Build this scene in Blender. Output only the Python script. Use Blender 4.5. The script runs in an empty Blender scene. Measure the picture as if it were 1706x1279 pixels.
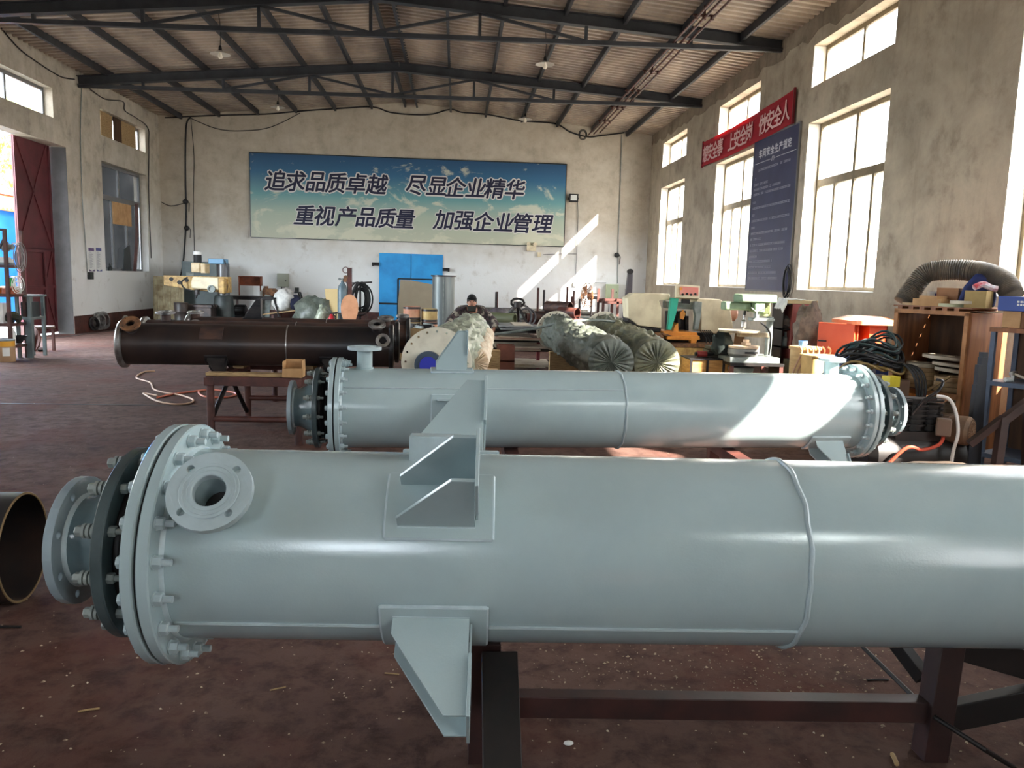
import bpy, math, random
from mathutils import Vector, Matrix, noise
V = Vector
rad = math.radians
rnd = random.Random(11)
scene = bpy.context.scene
COL = scene.collection

# ------------------------------------------------------------------ camera
F_PX, IW, IH = 1311.0, 1706, 1279
EYE = V((0, 0, 1.6))
_y, _p, _r = rad(4.185), rad(7.557), rad(1.55)
_f = V((math.sin(_y)*math.cos(_p), math.cos(_y)*math.cos(_p), -math.sin(_p)))
_r0 = V((math.cos(_y), -math.sin(_y), 0))
_u0 = _r0.cross(_f)
CR = _r0*math.cos(_r) + _u0*math.sin(_r)
CU = -_r0*math.sin(_r) + _u0*math.cos(_r)
CF = _f
cam_data = bpy.data.cameras.new('camera')
cam_data.sensor_width = 36
cam_data.lens = 36*F_PX/IW
cam_data.clip_start = 0.05
cam_data.clip_end = 300
cam = bpy.data.objects.new('camera', cam_data)
COL.objects.link(cam)
cam.matrix_world = Matrix(((CR.x, CU.x, -CF.x, EYE.x), (CR.y, CU.y, -CF.y, EYE.y), (CR.z, CU.z, -CF.z, EYE.z), (0, 0, 0, 1)))
scene.camera = cam
scene.cycles.max_bounces = 16
scene.cycles.diffuse_bounces = 10
scene.cycles.transparent_max_bounces = 12

# ------------------------------------------------------------------ light
scene.view_settings.view_transform = 'Standard'
scene.view_settings.look = 'None'
scene.view_settings.gamma = 1
scene.view_settings.exposure = 1.5
SKY_STRENGTH = 12.5
SUN_STRENGTH = 40.0
world = bpy.data.worlds.new('sky')
scene.world = world
world.use_nodes = True
wn, wl = world.node_tree.nodes, world.node_tree.links
wn.clear()
sky = wn.new('ShaderNodeTexSky')
sky.sky_type = 'HOSEK_WILKIE'
sky.turbidity = 5
sky.ground_albedo = 0.4
sky.sun_direction = V((1.147, -1, 1.147)).normalized()
hsv = wn.new('ShaderNodeHueSaturation')
hsv.inputs['Saturation'].default_value = 0.35
mixw = wn.new('ShaderNodeMix')
mixw.data_type = 'RGBA'
mixw.inputs['Factor'].default_value = 0.65
mixw.inputs['B'].default_value = (0.80, 0.90, 1.0, 1)
bg = wn.new('ShaderNodeBackground')
bg.inputs['Strength'].default_value = SKY_STRENGTH
wo = wn.new('ShaderNodeOutputWorld')
wl.new(sky.outputs[0], hsv.inputs['Color'])
wl.new(hsv.outputs[0], mixw.inputs['A'])
wl.new(mixw.outputs['Result'], bg.inputs['Color'])
wl.new(bg.outputs[0], wo.inputs[0])
sun_d = bpy.data.lights.new('sun', 'SUN')
sun_d.energy = SUN_STRENGTH
sun_d.angle = rad(0.6)
sun_d.color = (1.0, 0.95, 0.86)
sun = bpy.data.objects.new('sun', sun_d)
COL.objects.link(sun)
sun.location = (20, -14, 22)
sun.rotation_euler = V((-1.147, 1, -1.147)).to_track_quat('-Z', 'Y').to_euler()

XL, XR, YB, YF, WT = -9.27, 6.22, 25.85, -8.0, 0.37
RIDGE_X, RIDGE_Z, SLOPE = -1.52, 7.06, 0.092
BAYS = [(21.87, 24.40), (16.60, 19.20), (11.45, 14.15), (6.10, 8.76), (0.95, 3.60), (-7.20, -4.60)]
LBAYS = [(21.75, 24.72), (7.60, 10.40), (0.90, 3.60), (-4.0, -1.2)]
GATE = (13.4, 19.87, 4.42)
FWIN = (-3.3, -1.6, 2.8, 4.7)

def portal(loc, sx, sy, direction):
    d = bpy.data.lights.new('sky_portal', 'AREA')
    d.shape = 'RECTANGLE'
    d.size, d.size_y = sx, sy
    d.cycles.is_portal = True
    o = bpy.data.objects.new('sky_portal', d)
    COL.objects.link(o)
    o.location = loc
    o.rotation_euler = V(direction).to_track_quat('-Z', 'Z').to_euler()
WIN_Z = [(1.55, 4.5, 5.10, 5.83)]*4 + [(1.55, 3.85, 4.08, 5.08), (1.55, 4.5, 5.10, 5.83)]
for (a, b), (z0, z1, z2, z3) in zip(BAYS, WIN_Z):
    portal((XR+WT+.02, (a+b)/2, (z0+z1)/2), b-a, z1-z0, (-1, 0, 0))
    if z2:
        portal((XR+WT+.02, (a+b)/2, (z2+z3)/2), b-a, z3-z2, (-1, 0, 0))
for a, b in LBAYS[1:]:
    portal((XL-WT-.02, (a+b)/2, 2.95), b-a, 2.85, (1, 0, 0))
portal((XL-WT-.02, (GATE[0]+GATE[1])/2, 2.2), GATE[1]-GATE[0], 4.4, (1, 0, 0))
portal(((FWIN[0]+FWIN[1])/2, YF-WT-.02, (FWIN[2]+FWIN[3])/2), FWIN[1]-FWIN[0], FWIN[3]-FWIN[2], (0, 1, 0))

# ------------------------------------------------------------------ helpers
def at(px, py, Y):
    d = CR*((px-IW/2)/F_PX) - CU*((py-IH/2)/F_PX) + CF
    return EYE + d*((Y-EYE.y)/d.y)

def atx(px, py, X):
    d = CR*((px-IW/2)/F_PX) - CU*((py-IH/2)/F_PX) + CF
    return EYE + d*((X-EYE.x)/d.x)

def atz(px, py, Z=0.0):
    d = CR*((px-IW/2)/F_PX) - CU*((py-IH/2)/F_PX) + CF
    return EYE + d*((Z-EYE.z)/d.z)

def frame(o, zdir, xhint=(1, 0, 0)):
    z = V(zdir).normalized()
    x = V(xhint)
    x = x - z*x.dot(z)
    if x.length < 1e-4:
        x = V((0, 1, 0)) - z*z.y
    x.normalize()
    y = z.cross(x)
    o = V(o)
    return Matrix(((x.x, y.x, z.x, o.x), (x.y, y.y, z.y, o.y), (x.z, y.z, z.z, o.z), (0, 0, 0, 1)))

class MB:
    def __init__(s, m=None):
        s.v, s.f, s.m = [], [], (m or Matrix())
    def add(s, vs, fs):
        n = len(s.v)
        s.v += [s.m @ V(v) for v in vs]
        s.f += [tuple(i+n for i in f) for f in fs]
        return s
    def box(s, c, d, rz=0.0, rot=None):
        c = V(c)
        h = V(d)/2
        q = rot or Matrix.Rotation(rz, 3, 'Z')
        vs = [c + q @ V((sx*h.x, sy*h.y, sz*h.z)) for sx in (-1, 1) for sy in (-1, 1) for sz in (-1, 1)]
        return s.add(vs, [(0, 1, 3, 2), (4, 6, 7, 5), (0, 4, 5, 1), (2, 3, 7, 6), (0, 2, 6, 4), (1, 5, 7, 3)])
    def bx(s, x0, x1, y0, y1, z0, z1):
        return s.box(((x0+x1)/2, (y0+y1)/2, (z0+z1)/2), (x1-x0, y1-y0, z1-z0))
    def bar(s, a, b, w, h, up=(0, 0, 1)):
        a, b = V(a), V(b)
        d = b-a
        m = frame((a+b)/2, d, V(up).cross(d) if V(up).cross(d).length > 1e-4 else (1, 0, 0))
        return s.box((a+b)/2, (w, h, d.length), rot=m.to_3x3())
    def lathe(s, prof, a=(0, 0, 0), d=(0, 0, 1), n=24, closed=False, hint=(1, 0, 0)):
        m = frame(a, d, hint)
        vs, fs = [], []
        k = len(prof)
        for t, r in prof:
            for i in range(n):
                q = 2*math.pi*i/n
                vs.append(m @ V((r*math.cos(q), r*math.sin(q), t)))
        for j in range(k if closed else k-1):
            j2 = (j+1) % k
            for i in range(n):
                i2 = (i+1) % n
                fs.append((j*n+i, j*n+i2, j2*n+i2, j2*n+i))
        if not closed:
            if prof[0][1] > 1e-6:
                fs.append(tuple(range(n-1, -1, -1)))
            if prof[-1][1] > 1e-6:
                fs.append(tuple((k-1)*n+i for i in range(n)))
        return s.add(vs, fs)
    def cyl(s, a, b, r, r2=None, n=16):
        a, b = V(a), V(b)
        L = (b-a).length
        return s.lathe([(0, r), (L, r if r2 is None else r2)], a, b-a, n)
    def ring(s, a, b, ro, ri, n=32):
        a, b = V(a), V(b)
        L = (b-a).length
        return s.lathe([(0, ri), (0, ro), (L, ro), (L, ri)], a, b-a, n, closed=True)
    def tube(s, pts, r, n=8, closed=False, rr=None):
        pts = [V(p) for p in pts]
        k = len(pts)
        vs, fs = [], []
        prev = None
        for i, p in enumerate(pts):
            t = (pts[(i+1) % k]-pts[i-1]) if closed else (pts[min(i+1, k-1)]-pts[max(i-1, 0)])
            if t.length < 1e-9:
                t = V((0, 0, 1))
            t.normalize()
            if prev is None:
                prev = V((0, 0, 1)) if abs(t.z) < .9 else V((1, 0, 0))
            x = prev - t*prev.dot(t)
            x.normalize()
            prev = x
            y = t.cross(x)
            q = r if rr is None else rr[i]
            for j in range(n):
                a = 2*math.pi*j/n
                vs.append(p + (x*math.cos(a)+y*math.sin(a))*q)
        for i in range(k if closed else k-1):
            i2 = (i+1) % k
            for j in range(n):
                j2 = (j+1) % n
                fs.append((i*n+j, i*n+j2, i2*n+j2, i2*n+j))
        if not closed:
            fs.append(tuple(range(n-1, -1, -1)))
            fs.append(tuple((k-1)*n+j for j in range(n)))
        return s.add(vs, fs)
    def prism(s, poly, o, u, v, t, centre=True):
        o, u, v = V(o), V(u).normalized(), V(v).normalized()
        w = u.cross(v)*t
        base = o - w/2 if centre else o
        n = len(poly)
        vs = [base + u*a + v*b for a, b in poly] + [base + u*a + v*b + w for a, b in poly]
        fs = [tuple(range(n-1, -1, -1)), tuple(range(n, 2*n))]
        fs += [(i, (i+1) % n, (i+1) % n+n, i+n) for i in range(n)]
        return s.add(vs, fs)
    def ball(s, c, r, n=12, k=8, sc=(1, 1, 1)):
        c = V(c)
        vs, fs = [], []
        for j in range(k+1):
            q = math.pi*j/k
            for i in range(n):
                a = 2*math.pi*i/n
                vs.append(c+V((r*sc[0]*math.sin(q)*math.cos(a), r*sc[1]*math.sin(q)*math.sin(a), r*sc[2]*math.cos(q))))
        for j in range(k):
            for i in range(n):
                i2 = (i+1) % n
                fs.append((j*n+i, (j+1)*n+i, (j+1)*n+i2, j*n+i2))
        return s.add(vs, fs)
    def hexnut(s, a, d, r, h):
        return s.lathe([(0, r), (h*.85, r), (h, r*.86)], a, d, 6)
    def flange(s, a, d, ro, ri, t, nh, rb, rh, ph=0.0, hint=(0, 0, 1)):
        m = frame(a, d, hint)
        ms = 8 if nh <= 4 else 4
        tot = 4*ms
        vs, fs = [], []
        for h in range(nh):
            t0 = 2*math.pi*(h+.5*0)/nh + ph
            dt = math.pi/nh
            loop = []
            for i in range(ms):
                loop.append((ro, t0-dt+2*dt*i/ms))
            for i in range(ms):
                loop.append((ro+(ri-ro)*i/ms, t0+dt))
            for i in range(ms):
                loop.append((ri, t0+dt-2*dt*i/ms))
            for i in range(ms):
                loop.append((ri+(ro-ri)*i/ms, t0-dt))
            hc = V((rb*math.cos(t0), rb*math.sin(t0)))
            er, et = V((math.cos(t0), math.sin(t0))), V((-math.sin(t0), math.cos(t0)))
            base = len(vs)
            for zz in (0, t):
                for q, an in loop:
                    vs.append(m @ V((q*math.cos(an), q*math.sin(an), zz)))
                for i in range(tot):
                    an = -math.pi/4 + 2*math.pi*i/tot
                    p = hc + er*(rh*math.cos(an)) + et*(rh*math.sin(an))
                    vs.append(m @ V((p.x, p.y, zz)))
            for i in range(tot):
                j = (i+1) % tot
                A, B = base, base+2*tot
                fs.append((A+i, A+tot+i, A+tot+j, A+j))
                fs.append((B+i, B+j, B+tot+j, B+tot+i))
                fs.append((A+tot+i, B+tot+i, B+tot+j, A+tot+j))
                side = i//ms
                if side in (0, 2):
                    fs.append((A+i, A+j, B+j, B+i))
        return s.add(vs, fs)

def link(name, data):
    o = bpy.data.objects.new(name, data)
    COL.objects.link(o)
    return o

def obj(name, mb, mat, parent=None, ang=35, bevel=0.0, mats=None):
    me = bpy.data.meshes.new(name)
    me.from_pydata([tuple(v) for v in mb.v], [], mb.f)
    me.validate()
    me.update()
    me.materials.append(mat)
    if ang:
        me.polygons.foreach_set('use_smooth', [True]*len(me.polygons))
        me.set_sharp_from_angle(angle=rad(ang))
    o = link(name, me)
    if parent:
        o.parent = parent
    if bevel:
        b = o.modifiers.new('bevel', 'BEVEL')
        b.width = bevel
        b.segments = 2
        b.limit_method = 'ANGLE'
        b.angle_limit = rad(40)
    return o

def tag(o, label, cat, group=None, kind=None):
    o['label'] = label
    o['category'] = cat
    if group:
        o['group'] = group
    o['kind'] = kind or 'thing'
    return o

def thing(name, label, cat, loc=(0, 0, 0), rz=0.0, group=None):
    o = link(name, None)
    o.location = loc
    o.rotation_euler = (0, 0, rz)
    o.empty_display_size = .1
    return tag(o, label, cat, group)

def one(name, label, cat, mb, mat, loc=(0, 0, 0), rz=0.0, group=None, ang=35, bevel=0.0, kind=None):
    o = obj(name, mb, mat, None, ang, bevel)
    o.location = loc
    o.rotation_euler = (0, 0, rz)
    return tag(o, label, cat, group, kind)

def struct(name, mb, mat, parent=None, ang=0, label=None):
    o = obj(name, mb, mat, parent, ang)
    if not parent:
        o['kind'] = 'structure'
        o['label'] = label or name.replace('_', ' ')
    return o

def sroot(name, label, loc=(0, 0, 0)):
    o = link(name, None)
    o.location = loc
    o['kind'] = 'structure'
    o['label'] = label
    return o

def dup(root, loc, rz=None, label=None, rot=None):
    def cp(o, par):
        c = o.copy()
        COL.objects.link(c)
        if par:
            c.parent = par
        for ch in o.children:
            cp(ch, c)
        return c
    r = cp(root, None)
    r.location = loc
    if rz is not None:
        r.rotation_euler = (0, 0, rz)
    if rot is not None:
        r.rotation_euler = rot
    if label:
        r['label'] = label
    return r

def smooth_path(pts, k=6):
    pts = [V(p) for p in pts]
    out = []
    n = len(pts)
    for i in range(n-1):
        p0, p1, p2, p3 = pts[max(i-1, 0)], pts[i], pts[i+1], pts[min(i+2, n-1)]
        for j in range(k):
            t = j/k
            out.append(.5*((2*p1) + (-p0+p2)*t + (2*p0-5*p1+4*p2-p3)*t*t + (-p0+3*p1-3*p2+p3)*t**3))
    out.append(pts[-1])
    return out

def glyphs(mb, body, size, m, extrude=.004, offset=0.0, shear=0.0, centre=True, sx=1.0):
    c = bpy.data.curves.new('lettering', 'FONT')
    c.body = body
    c.size = size
    c.extrude = extrude
    c.offset = offset
    c.shear = shear
    c.resolution_u = 4
    o = bpy.data.objects.new('lettering', c)
    COL.objects.link(o)
    dg = bpy.context.evaluated_depsgraph_get()
    me = o.evaluated_get(dg).to_mesh()
    vs = [v.co.copy() for v in me.vertices]
    fs = [tuple(p.vertices) for p in me.polygons]
    o.evaluated_get(dg).to_mesh_clear()
    if vs and centre:
        cx = (min(v.x for v in vs)+max(v.x for v in vs))/2
        cy = (min(v.y for v in vs)+max(v.y for v in vs))/2
        vs = [V(((v.x-cx)*sx, v.y-cy, v.z)) for v in vs]
    keep = mb.m
    mb.m = m
    mb.add(vs, fs)
    mb.m = keep
    bpy.data.objects.remove(o)
    bpy.data.curves.remove(c)

# ------------------------------------------------------------------ materials
def lin(c):
    return tuple((x/255/12.92 if x/255 <= .04045 else ((x/255+.055)/1.055)**2.4) for x in c) + (1.0,)

class NT:
    def __init__(s, name):
        s.mat = bpy.data.materials.new(name)
        s.mat.use_nodes = True
        s.t = s.mat.node_tree
        s.t.nodes.clear()
        s.out = s.n('ShaderNodeOutputMaterial')
        s.b = s.n('ShaderNodeBsdfPrincipled')
        s.l(s.b.outputs[0], s.out.inputs[0])
        tc = s.n('ShaderNodeTexCoord')
        s.co = tc.outputs['Object']
    def n(s, t):
        return s.t.nodes.new(t)
    def l(s, a, b):
        s.t.links.new(a, b)
    def mapped(s, sc):
        m = s.n('ShaderNodeMapping')
        m.inputs['Scale'].default_value = sc
        s.l(s.co, m.inputs[0])
        return m.outputs[0]
    def noise(s, scale, detail=5, rough=.55, vec=None, dist=0.0):
        n = s.n('ShaderNodeTexNoise')
        n.inputs['Scale'].default_value = scale
        n.inputs['Detail'].default_value = detail
        n.inputs['Roughness'].default_value = rough
        n.inputs['Distortion'].default_value = dist
        s.l(vec or s.co, n.inputs['Vector'])
        return n.outputs['Fac']
    def ramp(s, fac, stops):
        r = s.n('ShaderNodeValToRGB')
        e = r.color_ramp.elements
        while len(e) > 1:
            e.remove(e[0])
        e[0].position, e[0].color = stops[0][0], stops[0][1]
        for p, c in stops[1:]:
            q = e.new(p)
            q.color = c
        s.l(fac, r.inputs[0])
        return r.outputs[0]
    def mix(s, fac, a, b, mode='MIX'):
        m = s.n('ShaderNodeMix')
        m.data_type = 'RGBA'
        m.blend_type = mode
        for k, x in (('Factor', fac), ('A', a), ('B', b)):
            if isinstance(x, (tuple, float, int)):
                m.inputs[k].default_value = x
            else:
                s.l(x, m.inputs[k])
        return m.outputs['Result']
    def bump(s, h, strength=.3, dist=.01):
        b = s.n('ShaderNodeBump')
        b.inputs['Strength'].default_value = strength
        b.inputs['Distance'].default_value = dist
        s.l(h, b.inputs['Height'])
        s.l(b.outputs[0], s.b.inputs['Normal'])

MATS = {}
def M(name, c1, c2=None, scale=6, rough=.5, metal=0.0, bump=0.0, lo=.4, hi=.62, sc=(1, 1, 1), coat=0.0, bscale=None, spec=.5):
    if name in MATS:
        return MATS[name]
    t = NT(name)
    b = t.b
    b.inputs['Roughness'].default_value = rough
    b.inputs['Metallic'].default_value = metal
    b.inputs['Specular IOR Level'].default_value = spec
    if coat:
        b.inputs['Coat Weight'].default_value = coat
        b.inputs['Coat Roughness'].default_value = .15
    vec = t.mapped(sc) if sc != (1, 1, 1) else t.co
    if c2:
        f = t.noise(scale, 6, .6, vec)
        t.l(t.ramp(f, [(lo, lin(c1)), (hi, lin(c2))]), b.inputs['Base Color'])
    else:
        b.inputs['Base Color'].default_value = lin(c1)
    if bump:
        t.bump(t.noise(bscale or scale*3, 4, .6, vec), bump)
    MATS[name] = t.mat
    return t.mat

def wall_mat(name, base, pale, dark, amt, drip=.35, low_tone=None):
    t = NT(name)
    big = t.noise(.55, 6, .62, t.mapped((1, 1, 1.15)), .6)
    mid = t.noise(2.2, 9, .68, None, .15)
    col = t.ramp(mid, [(.22, lin(dark)), (.46, lin(base)), (.72, lin(pale))])
    col = t.mix(t.ramp(big, [(.42, (0, 0, 0, 1)), (.66, (amt, amt, amt, 1))]), col, lin(dark))
    dr = t.noise(1.6, 6, .6, t.mapped((3.5, 3.5, .22)))
    col = t.mix(t.ramp(dr, [(.56, (0, 0, 0, 1)), (.72, (drip, drip, drip, 1))]), col, lin(dark))
    grit = t.noise(14, 6, .75)
    col = t.mix(t.ramp(grit, [(.62, (0, 0, 0, 1)), (.74, (.5, .5, .5, 1))]), col, lin(dark))
    if low_tone:
        # paler tone on the lower wall, its upper edge uneven, well above head height
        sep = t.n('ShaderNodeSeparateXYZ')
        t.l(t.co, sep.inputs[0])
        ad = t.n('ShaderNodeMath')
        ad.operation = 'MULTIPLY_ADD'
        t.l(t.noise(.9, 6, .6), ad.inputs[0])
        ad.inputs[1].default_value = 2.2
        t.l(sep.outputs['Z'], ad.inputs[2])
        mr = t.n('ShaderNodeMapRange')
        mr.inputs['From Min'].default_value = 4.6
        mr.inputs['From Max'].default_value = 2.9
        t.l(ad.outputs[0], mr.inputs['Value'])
        lo_ = t.mix(t.ramp(mid, [(.24, (.8, .8, .8, 1)), (.42, (0, 0, 0, 1))]), lin(low_tone), col)
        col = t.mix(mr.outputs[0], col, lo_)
    t.l(col, t.b.inputs['Base Color'])
    t.b.inputs['Roughness'].default_value = .9
    t.b.inputs['Specular IOR Level'].default_value = .15
    t.bump(t.noise(9, 8, .7), .35, .02)
    return t.mat

def floor_mat():
    t = NT('dusty_floor')
    big = t.noise(.42, 6, .6, None, .5)
    fine = t.noise(7, 9, .72, None, .3)
    col = t.ramp(big, [(.32, lin((76, 56, 50))), (.5, lin((94, 72, 64))), (.68, lin((112, 90, 80)))])
    col = t.mix(t.ramp(fine, [(.36, (.75, .75, .75, 1)), (.56, (0, 0, 0, 1))]), col, lin((54, 36, 32)))
    red = t.noise(1.1, 5, .6)
    col = t.mix(t.ramp(red, [(.5, (0, 0, 0, 1)), (.66, (.5, .5, .5, 1))]), col, lin((92, 50, 40)))
    spk = t.noise(150, 4, .7)
    col = t.mix(t.ramp(spk, [(.68, (0, 0, 0, 1)), (.74, (.5, .5, .5, 1))]), col, lin((150, 132, 114)))
    col = t.mix(t.ramp(t.noise(70, 5, .7), [(.28, (.8, .8, .8, 1)), (.36, (0, 0, 0, 1))]), col, lin((46, 34, 30)))
    # cast-slab joints across the hall
    t.l(col, t.b.inputs['Base Color'])
    t.b.inputs['Roughness'].default_value = .88
    t.b.inputs['Specular IOR Level'].default_value = .12
    t.bump(t.noise(16, 9, .72), .5, .02)
    return t.mat

def glass_mat(name, dust, tint=(1, 1, 1, 1)):
    t = NT(name)
    tr = t.n('ShaderNodeBsdfTransparent')
    tr.inputs[0].default_value = tint
    df = t.n('ShaderNodeBsdfTranslucent')
    df.inputs[0].default_value = (.88, .86, .83, 1)
    gl = t.n('ShaderNodeBsdfGlossy')
    gl.inputs['Roughness'].default_value = .08
    m1, m2 = t.n('ShaderNodeMixShader'), t.n('ShaderNodeMixShader')
    f = t.noise(1.3, 5, .6)
    r = t.ramp(f, [(.35, (dust*.5,)*3+(1,)), (.7, (dust*1.4,)*3+(1,))])
    t.l(r, m1.inputs[0])
    t.l(tr.outputs[0], m1.inputs[1])
    t.l(df.outputs[0], m1.inputs[2])
    m2.inputs[0].default_value = .05
    t.l(m1.outputs[0], m2.inputs[1])
    t.l(gl.outputs[0], m2.inputs[2])
    t.l(m2.outputs[0], t.out.inputs[0])
    return t.mat

GREY = M('grey_green_paint', (160, 178, 181), (166, 184, 186), 3, .17, 0, .06, coat=.3, bscale=130)
GREYR = M('grey_green_brushed_paint', (170, 186, 190), (160, 175, 178), 9, .38, 0, .06)
PALE = M('pale_fresh_paint', (188, 204, 208), (172, 190, 195), 14, .35, 0, .1)
DARKP = M('black_green_paint', (24, 30, 30), (34, 42, 42), 8, .35)
CONEP = M('slate_teal_paint', (92, 110, 114), (104, 122, 126), 5, .2, 0, .05, coat=.3, bscale=130)
ENDP = M('mid_grey_paint', (142, 157, 163), (132, 147, 153), 9, .35, 0, .05)
DOX = M('shaded_oxide_paint', (62, 34, 30), (40, 24, 22), 5, .5, 0, .08)  # red oxide darkened, the shade on the near trestle put into its colour
RINGP = M('slate_green_paint', (58, 70, 72), (70, 82, 84), 8, .35)
SHADP = M('dark_bare_bracket', (74, 78, 80), (92, 96, 98), 7, .5)
BLACK = M('black_rubber', (18, 18, 19), None, rough=.6)
STEEL = M('bright_steel', (190, 190, 188), (150, 148, 146), 12, .28, .9)
DSTEEL = M('mill_scale_steel', (44, 44, 46), (66, 62, 62), 4, .36, .55, sc=(1, 3, 3))
RUSTY = M('rusty_steel', (86, 62, 52), (52, 44, 44), 4, .6, .35, .1, sc=(1, 3, 3))
RUST = M('rust_orange', (138, 96, 62), (92, 66, 50), 14, .7, .25, .15)
BROWNST = M('red_oxide_paint', (92, 52, 44), (62, 36, 32), 5, .5, 0, .08)
NIGHT = M('near_black_steel', (20, 18, 18), (34, 27, 25), 5, .5, .2)
MAROON = M('maroon_gate_paint', (98, 42, 46), (80, 34, 38), 2.5, .5, 0, .05)
ROOFST = M('dark_roof_steel', (58, 60, 64), (46, 48, 52), 3, .55, .2)
TIMBER = M('raw_timber', (176, 148, 104), (140, 112, 76), 9, .7, 0, .1, sc=(1, 1, 8))
PLY = M('plywood', (150, 96, 56), (112, 68, 38), 3, .6, 0, .08, sc=(4, 4, .5))
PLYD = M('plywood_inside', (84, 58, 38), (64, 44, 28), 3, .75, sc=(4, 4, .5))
CARD = M('cardboard', (190, 150, 104), (170, 130, 86), 5, .8)
CREAM = M('cream_machine_paint', (226, 214, 182), (206, 192, 160), 4, .45, 0, .04)
CREAMF = M('cream_flange_paint', (226, 220, 200), (206, 200, 180), 5, .5)
YELLOWM = M('worn_yellow_paint', (206, 172, 104), (160, 124, 70), 9, .5)
ORANGE = M('orange_paint', (204, 84, 46), (194, 74, 38), 2, .42)
ORANGEY = M('orange_yellow_paint', (226, 150, 56), (200, 124, 44), 6, .5)
GREENM = M('green_machine_paint', (122, 146, 116), (104, 128, 100), 5, .45)
TEAL = M('teal_paint', (40, 176, 148), None, rough=.45)
CASTG = M('cast_grey_paint', (138, 146, 142), (112, 120, 116), 7, .5, .1)
BLUE = M('bright_blue_paint', (44, 128, 196), (38, 118, 186), 3, .45)
DBLUE = M('deep_blue_plastic', (28, 62, 140), None, rough=.4)
NAVY = M('navy_cloth', (28, 34, 60), (20, 24, 44), 12, .9)
WHITE = M('white_plastic', (222, 222, 218), None, rough=.45)
WHITEC = M('white_cloth', (216, 216, 210), (190, 190, 186), 8, .9, 0, .3)
TARP = M('grey_green_tarp', (104, 110, 100), (74, 80, 72), 8, .4, 0, .3, bscale=20)
FILM = M('pale_plastic_film', (176, 184, 162), (118, 124, 110), 9, .3, 0, .35, bscale=18)
PINKW = M('pink_tan_wrap', (206, 180, 150), (224, 212, 190), 6, .6, 0, .2)
ALU = M('olive_window_frame', (124, 110, 84), (104, 92, 70), 6, .5, .2)
ALUW = M('grey_window_frame', (120, 120, 120), None, rough=.5, metal=.3)
COPPER = M('copper_tan_plate', (206, 150, 112), (190, 134, 98), 5, .45, .3)
HOSE = M('orange_hose', (196, 96, 62), None, rough=.45)
HOSET = M('tan_hose', (186, 150, 120), None, rough=.5)
CABLE = M('black_cable', (26, 26, 28), None, rough=.5)
GLASSR = glass_mat('dusty_glass', .13, (.80, .785, .775, 1))
GLASSD = glass_mat('grimy_glass', .01, (.27, .27, .27, 1))
# ------------------------------------------------------------------ setting
def holed_wall(x0, x1, ys, zs, holes, axis='x'):
    """wall slab between x0 and x1; ys/zs ranges; holes (y0,y1,z0,z1). axis 'y' swaps the plan axes."""
    yb = sorted(set([ys[0], ys[1]] + [h[0] for h in holes] + [h[1] for h in holes]))
    zb = sorted(set([zs[0], zs[1]] + [h[2] for h in holes] + [h[3] for h in holes]))
    mb = MB()
    P = (lambda x, y, z: (x, y, z)) if axis == 'x' else (lambda x, y, z: (y, x, z))
    def solid(i, j):
        if i < 0 or j < 0 or i >= len(yb)-1 or j >= len(zb)-1:
            return False
        yc, zc = (yb[i]+yb[i+1])/2, (zb[j]+zb[j+1])/2
        return not any(h[0] < yc < h[1] and h[2] < zc < h[3] for h in holes)
    for i in range(len(yb)-1):
        for j in range(len(zb)-1):
            if not solid(i, j):
                continue
            a, b, c, d = yb[i], yb[i+1], zb[j], zb[j+1]
            for x in (x0, x1):
                mb.add([P(x, a, c), P(x, b, c), P(x, b, d), P(x, a, d)], [(0, 1, 2, 3)])
            if not solid(i-1, j):
                mb.add([P(x0, a, c), P(x1, a, c), P(x1, a, d), P(x0, a, d)], [(0, 1, 2, 3)])
            if not solid(i+1, j):
                mb.add([P(x0, b, c), P(x1, b, c), P(x1, b, d), P(x0, b, d)], [(0, 1, 2, 3)])
            if not solid(i, j-1):
                mb.add([P(x0, a, c), P(x1, a, c), P(x1, b, c), P(x0, b, c)], [(0, 1, 2, 3)])
            if not solid(i, j+1):
                mb.add([P(x0, a, d), P(x1, a, d), P(x1, b, d), P(x0, b, d)], [(0, 1, 2, 3)])
    return mb

WALLR = wall_mat('plaster_right_stained', (176, 165, 146), (192, 181, 160), (126, 116, 102), .5, .35)
WALLB = wall_mat('plaster_back_pale_low', (190, 180, 162), (206, 198, 182), (160, 150, 134), .25, .2, (226, 227, 224))
WALLL = wall_mat('plaster_left_pale_low', (186, 177, 160), (206, 199, 184), (134, 127, 116), .32, .3, (224, 225, 222))
EAVE = 6.38
rholes = []
for (a, b), (z0, z1, z2, z3) in zip(BAYS, WIN_Z):
    rholes.append((a, b, z0, z1))
    if z2:
        rholes.append((a, b, z2, z3))
struct('wall_right', holed_wall(XR, XR+WT, (YF-WT, YB+WT), (0, EAVE), rholes), WALLR)
lholes = [(21.78, 24.75, 5.02, 5.70), (16.2, 19.35, 4.97, 5.64), (GATE[0], GATE[1], 0, GATE[2])]
for a, b in LBAYS:
    lholes.append((a, b, 1.53, 4.38))
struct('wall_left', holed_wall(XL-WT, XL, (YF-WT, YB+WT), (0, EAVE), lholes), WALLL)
struct('wall_front', holed_wall(YF-WT, YF, (XL, XR), (0, EAVE), [FWIN], 'y'), wall_mat('plaster_front_dark', (120, 112, 100), (136, 128, 114), (90, 84, 76), .4, .3))  # unseen wall, coloured dark so less light bounces onto the brackets
def gable(y, t):
    mb = MB()
    mb.prism([(XL, EAVE-.02), (XR, EAVE-.02), (RIDGE_X, RIDGE_Z-.02)], (0, y, 0), (1, 0, 0), (0, 0, 1), t)
    return mb
mb = MB()
mb.bx(XL, XR, YB, YB+WT, 0, EAVE-.02)
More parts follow.
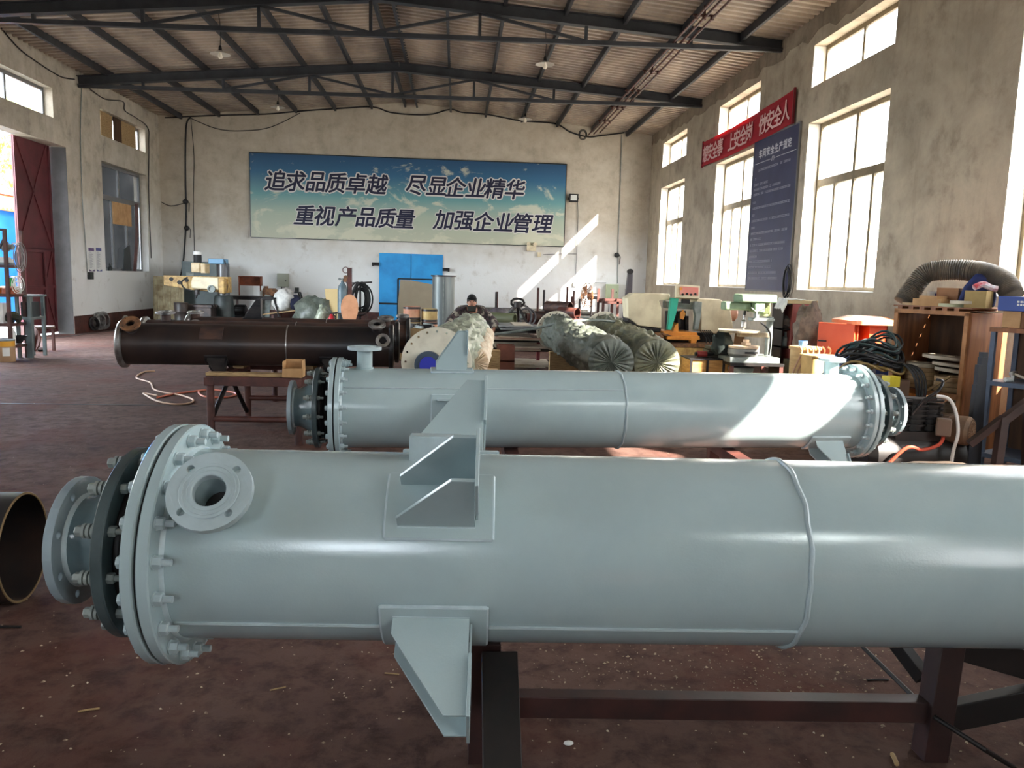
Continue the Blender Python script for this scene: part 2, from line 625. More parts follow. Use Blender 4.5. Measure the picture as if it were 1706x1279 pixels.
mb.prism([(XL, EAVE-.02), (XR, EAVE-.02), (RIDGE_X, RIDGE_Z+.02)], (0, YB+WT/2, 0), (1, 0, 0), (0, 0, 1), WT)
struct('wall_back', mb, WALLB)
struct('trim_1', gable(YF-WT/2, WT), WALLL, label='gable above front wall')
mb = MB()
mb.add([(XL-WT, YF-WT, 0), (XR+WT, YF-WT, 0), (XR+WT, YB+WT, 0), (XL-WT, YB+WT, 0), (XL-WT, YF-WT, -.1), (XR+WT, YF-WT, -.1), (XR+WT, YB+WT, -.1), (XL-WT, YB+WT, -.1)],
       [(0, 1, 2, 3), (7, 6, 5, 4), (0, 4, 5, 1), (1, 5, 6, 2), (2, 6, 7, 3), (3, 7, 4, 0)])
struct('floor', mb, floor_mat())
# red-brown dado band along the left wall, broken by the gate; and along the back wall
mb = MB()
mb.bx(XL, XL+.012, GATE[1]+.02, YB, 0, .43)
struct('baseboard_left', mb, BROWNST)
mb = MB()
mb.bx(XL, XR, YB-.012, YB, 0, .43)
struct('baseboard_back', mb, BROWNST)
# floor expansion joint by the left wall
mb = MB()
p, q = atz(68, 566), atz(205, 549)
mb.bar((p.x, p.y, .003), (q.x, q.y, .003), .05, .006)
p, q = atz(0, 672), atz(330, 676)
mb.bar((p.x, p.y, .002), (q.x, q.y, .002), .03, .004)
struct('trim_2', mb, NIGHT, label='dark joints in the floor slab')
# corrugated roof
SKYL = [(4.2, 5.5, -6.7, -5.2)]
def roof_sheet(x0, x1, gaps=()):
    mb = MB()
    ny = int((YB+WT-YF+WT)/.21)*4
    vs, fs = [], []
    for i in range(ny+1):
        y = YF-WT + .21*(i//4) + (0, .10, .115, .195)[i % 4]
        dz = (.032, .032, -.032, -.032)[i % 4]
        for x in (x0, x1):
            z = RIDGE_Z - SLOPE*abs(x-RIDGE_X) + dz
            vs.append((x, y, z))
    n = len(vs)
    vs += [(a, b, c+.03) for a, b, c in vs]
    for i in range(ny):
        yc = YF-WT + .21*(i//4) + .1
        if any(a < yc < b for a, b in gaps):
            continue
        fs.append((2*i, 2*i+1, 2*i+3, 2*i+2))
        fs.append((n+2*i+2, n+2*i+3, n+2*i+1, n+2*i))
    return mb.add(vs, fs)
SHEET = M('roof_sheet_underside', (186, 172, 154), (150, 138, 126), 1.4, .55, .1, sc=(1, .35, 1))
mb = MB()
cuts = sorted([XL-WT-.3, RIDGE_X, XR+WT+.3] + [q for s_ in SKYL for q in s_[:2]])
for xa, xb in zip(cuts, cuts[1:]):
    m2 = roof_sheet(xa, xb, [s_[2:] for s_ in SKYL if s_[0]-.01 < (xa+xb)/2 < s_[1]+.01])
    n = len(mb.v)
    mb.v += m2.v
    mb.f += [tuple(i+n for i in f) for f in m2.f]
struct('ceiling', mb, SHEET)
def roofz(x):
    return RIDGE_Z - SLOPE*abs(x-RIDGE_X)
def frp():
    q = NT('skylight_sheet')
    tl = q.n('ShaderNodeBsdfTranslucent')
    tl.inputs[0].default_value = (.8, .86, .84, 1)
    q.l(tl.outputs[0], q.out.inputs[0])
    return q.mat
FRP = frp()
for xa, xb, ya, yb in SKYL:
    mb = MB()
    za, zb = RIDGE_Z-SLOPE*abs(xa-RIDGE_X)+.05, RIDGE_Z-SLOPE*abs(xb-RIDGE_X)+.05
    mb.add([(xa, ya-.05, za), (xb, ya-.05, zb), (xb, yb+.05, zb), (xa, yb+.05, za)], [(0, 1, 2, 3)])
    struct('skylight', mb, FRP, label='translucent skylight sheet in the roof')
# purlins: lipped channels running the length of the hall
pur = [-8.55, -7.4, -6.22, -5.05, -3.85, -2.72, -1.68, -1.36, -.30, .80, 1.95, 3.08, 4.22, 5.35]
for x in pur:
    mb = MB()
    z = roofz(x) - .02
    s = 1 if x > RIDGE_X else -1
    y0, y1 = 9.0, YB-.01
    for a, b, c, d in ((x-.006, x+.006, z-.16, z), (x, x+.055*s, z-.012, z), (x, x+.055*s, z-.16, z-.15)):
        mb.bx(min(a, b), max(a, b), y0, y1, c, d)
    struct('purlin', mb, ROOFST, label='dark steel roof purlin')
# trusses
for k, ty in enumerate((20.6, 15.57, 10.4)):
    r = sroot('roof_truss', 'dark steel roof truss spanning the hall')
    mb = MB()
    for x0, z0, x1, z1 in ((XL+.02, 6.10, RIDGE_X, 6.76), (RIDGE_X, 6.76, XR-.02, 6.24)):
        d = V((x1-x0, 0, z1-z0)).normalized()
        u = V((-d.z, 0, d.x))
        a, b = V((x0, ty, z0)), V((x1, ty, z1))
        mb.bar(a+u*.10, b+u*.10, .17, .012)
        mb.bar(a-u*.10, b-u*.10, .17, .014)
        mb.bar(a, b, .01, .2)
    obj('rafter', mb, ROOFST, r, 0)
    mb = MB()
    mb.bar((XL+.02, ty, 5.98), (XR-.02, ty, 6.14), .09, .08)
    obj('bottom_chord', mb, ROOFST, r, 0)
    zt = lambda x: 5.98 + .16*(x-XL)/(XR-XL)
    zr = lambda x: (6.10+.66*(x-XL)/(RIDGE_X-XL) if x < RIDGE_X else 6.76-.52*(x-RIDGE_X)/(XR-RIDGE_X)) - .1
    for x in (-7.72, -5.80, -3.72, -1.68, .35, 2.37, 4.4):
        mb = MB()
        mb.bar((x, ty, zt(x)), (x, ty, zr(x)), .06, .06, (0, 1, 0))
        obj('web_post', mb, ROOFST, r, 0)
    for xa, xb in ((-5.8, -3.72), (-3.72, -1.68), (-1.68, .35), (.35, 2.37)):
        lowa = xa in (-5.8, -1.68)
        a = (xa, ty, zt(xa)+.03 if lowa else zr(xa))
        b = (xb, ty, zr(xb) if lowa else zt(xb)+.03)
        mb = MB()
        mb.bar(a, b, .05, .06, (0, 1, 0))
        obj('web_diagonal', mb, ROOFST, r, 0)
    r['kind'] = 'structure'

# ------------------------------------------------------------------ windows
WN = [0]
def window_unit(xf, y0, y1, z0, z1, upper, framemat, glassm, inward, transom=None, low=4, sill=True):
    WN[0] += 1
    r = sroot('window_%d' % WN[0], 'window %d' % WN[0])
    w = .075
    d = .06
    fm = MB()
    xa, xb = xf-d/2, xf+d/2
    fm.bx(xa, xb, y0, y1, z0, z0+w); fm.bx(xa, xb, y0, y1, z1-w, z1)
    fm.bx(xa, xb, y0, y0+w, z0+w, z1-w); fm.bx(xa, xb, y1-w, y1, z0+w, z1-w)
    panes = []
    if transom:
        fm.bx(xa-.005, xb+.005, y0+w, y1-w, transom-.065, transom+.065)
        ym = (y0+y1)/2
        fm.bx(xa, xb, ym-.04, ym+.04, transom+.05, z1-w)
        panes += [(y0+w, ym-.03, transom+.05, z1-w), (ym+.03, y1-w, transom+.05, z1-w)]
        st = (y1-y0-2*w)/low
        for i in range(low):
            ya = y0+w+st*i
            if i:
                fm.bx(xa, xb, ya-.035, ya+.035, z0+w, transom-.05)
            panes.append((ya+.022, ya+st-.022, z0+w, transom-.05))
    else:
        st = (y1-y0-2*w)/upper
        for i in range(upper):
            ya = y0+w+st*i
            if i:
                fm.bx(xa, xb, ya-.035, ya+.035, z0+w, z1-w)
            panes.append((ya+.02, ya+st-.02, z0+w, z1-w))
    obj('window_frame', fm, framemat, r, 0)
    for a, b, c, e in panes:
        g = MB()
        g.bx(xf-.003, xf+.003, a, b, c, e)
        obj('pane', g, glassm, r, 0)
    if sill:
        s = MB()
        s.bx(min(xf, inward), max(xf, inward), y0+.002, y1-.002, z0+.001, z0+.012)
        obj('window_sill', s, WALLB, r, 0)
    r['kind'] = 'structure'
    return r
for (a, b), (z0, z1, z2, z3) in zip(BAYS, WIN_Z):
    window_unit(XR+.25, a, b, z0, z1, 2, ALU, GLASSR, XR-.005, 3.45 if z1 > 4 else None)
    if z2:
        window_unit(XR+.25, a, b, z2, z3, 2 if z1 > 4 else 1, ALU, GLASSR, XR-.005)
window_unit(XL-.22, 21.75, 24.72, 1.53, 4.38, 0, ALUW, GLASSD, XL+.005, 3.5, 3)
window_unit(XL-.22, 21.78, 24.75, 5.02, 5.70, 2, ALUW, GLASSR, XL+.005)
window_unit(XL-.22, 16.2, 19.35, 4.97, 5.64, 2, ALUW, GLASSR, XL+.005)
for a, b in LBAYS[1:]:
    window_unit(XL-.22, a, b, 1.53, 4.38, 0, ALUW, GLASSR, XL+.005, 3.5, 3)
# pale jamb plaster on the window reveals
mb = MB()
for a, b in BAYS[:4]:
    for z0, z1 in ((1.565, 4.49), (5.115, 5.82)):
        mb.bx(XR+.004, XR+.218, b-.012, b-.002, z0, z1)
struct('trim_3', mb, M('white_jamb_plaster', (226, 222, 212), (212, 208, 196), 6, .85), label='whitewashed window jambs')

# rough dark mortar band under the eaves of the right wall
mb = MB()
rq = random.Random(17)
yy, pts = -8.0, []
while yy < YB:
    pts.append((yy, 5.98+rq.uniform(-.05, .09)))
    yy += rq.uniform(.12, .4)
pts.append((YB, 6.0))
mb.prism([(YB, EAVE-.01), (-8.0, EAVE-.01)] + pts, (XR-.006, 0, 0), (0, 1, 0), (0, 0, 1), .012)
struct('trim_5', mb, wall_mat('rough_dark_mortar', (142, 130, 114), (162, 150, 132), (98, 88, 76), .6, .5), label='rough mortar band under the right eaves')
# ------------------------------------------------------------------ gate in the left wall
r = sroot('door_1', 'maroon steel gate leaf standing ajar in the left wall')
h = V((XL-.40, GATE[1]-.03, 0))
tip = V((-9.74, 18.42, 0))
d = (tip-h).normalized()
nrm = V((d.y, -d.x, 0))
if nrm.x < 0:
    nrm = -nrm
Wd = (tip-h).length
Hd = 4.62
def G(u, z, o=0.0):
    p = h + d*u + nrm*o
    return V((p.x, p.y, z))
def gbar(mb, u0, z0, u1, z1, w=.06, t=.03):
    mb.bar(G(u0, z0, .028), G(u1, z1, .028), t, w, nrm) if False else mb.bar(G(u0, z0, .03), G(u1, z1, .03), w, t, nrm)
mb = MB()
c = (G(0, .03)+G(Wd, Hd))/2
mb.box(c, (Wd, .03, Hd-.06), rot=Matrix(((d.x, -d.y, 0), (d.y, d.x, 0), (0, 0, 1))))
obj('leaf_sheet', mb, MAROON, r, 0)
mb = MB()
for a, b, c2, e in ((.04, .06, .04, Hd-.03), (Wd-.04, .06, Wd-.04, Hd-.03), (0, .08, Wd, .08), (0, 2.0, Wd, 2.0), (0, 1.14, Wd, 1.14), (0, Hd-.06, Wd, Hd-.06), (0, 3.1, Wd, 3.1) if False else (0, 2.02, Wd, 2.02)):
    gbar(mb, a, b, c2, e)
for a, b, c2, e in ((.05, 2.05, Wd-.05, Hd-.08), (.05, Hd-.08, Wd-.05, 2.05), (.05, 2.0, .40, 1.2), (.05, .15, .40, 1.1)):
    gbar(mb, a, b, c2, e, .05, .02)
obj('bracing', mb, MAROON, r, 0)
mb = MB()
for a, b, c2, e in ((.45, .1, .45, 1.98), (1.22, .1, 1.22, 1.98), (.45, 1.96, 1.22, 1.96), (.45, 1.1, 1.22, 1.1)):
    p0, p1 = G(a, b, .055), G(c2, e, .055)
    mb.bar(p0, p1, .06, .03, nrm)
obj('wicket_frame', mb, MAROON, r, 0)
r['kind'] = 'structure'
# steel-lined jamb of the gate
mb = MB()
mb.bx(XL-WT, XL-.002, GATE[1]-.012, GATE[1]-.002, 0, GATE[2]-.01)
struct('trim_4', mb, M('blue_grey_jamb_paint', (84, 81, 80), (74, 71, 70), 4, .6), label='blue grey painted jamb of the gate')

# ------------------------------------------------------------------ blue door in the back wall
r = sroot('door_2', 'bright blue double door in the back wall')
a, b = at(632, 421, YB-.03), at(738, 424, YB-.03)
xm = (a.x+b.x)/2
for x0, x1 in ((a.x, xm-.008), (xm+.008, b.x)):
    mb = MB()
    mb.bx(x0, x1, YB-.05, YB-.014, .75, 2.33)
    mb.bx(x0, x1, YB-.045, YB-.014, .02, .69)
    for z in (1.0, 1.6, 2.1):
        mb.bx(x0+.08, x1-.08, YB-.056, YB-.05, z-.01, z+.01)
    obj('door_leaf', mb, M('sky_blue_door', (44, 158, 222), (36, 138, 204), 1.6, .5), r, 0)
mb = MB()
mb.bx(a.x, b.x, YB-.04, YB-.014, .69, .75)
obj('mid_rail', mb, NIGHT, r, 0)
r['kind'] = 'structure'
for s, x in ((-1, a.x), (1, b.x)):
    mb = MB()
    z = 1.98 if s < 0 else 1.86
    mb.bx(min(x, x+.22*s), max(x, x+.22*s), YB-.14, YB, z-.05, z+.05)
    mb.bx(min(x+.16*s, x+.22*s), max(x+.16*s, x+.22*s), YB-.2, YB-.1, z-.07, z+.03)
    one('door_stay', 'dark steel bracket jutting from the wall %s of the blue door' % ('left' if s < 0 else 'right'), 'bracket', mb, NIGHT)

# ------------------------------------------------------------------ outside
GROUND = M('yard_concrete', (108, 103, 94), (92, 88, 80), .8, .9)
mb = MB()
mb.add([(-70, -50, -.12), (70, -50, -.12), (70, 90, -.12), (-70, 90, -.12)], [(0, 1, 2, 3)])
struct('ground', mb, GROUND)
LEAFA = M('young_leaf', (150, 182, 60), (186, 206, 70), 1.5, .7)
LEAFB = M('summer_leaf', (48, 66, 44), (60, 80, 52), 1.5, .7)
BARK = M('bark', (90, 76, 62), (70, 58, 48), 6, .9)
def tree(label, loc, rad_, hgt, leafm, n, group):
    t = thing('tree', label, 'tree', loc, 0, group)
    mb = MB()
    mb.tube([(0, 0, -.12), (.05, .03, hgt*.3), (-.05, .08, hgt*.6), (0, 0, hgt*.85)], .16, 8, rr=[.2, .16, .11, .04])
    for k in range(5):
        a = k*1.3
        mb.tube([(0, .05, hgt*(.3+.08*k)), (math.cos(a)*rad_*.4, math.sin(a)*rad_*.4, hgt*(.5+.08*k))], .05, 6)
    obj('trunk', mb, BARK, t)
    mb = MB()
    lobes = [(V((rnd.uniform(-1, 1)*rad_*.55, rnd.uniform(-1, 1)*rad_*.55, hgt*rnd.uniform(.35, .9))), rad_*rnd.uniform(.35, .6)) for _ in range(14)]
    for i in range(n):
        c, q = lobes[i % 14]
        v = V((rnd.gauss(0, 1), rnd.gauss(0, 1), rnd.gauss(0, 1))).normalized()*q*rnd.uniform(.6, 1)
        p = c+v
        u = V((rnd.uniform(-1, 1), rnd.uniform(-1, 1), rnd.uniform(-1, 1))).normalized()
        w = u.orthogonal().normalized()
        s = rnd.uniform(.1, .2)*(1.0 if n < 2700 else 1.5)
        mb.add([p-u*s, p+w*s*.5, p+u*s, p-w*s*.5], [(0, 1, 2, 3)])
    obj('crown', mb, leafm, t, 0)
tree('yellow green tree outside the gate beyond the blue shed', (-19.5, 33.5, -.0), 3.4, 8.5, LEAFA, 2600, 'trees outside')
for k, (x, y, q, hh) in enumerate(((11.5, 31, 2.2, 9.0), (12.5, 41, 2.6, 9.5), (12.5, 25.5, 2.0, 9.5), (14.8, 19.5, 2.0, 8.0))):
    tree(['green tree outside, behind the window beside the blue board', 'tall green tree outside the farthest right hand windows', 'tall green tree outside the large right hand window', 'green tree outside the window at the right edge'][k], (x, y, 0), q, hh, LEAFB, 3600, 'trees outside')
t = thing('shed', 'bright blue metal shed outside the open gate', 'shed', (-15.3, 25.2, -.12))
mb = MB()
mb.bx(-2.5, 2.2, -1.6, 1.8, 0, 3.3)
for i in range(16):
    mb.bx(-2.4+.29*i, -2.34+.29*i, -1.63, -1.6, 0, 3.3)
obj('wall_panel', mb, M('blue_sheet', (44, 128, 226), (60, 146, 236), 1, .5), t, 0)
mb = MB()
mb.bx(-2.6, 2.3, -1.75, 1.95, 3.3, 3.75)
obj('roof_edge', mb, M('orange_fascia', (236, 150, 100), (244, 190, 120), 2, .6), t, 0)
mb = MB()
mb.bx(-2.65, 2.35, -1.8, 2.0, 3.75, 3.9)
obj('ridge_cap', mb, M('red_cap', (206, 70, 76), None), t, 0)
t = thing('outbuilding', 'low building outside the right windows with a pink tiled roof', 'building', (19.5, 36, -.12))
mb = MB()
mb.bx(-2.5, 2.5, -12, 12, 0, 2.6)
obj('wall_panel', mb, M('pale_outer_wall', (206, 204, 196), (190, 188, 182), 1, .9), t, 0)
mb = MB()
mb.prism([(-3, 2.6), (3, 2.6), (0, 3.7)], (0, 0, 0), (1, 0, 0), (0, 0, 1), 24.6)
obj('roof', mb, M('pink_tiles', (206, 160, 142), (190, 142, 126), 3, .9), t, 0)
t = thing('neighbour_building', 'dark grey building close outside the boarded left window', 'building', (-11.7, 33.2, -.12))
mb = MB()
mb.bx(-.75, .75, -8.4, 10, 0, 5.6)
obj('wall_panel', mb, M('dark_outer_wall', (24, 26, 28), (18, 20, 22), 1, .9), t, 0)
mb = MB()
mb.bx(-.8, .8, -8.5, 10.1, 5.6, 5.7)
obj('parapet', mb, M('outer_cap', (120, 120, 120), None), t, 0)
# ------------------------------------------------------------------ heat exchangers
def edir(e):
    e = rad(e)
    return V((0, -math.cos(e), math.sin(e)))

def lug(root, x0, elev, R, k, mat, sides=True, padw=.31, padh=.34, x1=.225, hgt=.29, dark=None, weld=None, plate=True):
    """support ear: curved pad, two gussets, end plate"""
    w = edir(elev)
    u = V((1, 0, 0))
    t = w.cross(u).normalized()
    pad = MB()
    n = 10
    vs, fs = [], []
    xs = (x0-.035*k, x0-.035*k+padw*k)
    for q, r in ((0, R-.004), (1, R+.014*k)):
        for i in range(n+1):
            a = elev + math.degrees(padh)*(i/n*2-1)
            for x in xs:
                vs.append(V((x, 0, 0))+edir(a)*r)
    m = 2*(n+1)
    for i in range(n):
        fs.append((m+2*i, m+2*i+1, m+2*i+3, m+2*i+2))
        fs.append((2*i, m+2*i, m+2*i+2, 2*i+2))
        fs.append((2*i+1, 2*i+3, m+2*i+3, m+2*i+1))
    fs.append((0, 1, m+1, m))
    fs.append((2*n, m+2*n, m+2*n+1, 2*n+1))
    pad.add(vs, fs)
    p = obj('lug_pad', pad, mat, root)
    wd = MB()
    for a in (elev-math.degrees(padh), elev+math.degrees(padh)):
        wd.tube([V((x, 0, 0))+edir(a)*(R+.006*k) for x in xs], .007*k, 6)
    for x in xs:
        wd.tube([V((x, 0, 0))+edir(elev+math.degrees(padh)*(i/6*2-1))*(R+.006*k) for i in range(7)], .007*k, 6)
    obj('weld_bead', wd, weld or mat, p)
    if not plate:
        return
    for s in (-1, 1):
        off = .066*k*s
        base = math.sqrt(R*R-off*off)-.005
        g = MB()
        poly = [(0, 0), (x1*k, 0), (x1*k, hgt*k+R-base), (x1*k-.062*k, hgt*k+R-base), (0, .055*k+R-base)]
        g.prism(poly, V((x0, 0, 0))+w*base+t*off, u, w, .010*k)
        o = obj('gusset_plate', g, dark or mat, root, 20, .0015)
        if weld:
            b = MB()
            q = V((x0, 0, 0))+w*(base+.012*k)+t*(off+.008*k*s)
            b.tube([q, q+u*x1*k], .006*k, 6)
            obj('weld_bead', b, weld, o)
    e = MB()
    q = V((x0+x1*k+.005*k, 0, 0))
    e.prism([(-.088*k, .13*k), (.088*k, .13*k), (.088*k, hgt*k+.02*k), (-.088*k, hgt*k+.02*k)], q+w*(R-.01), t, w, .010*k)
    obj('base_plate', e, mat, root, 20, .0015)
    e = MB()
    e.prism([(-.05*k, -.01), (.05*k, -.01), (.05*k, .13*k), (-.05*k, .13*k)], q+w*(R-.005), t, w, .006*k)
    obj('back_web', e, mat, root, 20)

def nozzle(root, x, elev, R, k, mat, ln=.13, rf=.118, rp=.058, pale=None, holes=4):
    w = edir(elev)
    b = V((x, 0, 0))+w*(R*.93)
    m = MB()
    m.lathe([(0, rp*k), (ln*k, rp*k), (ln*k, rp*k*.8), (0, rp*k*.8)], b, w, 28, closed=True)
    n = obj('nozzle_pipe', m, mat, root)
    m = MB()
    m.flange(b+w*ln*k, w, rf*k, rp*k*.8, .024*k, holes, rf*.77*k, .0115*k, math.pi/holes, (1, 0, 0))
    m.lathe([(.024*k, rp*1.45*k), (.027*k, rp*1.42*k), (.027*k, rp*.84*k), (.024*k, rp*.8*k)], b+w*ln*k, w, 36, closed=True)
    for q in (1.0, 1.22):
        m.lathe([(.027*k, rp*q*k), (.0295*k, rp*(q+.04)*k), (.027*k, rp*(q+.08)*k)], b+w*ln*k, w, 36, closed=True)
    obj('nozzle_flange', m, pale or mat, n, 30, .001)
    m = MB()
    m.cyl(b+w*.004, b+w*.03, rp*k*.79, n=24)
    obj('dark_bore', m, NIGHT, n)
    m = MB()
    pts = []
    for i in range(28):
        a = 2*math.pi*i/28
        dx, dt = math.cos(a)*rp*k*1.05, math.sin(a)*rp*k*1.05
        t = w.cross(V((1, 0, 0))).normalized()
        h = math.sqrt(max(R*R-dt*dt, 0))
        pts.append(V((x+dx, 0, 0))+t*dt+w*(h+.003))
    m.tube(pts, .007*k, 6, True)
    obj('weld_bead', m, mat, n)

def end_assembly(root, MX, R, k, nb=20, nr=12):
    def mk():
        return MB(MX)
    X = V((1, 0, 0))
    m = mk()
    m.lathe([(-.036*k, .20*k), (-.036*k, .374*k), (-.032*k, .378*k), (-.004*k, .378*k), (0, .374*k), (0, R-.006)], (0, 0, 0), X, 72)
    obj('body_flange', m, GREY, root, 30)
    m = mk()
    m.lathe([(0, R+.008*k), (.012*k, R+.001)], (0, 0, 0), X, 72)
    obj('weld_bead', m, PALE, root)
    m = mk()
    m.lathe([(-.046*k, .362*k), (-.036*k, .362*k)], (0, 0, 0), X, 64)
    obj('gasket', m, BLACK, root)
    m = mk()
    m.lathe([(-.080*k, .374*k), (-.076*k, .378*k), (-.050*k, .378*k), (-.046*k, .374*k)], (0, 0, 0), X, 72)
    obj('tube_sheet', m, GREY, root, 30)
    m = mk()
    m.lathe([(-.165*k, .232*k), (-.15*k, .232*k), (-.14*k, .222*k), (-.13*k, .240*k), (-.12*k, .222*k), (-.11*k, .240*k), (-.10*k, .232*k), (-.080*k, .25*k)], (0, 0, 0), X, 56)
    obj('dark_neck', m, NIGHT, root)
    m = mk()
    m.lathe([(-.200*k, .296*k), (-.196*k, .300*k), (-.169*k, .300*k), (-.165*k, .296*k)], (0, 0, 0), X, 64)
    obj('backing_ring', m, RINGP, root, 30)
    m = mk()
    m.lathe([(-.362*k, .138*k), (-.30*k, .150*k), (-.200*k, .205*k)], (0, 0, 0), X, 56)
    obj('cone_reducer', m, CONEP, root)
    m = mk()
    m.flange((-.386*k, 0, 0), X, .202*k, .125*k, .028*k, 8, .170*k, .0125*k, .39)
    fl = obj('end_flange', m, ENDP, root, 30, .001)
    m = mk()
    m.lathe([(-.360*k, .150*k), (-.350*k, .146*k), (-.344*k, .139*k)], (0, 0, 0), X, 48)
    obj('weld_bead', m, PALE, fl)
    m = mk()
    m.lathe([(-.386*k, .1245*k), (-.31*k, .128*k), (-.31*k, .0)], (0, 0, 0), X, 40)
    obj('bore', m, NIGHT, fl)
    def bolt_at(q):
        return V((0, math.cos(q), math.sin(q)))
    def proto(fn, mat, name):
        mb = MB()
        fn(mb)
        me = bpy.data.meshes.new(name)
        me.from_pydata([tuple(v) for v in mb.v], [], mb.f)
        me.update()
        me.materials.append(mat)
        me.polygons.foreach_set('use_smooth', [True]*len(me.polygons))
        me.set_sharp_from_angle(angle=rad(30))
        return me
    def f1(mb):
        mb.cyl((-.10*k, 0, 0), (.052*k, 0, 0), .0105*k, n=12)
        mb.cyl((0, 0, 0), (.004*k, 0, 0), .021*k, n=16)
        mb.hexnut((.004*k, 0, 0), X, .0195*k, .022*k)
        mb.hexnut((-.080*k, 0, 0), -X, .0195*k, .018*k)
    def f2(mb):
        mb.cyl((-.262*k, 0, 0), (-.12*k, 0, 0), .009*k, n=12)
        for i in range(3):
            mb.cyl((-.204*k-.014*k*i, 0, 0), (-.213*k-.014*k*i, 0, 0), .0215*k, n=16)
        mb.hexnut((-.240*k, 0, 0), -X, .0165*k, .022*k)
        mb.hexnut((-.165*k, 0, 0), X, .0165*k, .02*k)
    b1, b2 = proto(f1, GREYR, 'stud_bolt'), proto(f2, CASTG, 'ring_bolt')
    for me, nm, n, r, ph in ((b1, 'stud_bolt', nb, .345*k, .157), (b2, 'ring_bolt', nr, .262*k, .1)):
        for i in range(n):
            o = link(nm, me)
            o.parent = root
            o.matrix_local = MX @ Matrix.Translation(bolt_at(2*math.pi*i/n+ph)*r)

def exchanger(name, label, o, yaw, s0, R, L, group, seams, nozz, lugs, weld_lines, nameplate=None):
    k = R/.3
    ya = rad(yaw)
    t = thing(name, label, 'heat exchanger', (o[0]+math.cos(ya)*s0, o[1]+math.sin(ya)*s0, o[2]), ya, group)
    X = V((1, 0, 0))
    m = MB()
    m.lathe([(0, R)]+[(L*i/6, R) for i in range(1, 7)], (0, 0, 0), X, 96)
    obj('shell', m, GREY, t)
    for x in seams:
        m = MB()
        m.tube([V((x+.003*math.sin(i*5.1), 0, 0))+edir(i*5)*(R+.002) for i in range(72)], .0075*k, 8, True)
        obj('weld_seam', m, GREYR, t)
    for a, b, e in weld_lines:
        m = MB()
        m.tube([V((a+(b-a)*i/30, 0, 0))+edir(e+.12*math.sin(i*3.3))*(R+.0015) for i in range(31)], .006*k, 6)
        obj('weld_seam', m, GREYR, t)
    end_assembly(t, Matrix(), R, k)
    end_assembly(t, Matrix.Translation((L, 0, 0)) @ Matrix.Rotation(math.pi, 4, 'Z'), R, k)
    for x, e, ln, rf in nozz:
        nozzle(t, x, e, R, k, GREY, ln, rf, pale=GREYR)
    for x, e in lugs:
        lug(t, x, e, R, k, GREY, weld=PALE)
    if nameplate:
        x0, x1, e = nameplate
        w = edir(e)
        tt = w.cross(X).normalized()
        m = MB()
        m.prism([(x0, -.07), (x1, -.07), (x1, .0), (x0, .0)], w*(R+.065), X, tt, .006)
        for x in (x0+.003, x1-.003):
            m.prism([(-.07, -.09), (.0, -.066), (.0, .0), (-.07, .0)], V((x, 0, 0))+w*(R+.065), tt, w, .006)
        m.prism([(x0, -.085), (x1, -.085), (x1, .0), (x0, .0)], w*(R+.065)-tt*.07, X, w, .006)
        obj('nameplate_bracket', m, GREYR, t, 20, .001)
    return t

HEX1 = exchanger('heat_exchanger', 'nearest large grey green heat exchanger, running off the right edge over a dark trestle', (0, 2.49, .733), -2.486, -.8225, .3, 3.55,
          'grey green heat exchangers', [1.89], [(.16, 38, .125, .118), (3.4, 90, .125, .118)],
          [(.675, 42), (.69, 128), (.665, -36)], [(.02, 1.88, -33)], (.685, .845, 93))
HEX2 = exchanger('heat_exchanger', 'second grey green heat exchanger, seen whole behind the nearest one, sunlit at its right end', (0, 5.715, .652), 3.0, -.80, .288, 3.88,
          'grey green heat exchangers', [2.02], [(.15, 90, .16, .125), (3.70, 88, .13, .105)],
          [(.66, 90), (.66, 8), (.66, -80), (3.5, -52)], [(.02, 2.0, 38)])

# ------------------------------------------------------------------ trestle under the nearest exchanger
t = thing('trestle', 'dark red brown steel trestle carrying the nearest grey exchanger', 'trestle', (0, 2.46, 0))
def tb(name, a, b, w, h, mat, up=(0, 0, 1)):
    m = MB()
    m.bar(V(a)-V((0, 2.46, 0)), V(b)-V((0, 2.46, 0)), w, h, up)
    return obj(name, m, mat, t, 20, .003)
RL = at(1545, 1250, 2.44)
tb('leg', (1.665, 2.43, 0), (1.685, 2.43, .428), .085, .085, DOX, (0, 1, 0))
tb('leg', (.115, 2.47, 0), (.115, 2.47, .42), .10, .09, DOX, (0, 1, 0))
tb('front_brace', (.158, 1.93, 0), (.158, 2.40, .40), .115, .05, NIGHT, (0, 1, 0))
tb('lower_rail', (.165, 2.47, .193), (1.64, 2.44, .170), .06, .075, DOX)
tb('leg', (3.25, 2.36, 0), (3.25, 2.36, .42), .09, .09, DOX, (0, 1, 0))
tb('top_beam', (3.25, 2.36, .38), (3.25, 3.1, .38), .09, .08, NIGHT)
tb('diagonal_brace', (1.72, 2.44, .14), (2.32, 2.40, .29), .05, .095, NIGHT)
tb('diagonal_brace', (1.72, 2.47, .40), (2.40, 2.42, .22), .05, .10, NIGHT)
tb('diagonal_brace', (2.28, 2.42, .27), (3.22, 2.38, .10), .05, .09, NIGHT)
tb('rear_stay', (1.60, 2.80, .40), (1.70, 2.55, .22), .05, .05, NIGHT)
tb('rear_leg', (.16, 2.95, 0), (.14, 2.62, .42), .07, .07, NIGHT, (0, 1, 0))
p, q = atz(1445, 1085, .02), atz(1706, 1292, .0)
m = MB()
m.tube([V((p.x-.35, p.y+.35, .02)), V((1.60, 2.72, .10)), V((1.80, 2.36, .10)), V((1.96, 2.20, .03)), V((q.x, q.y, .012))], .010, 8)
m = MB()
a, b = atz(1440, 1080, .30), atz(1690, 1279, .012)
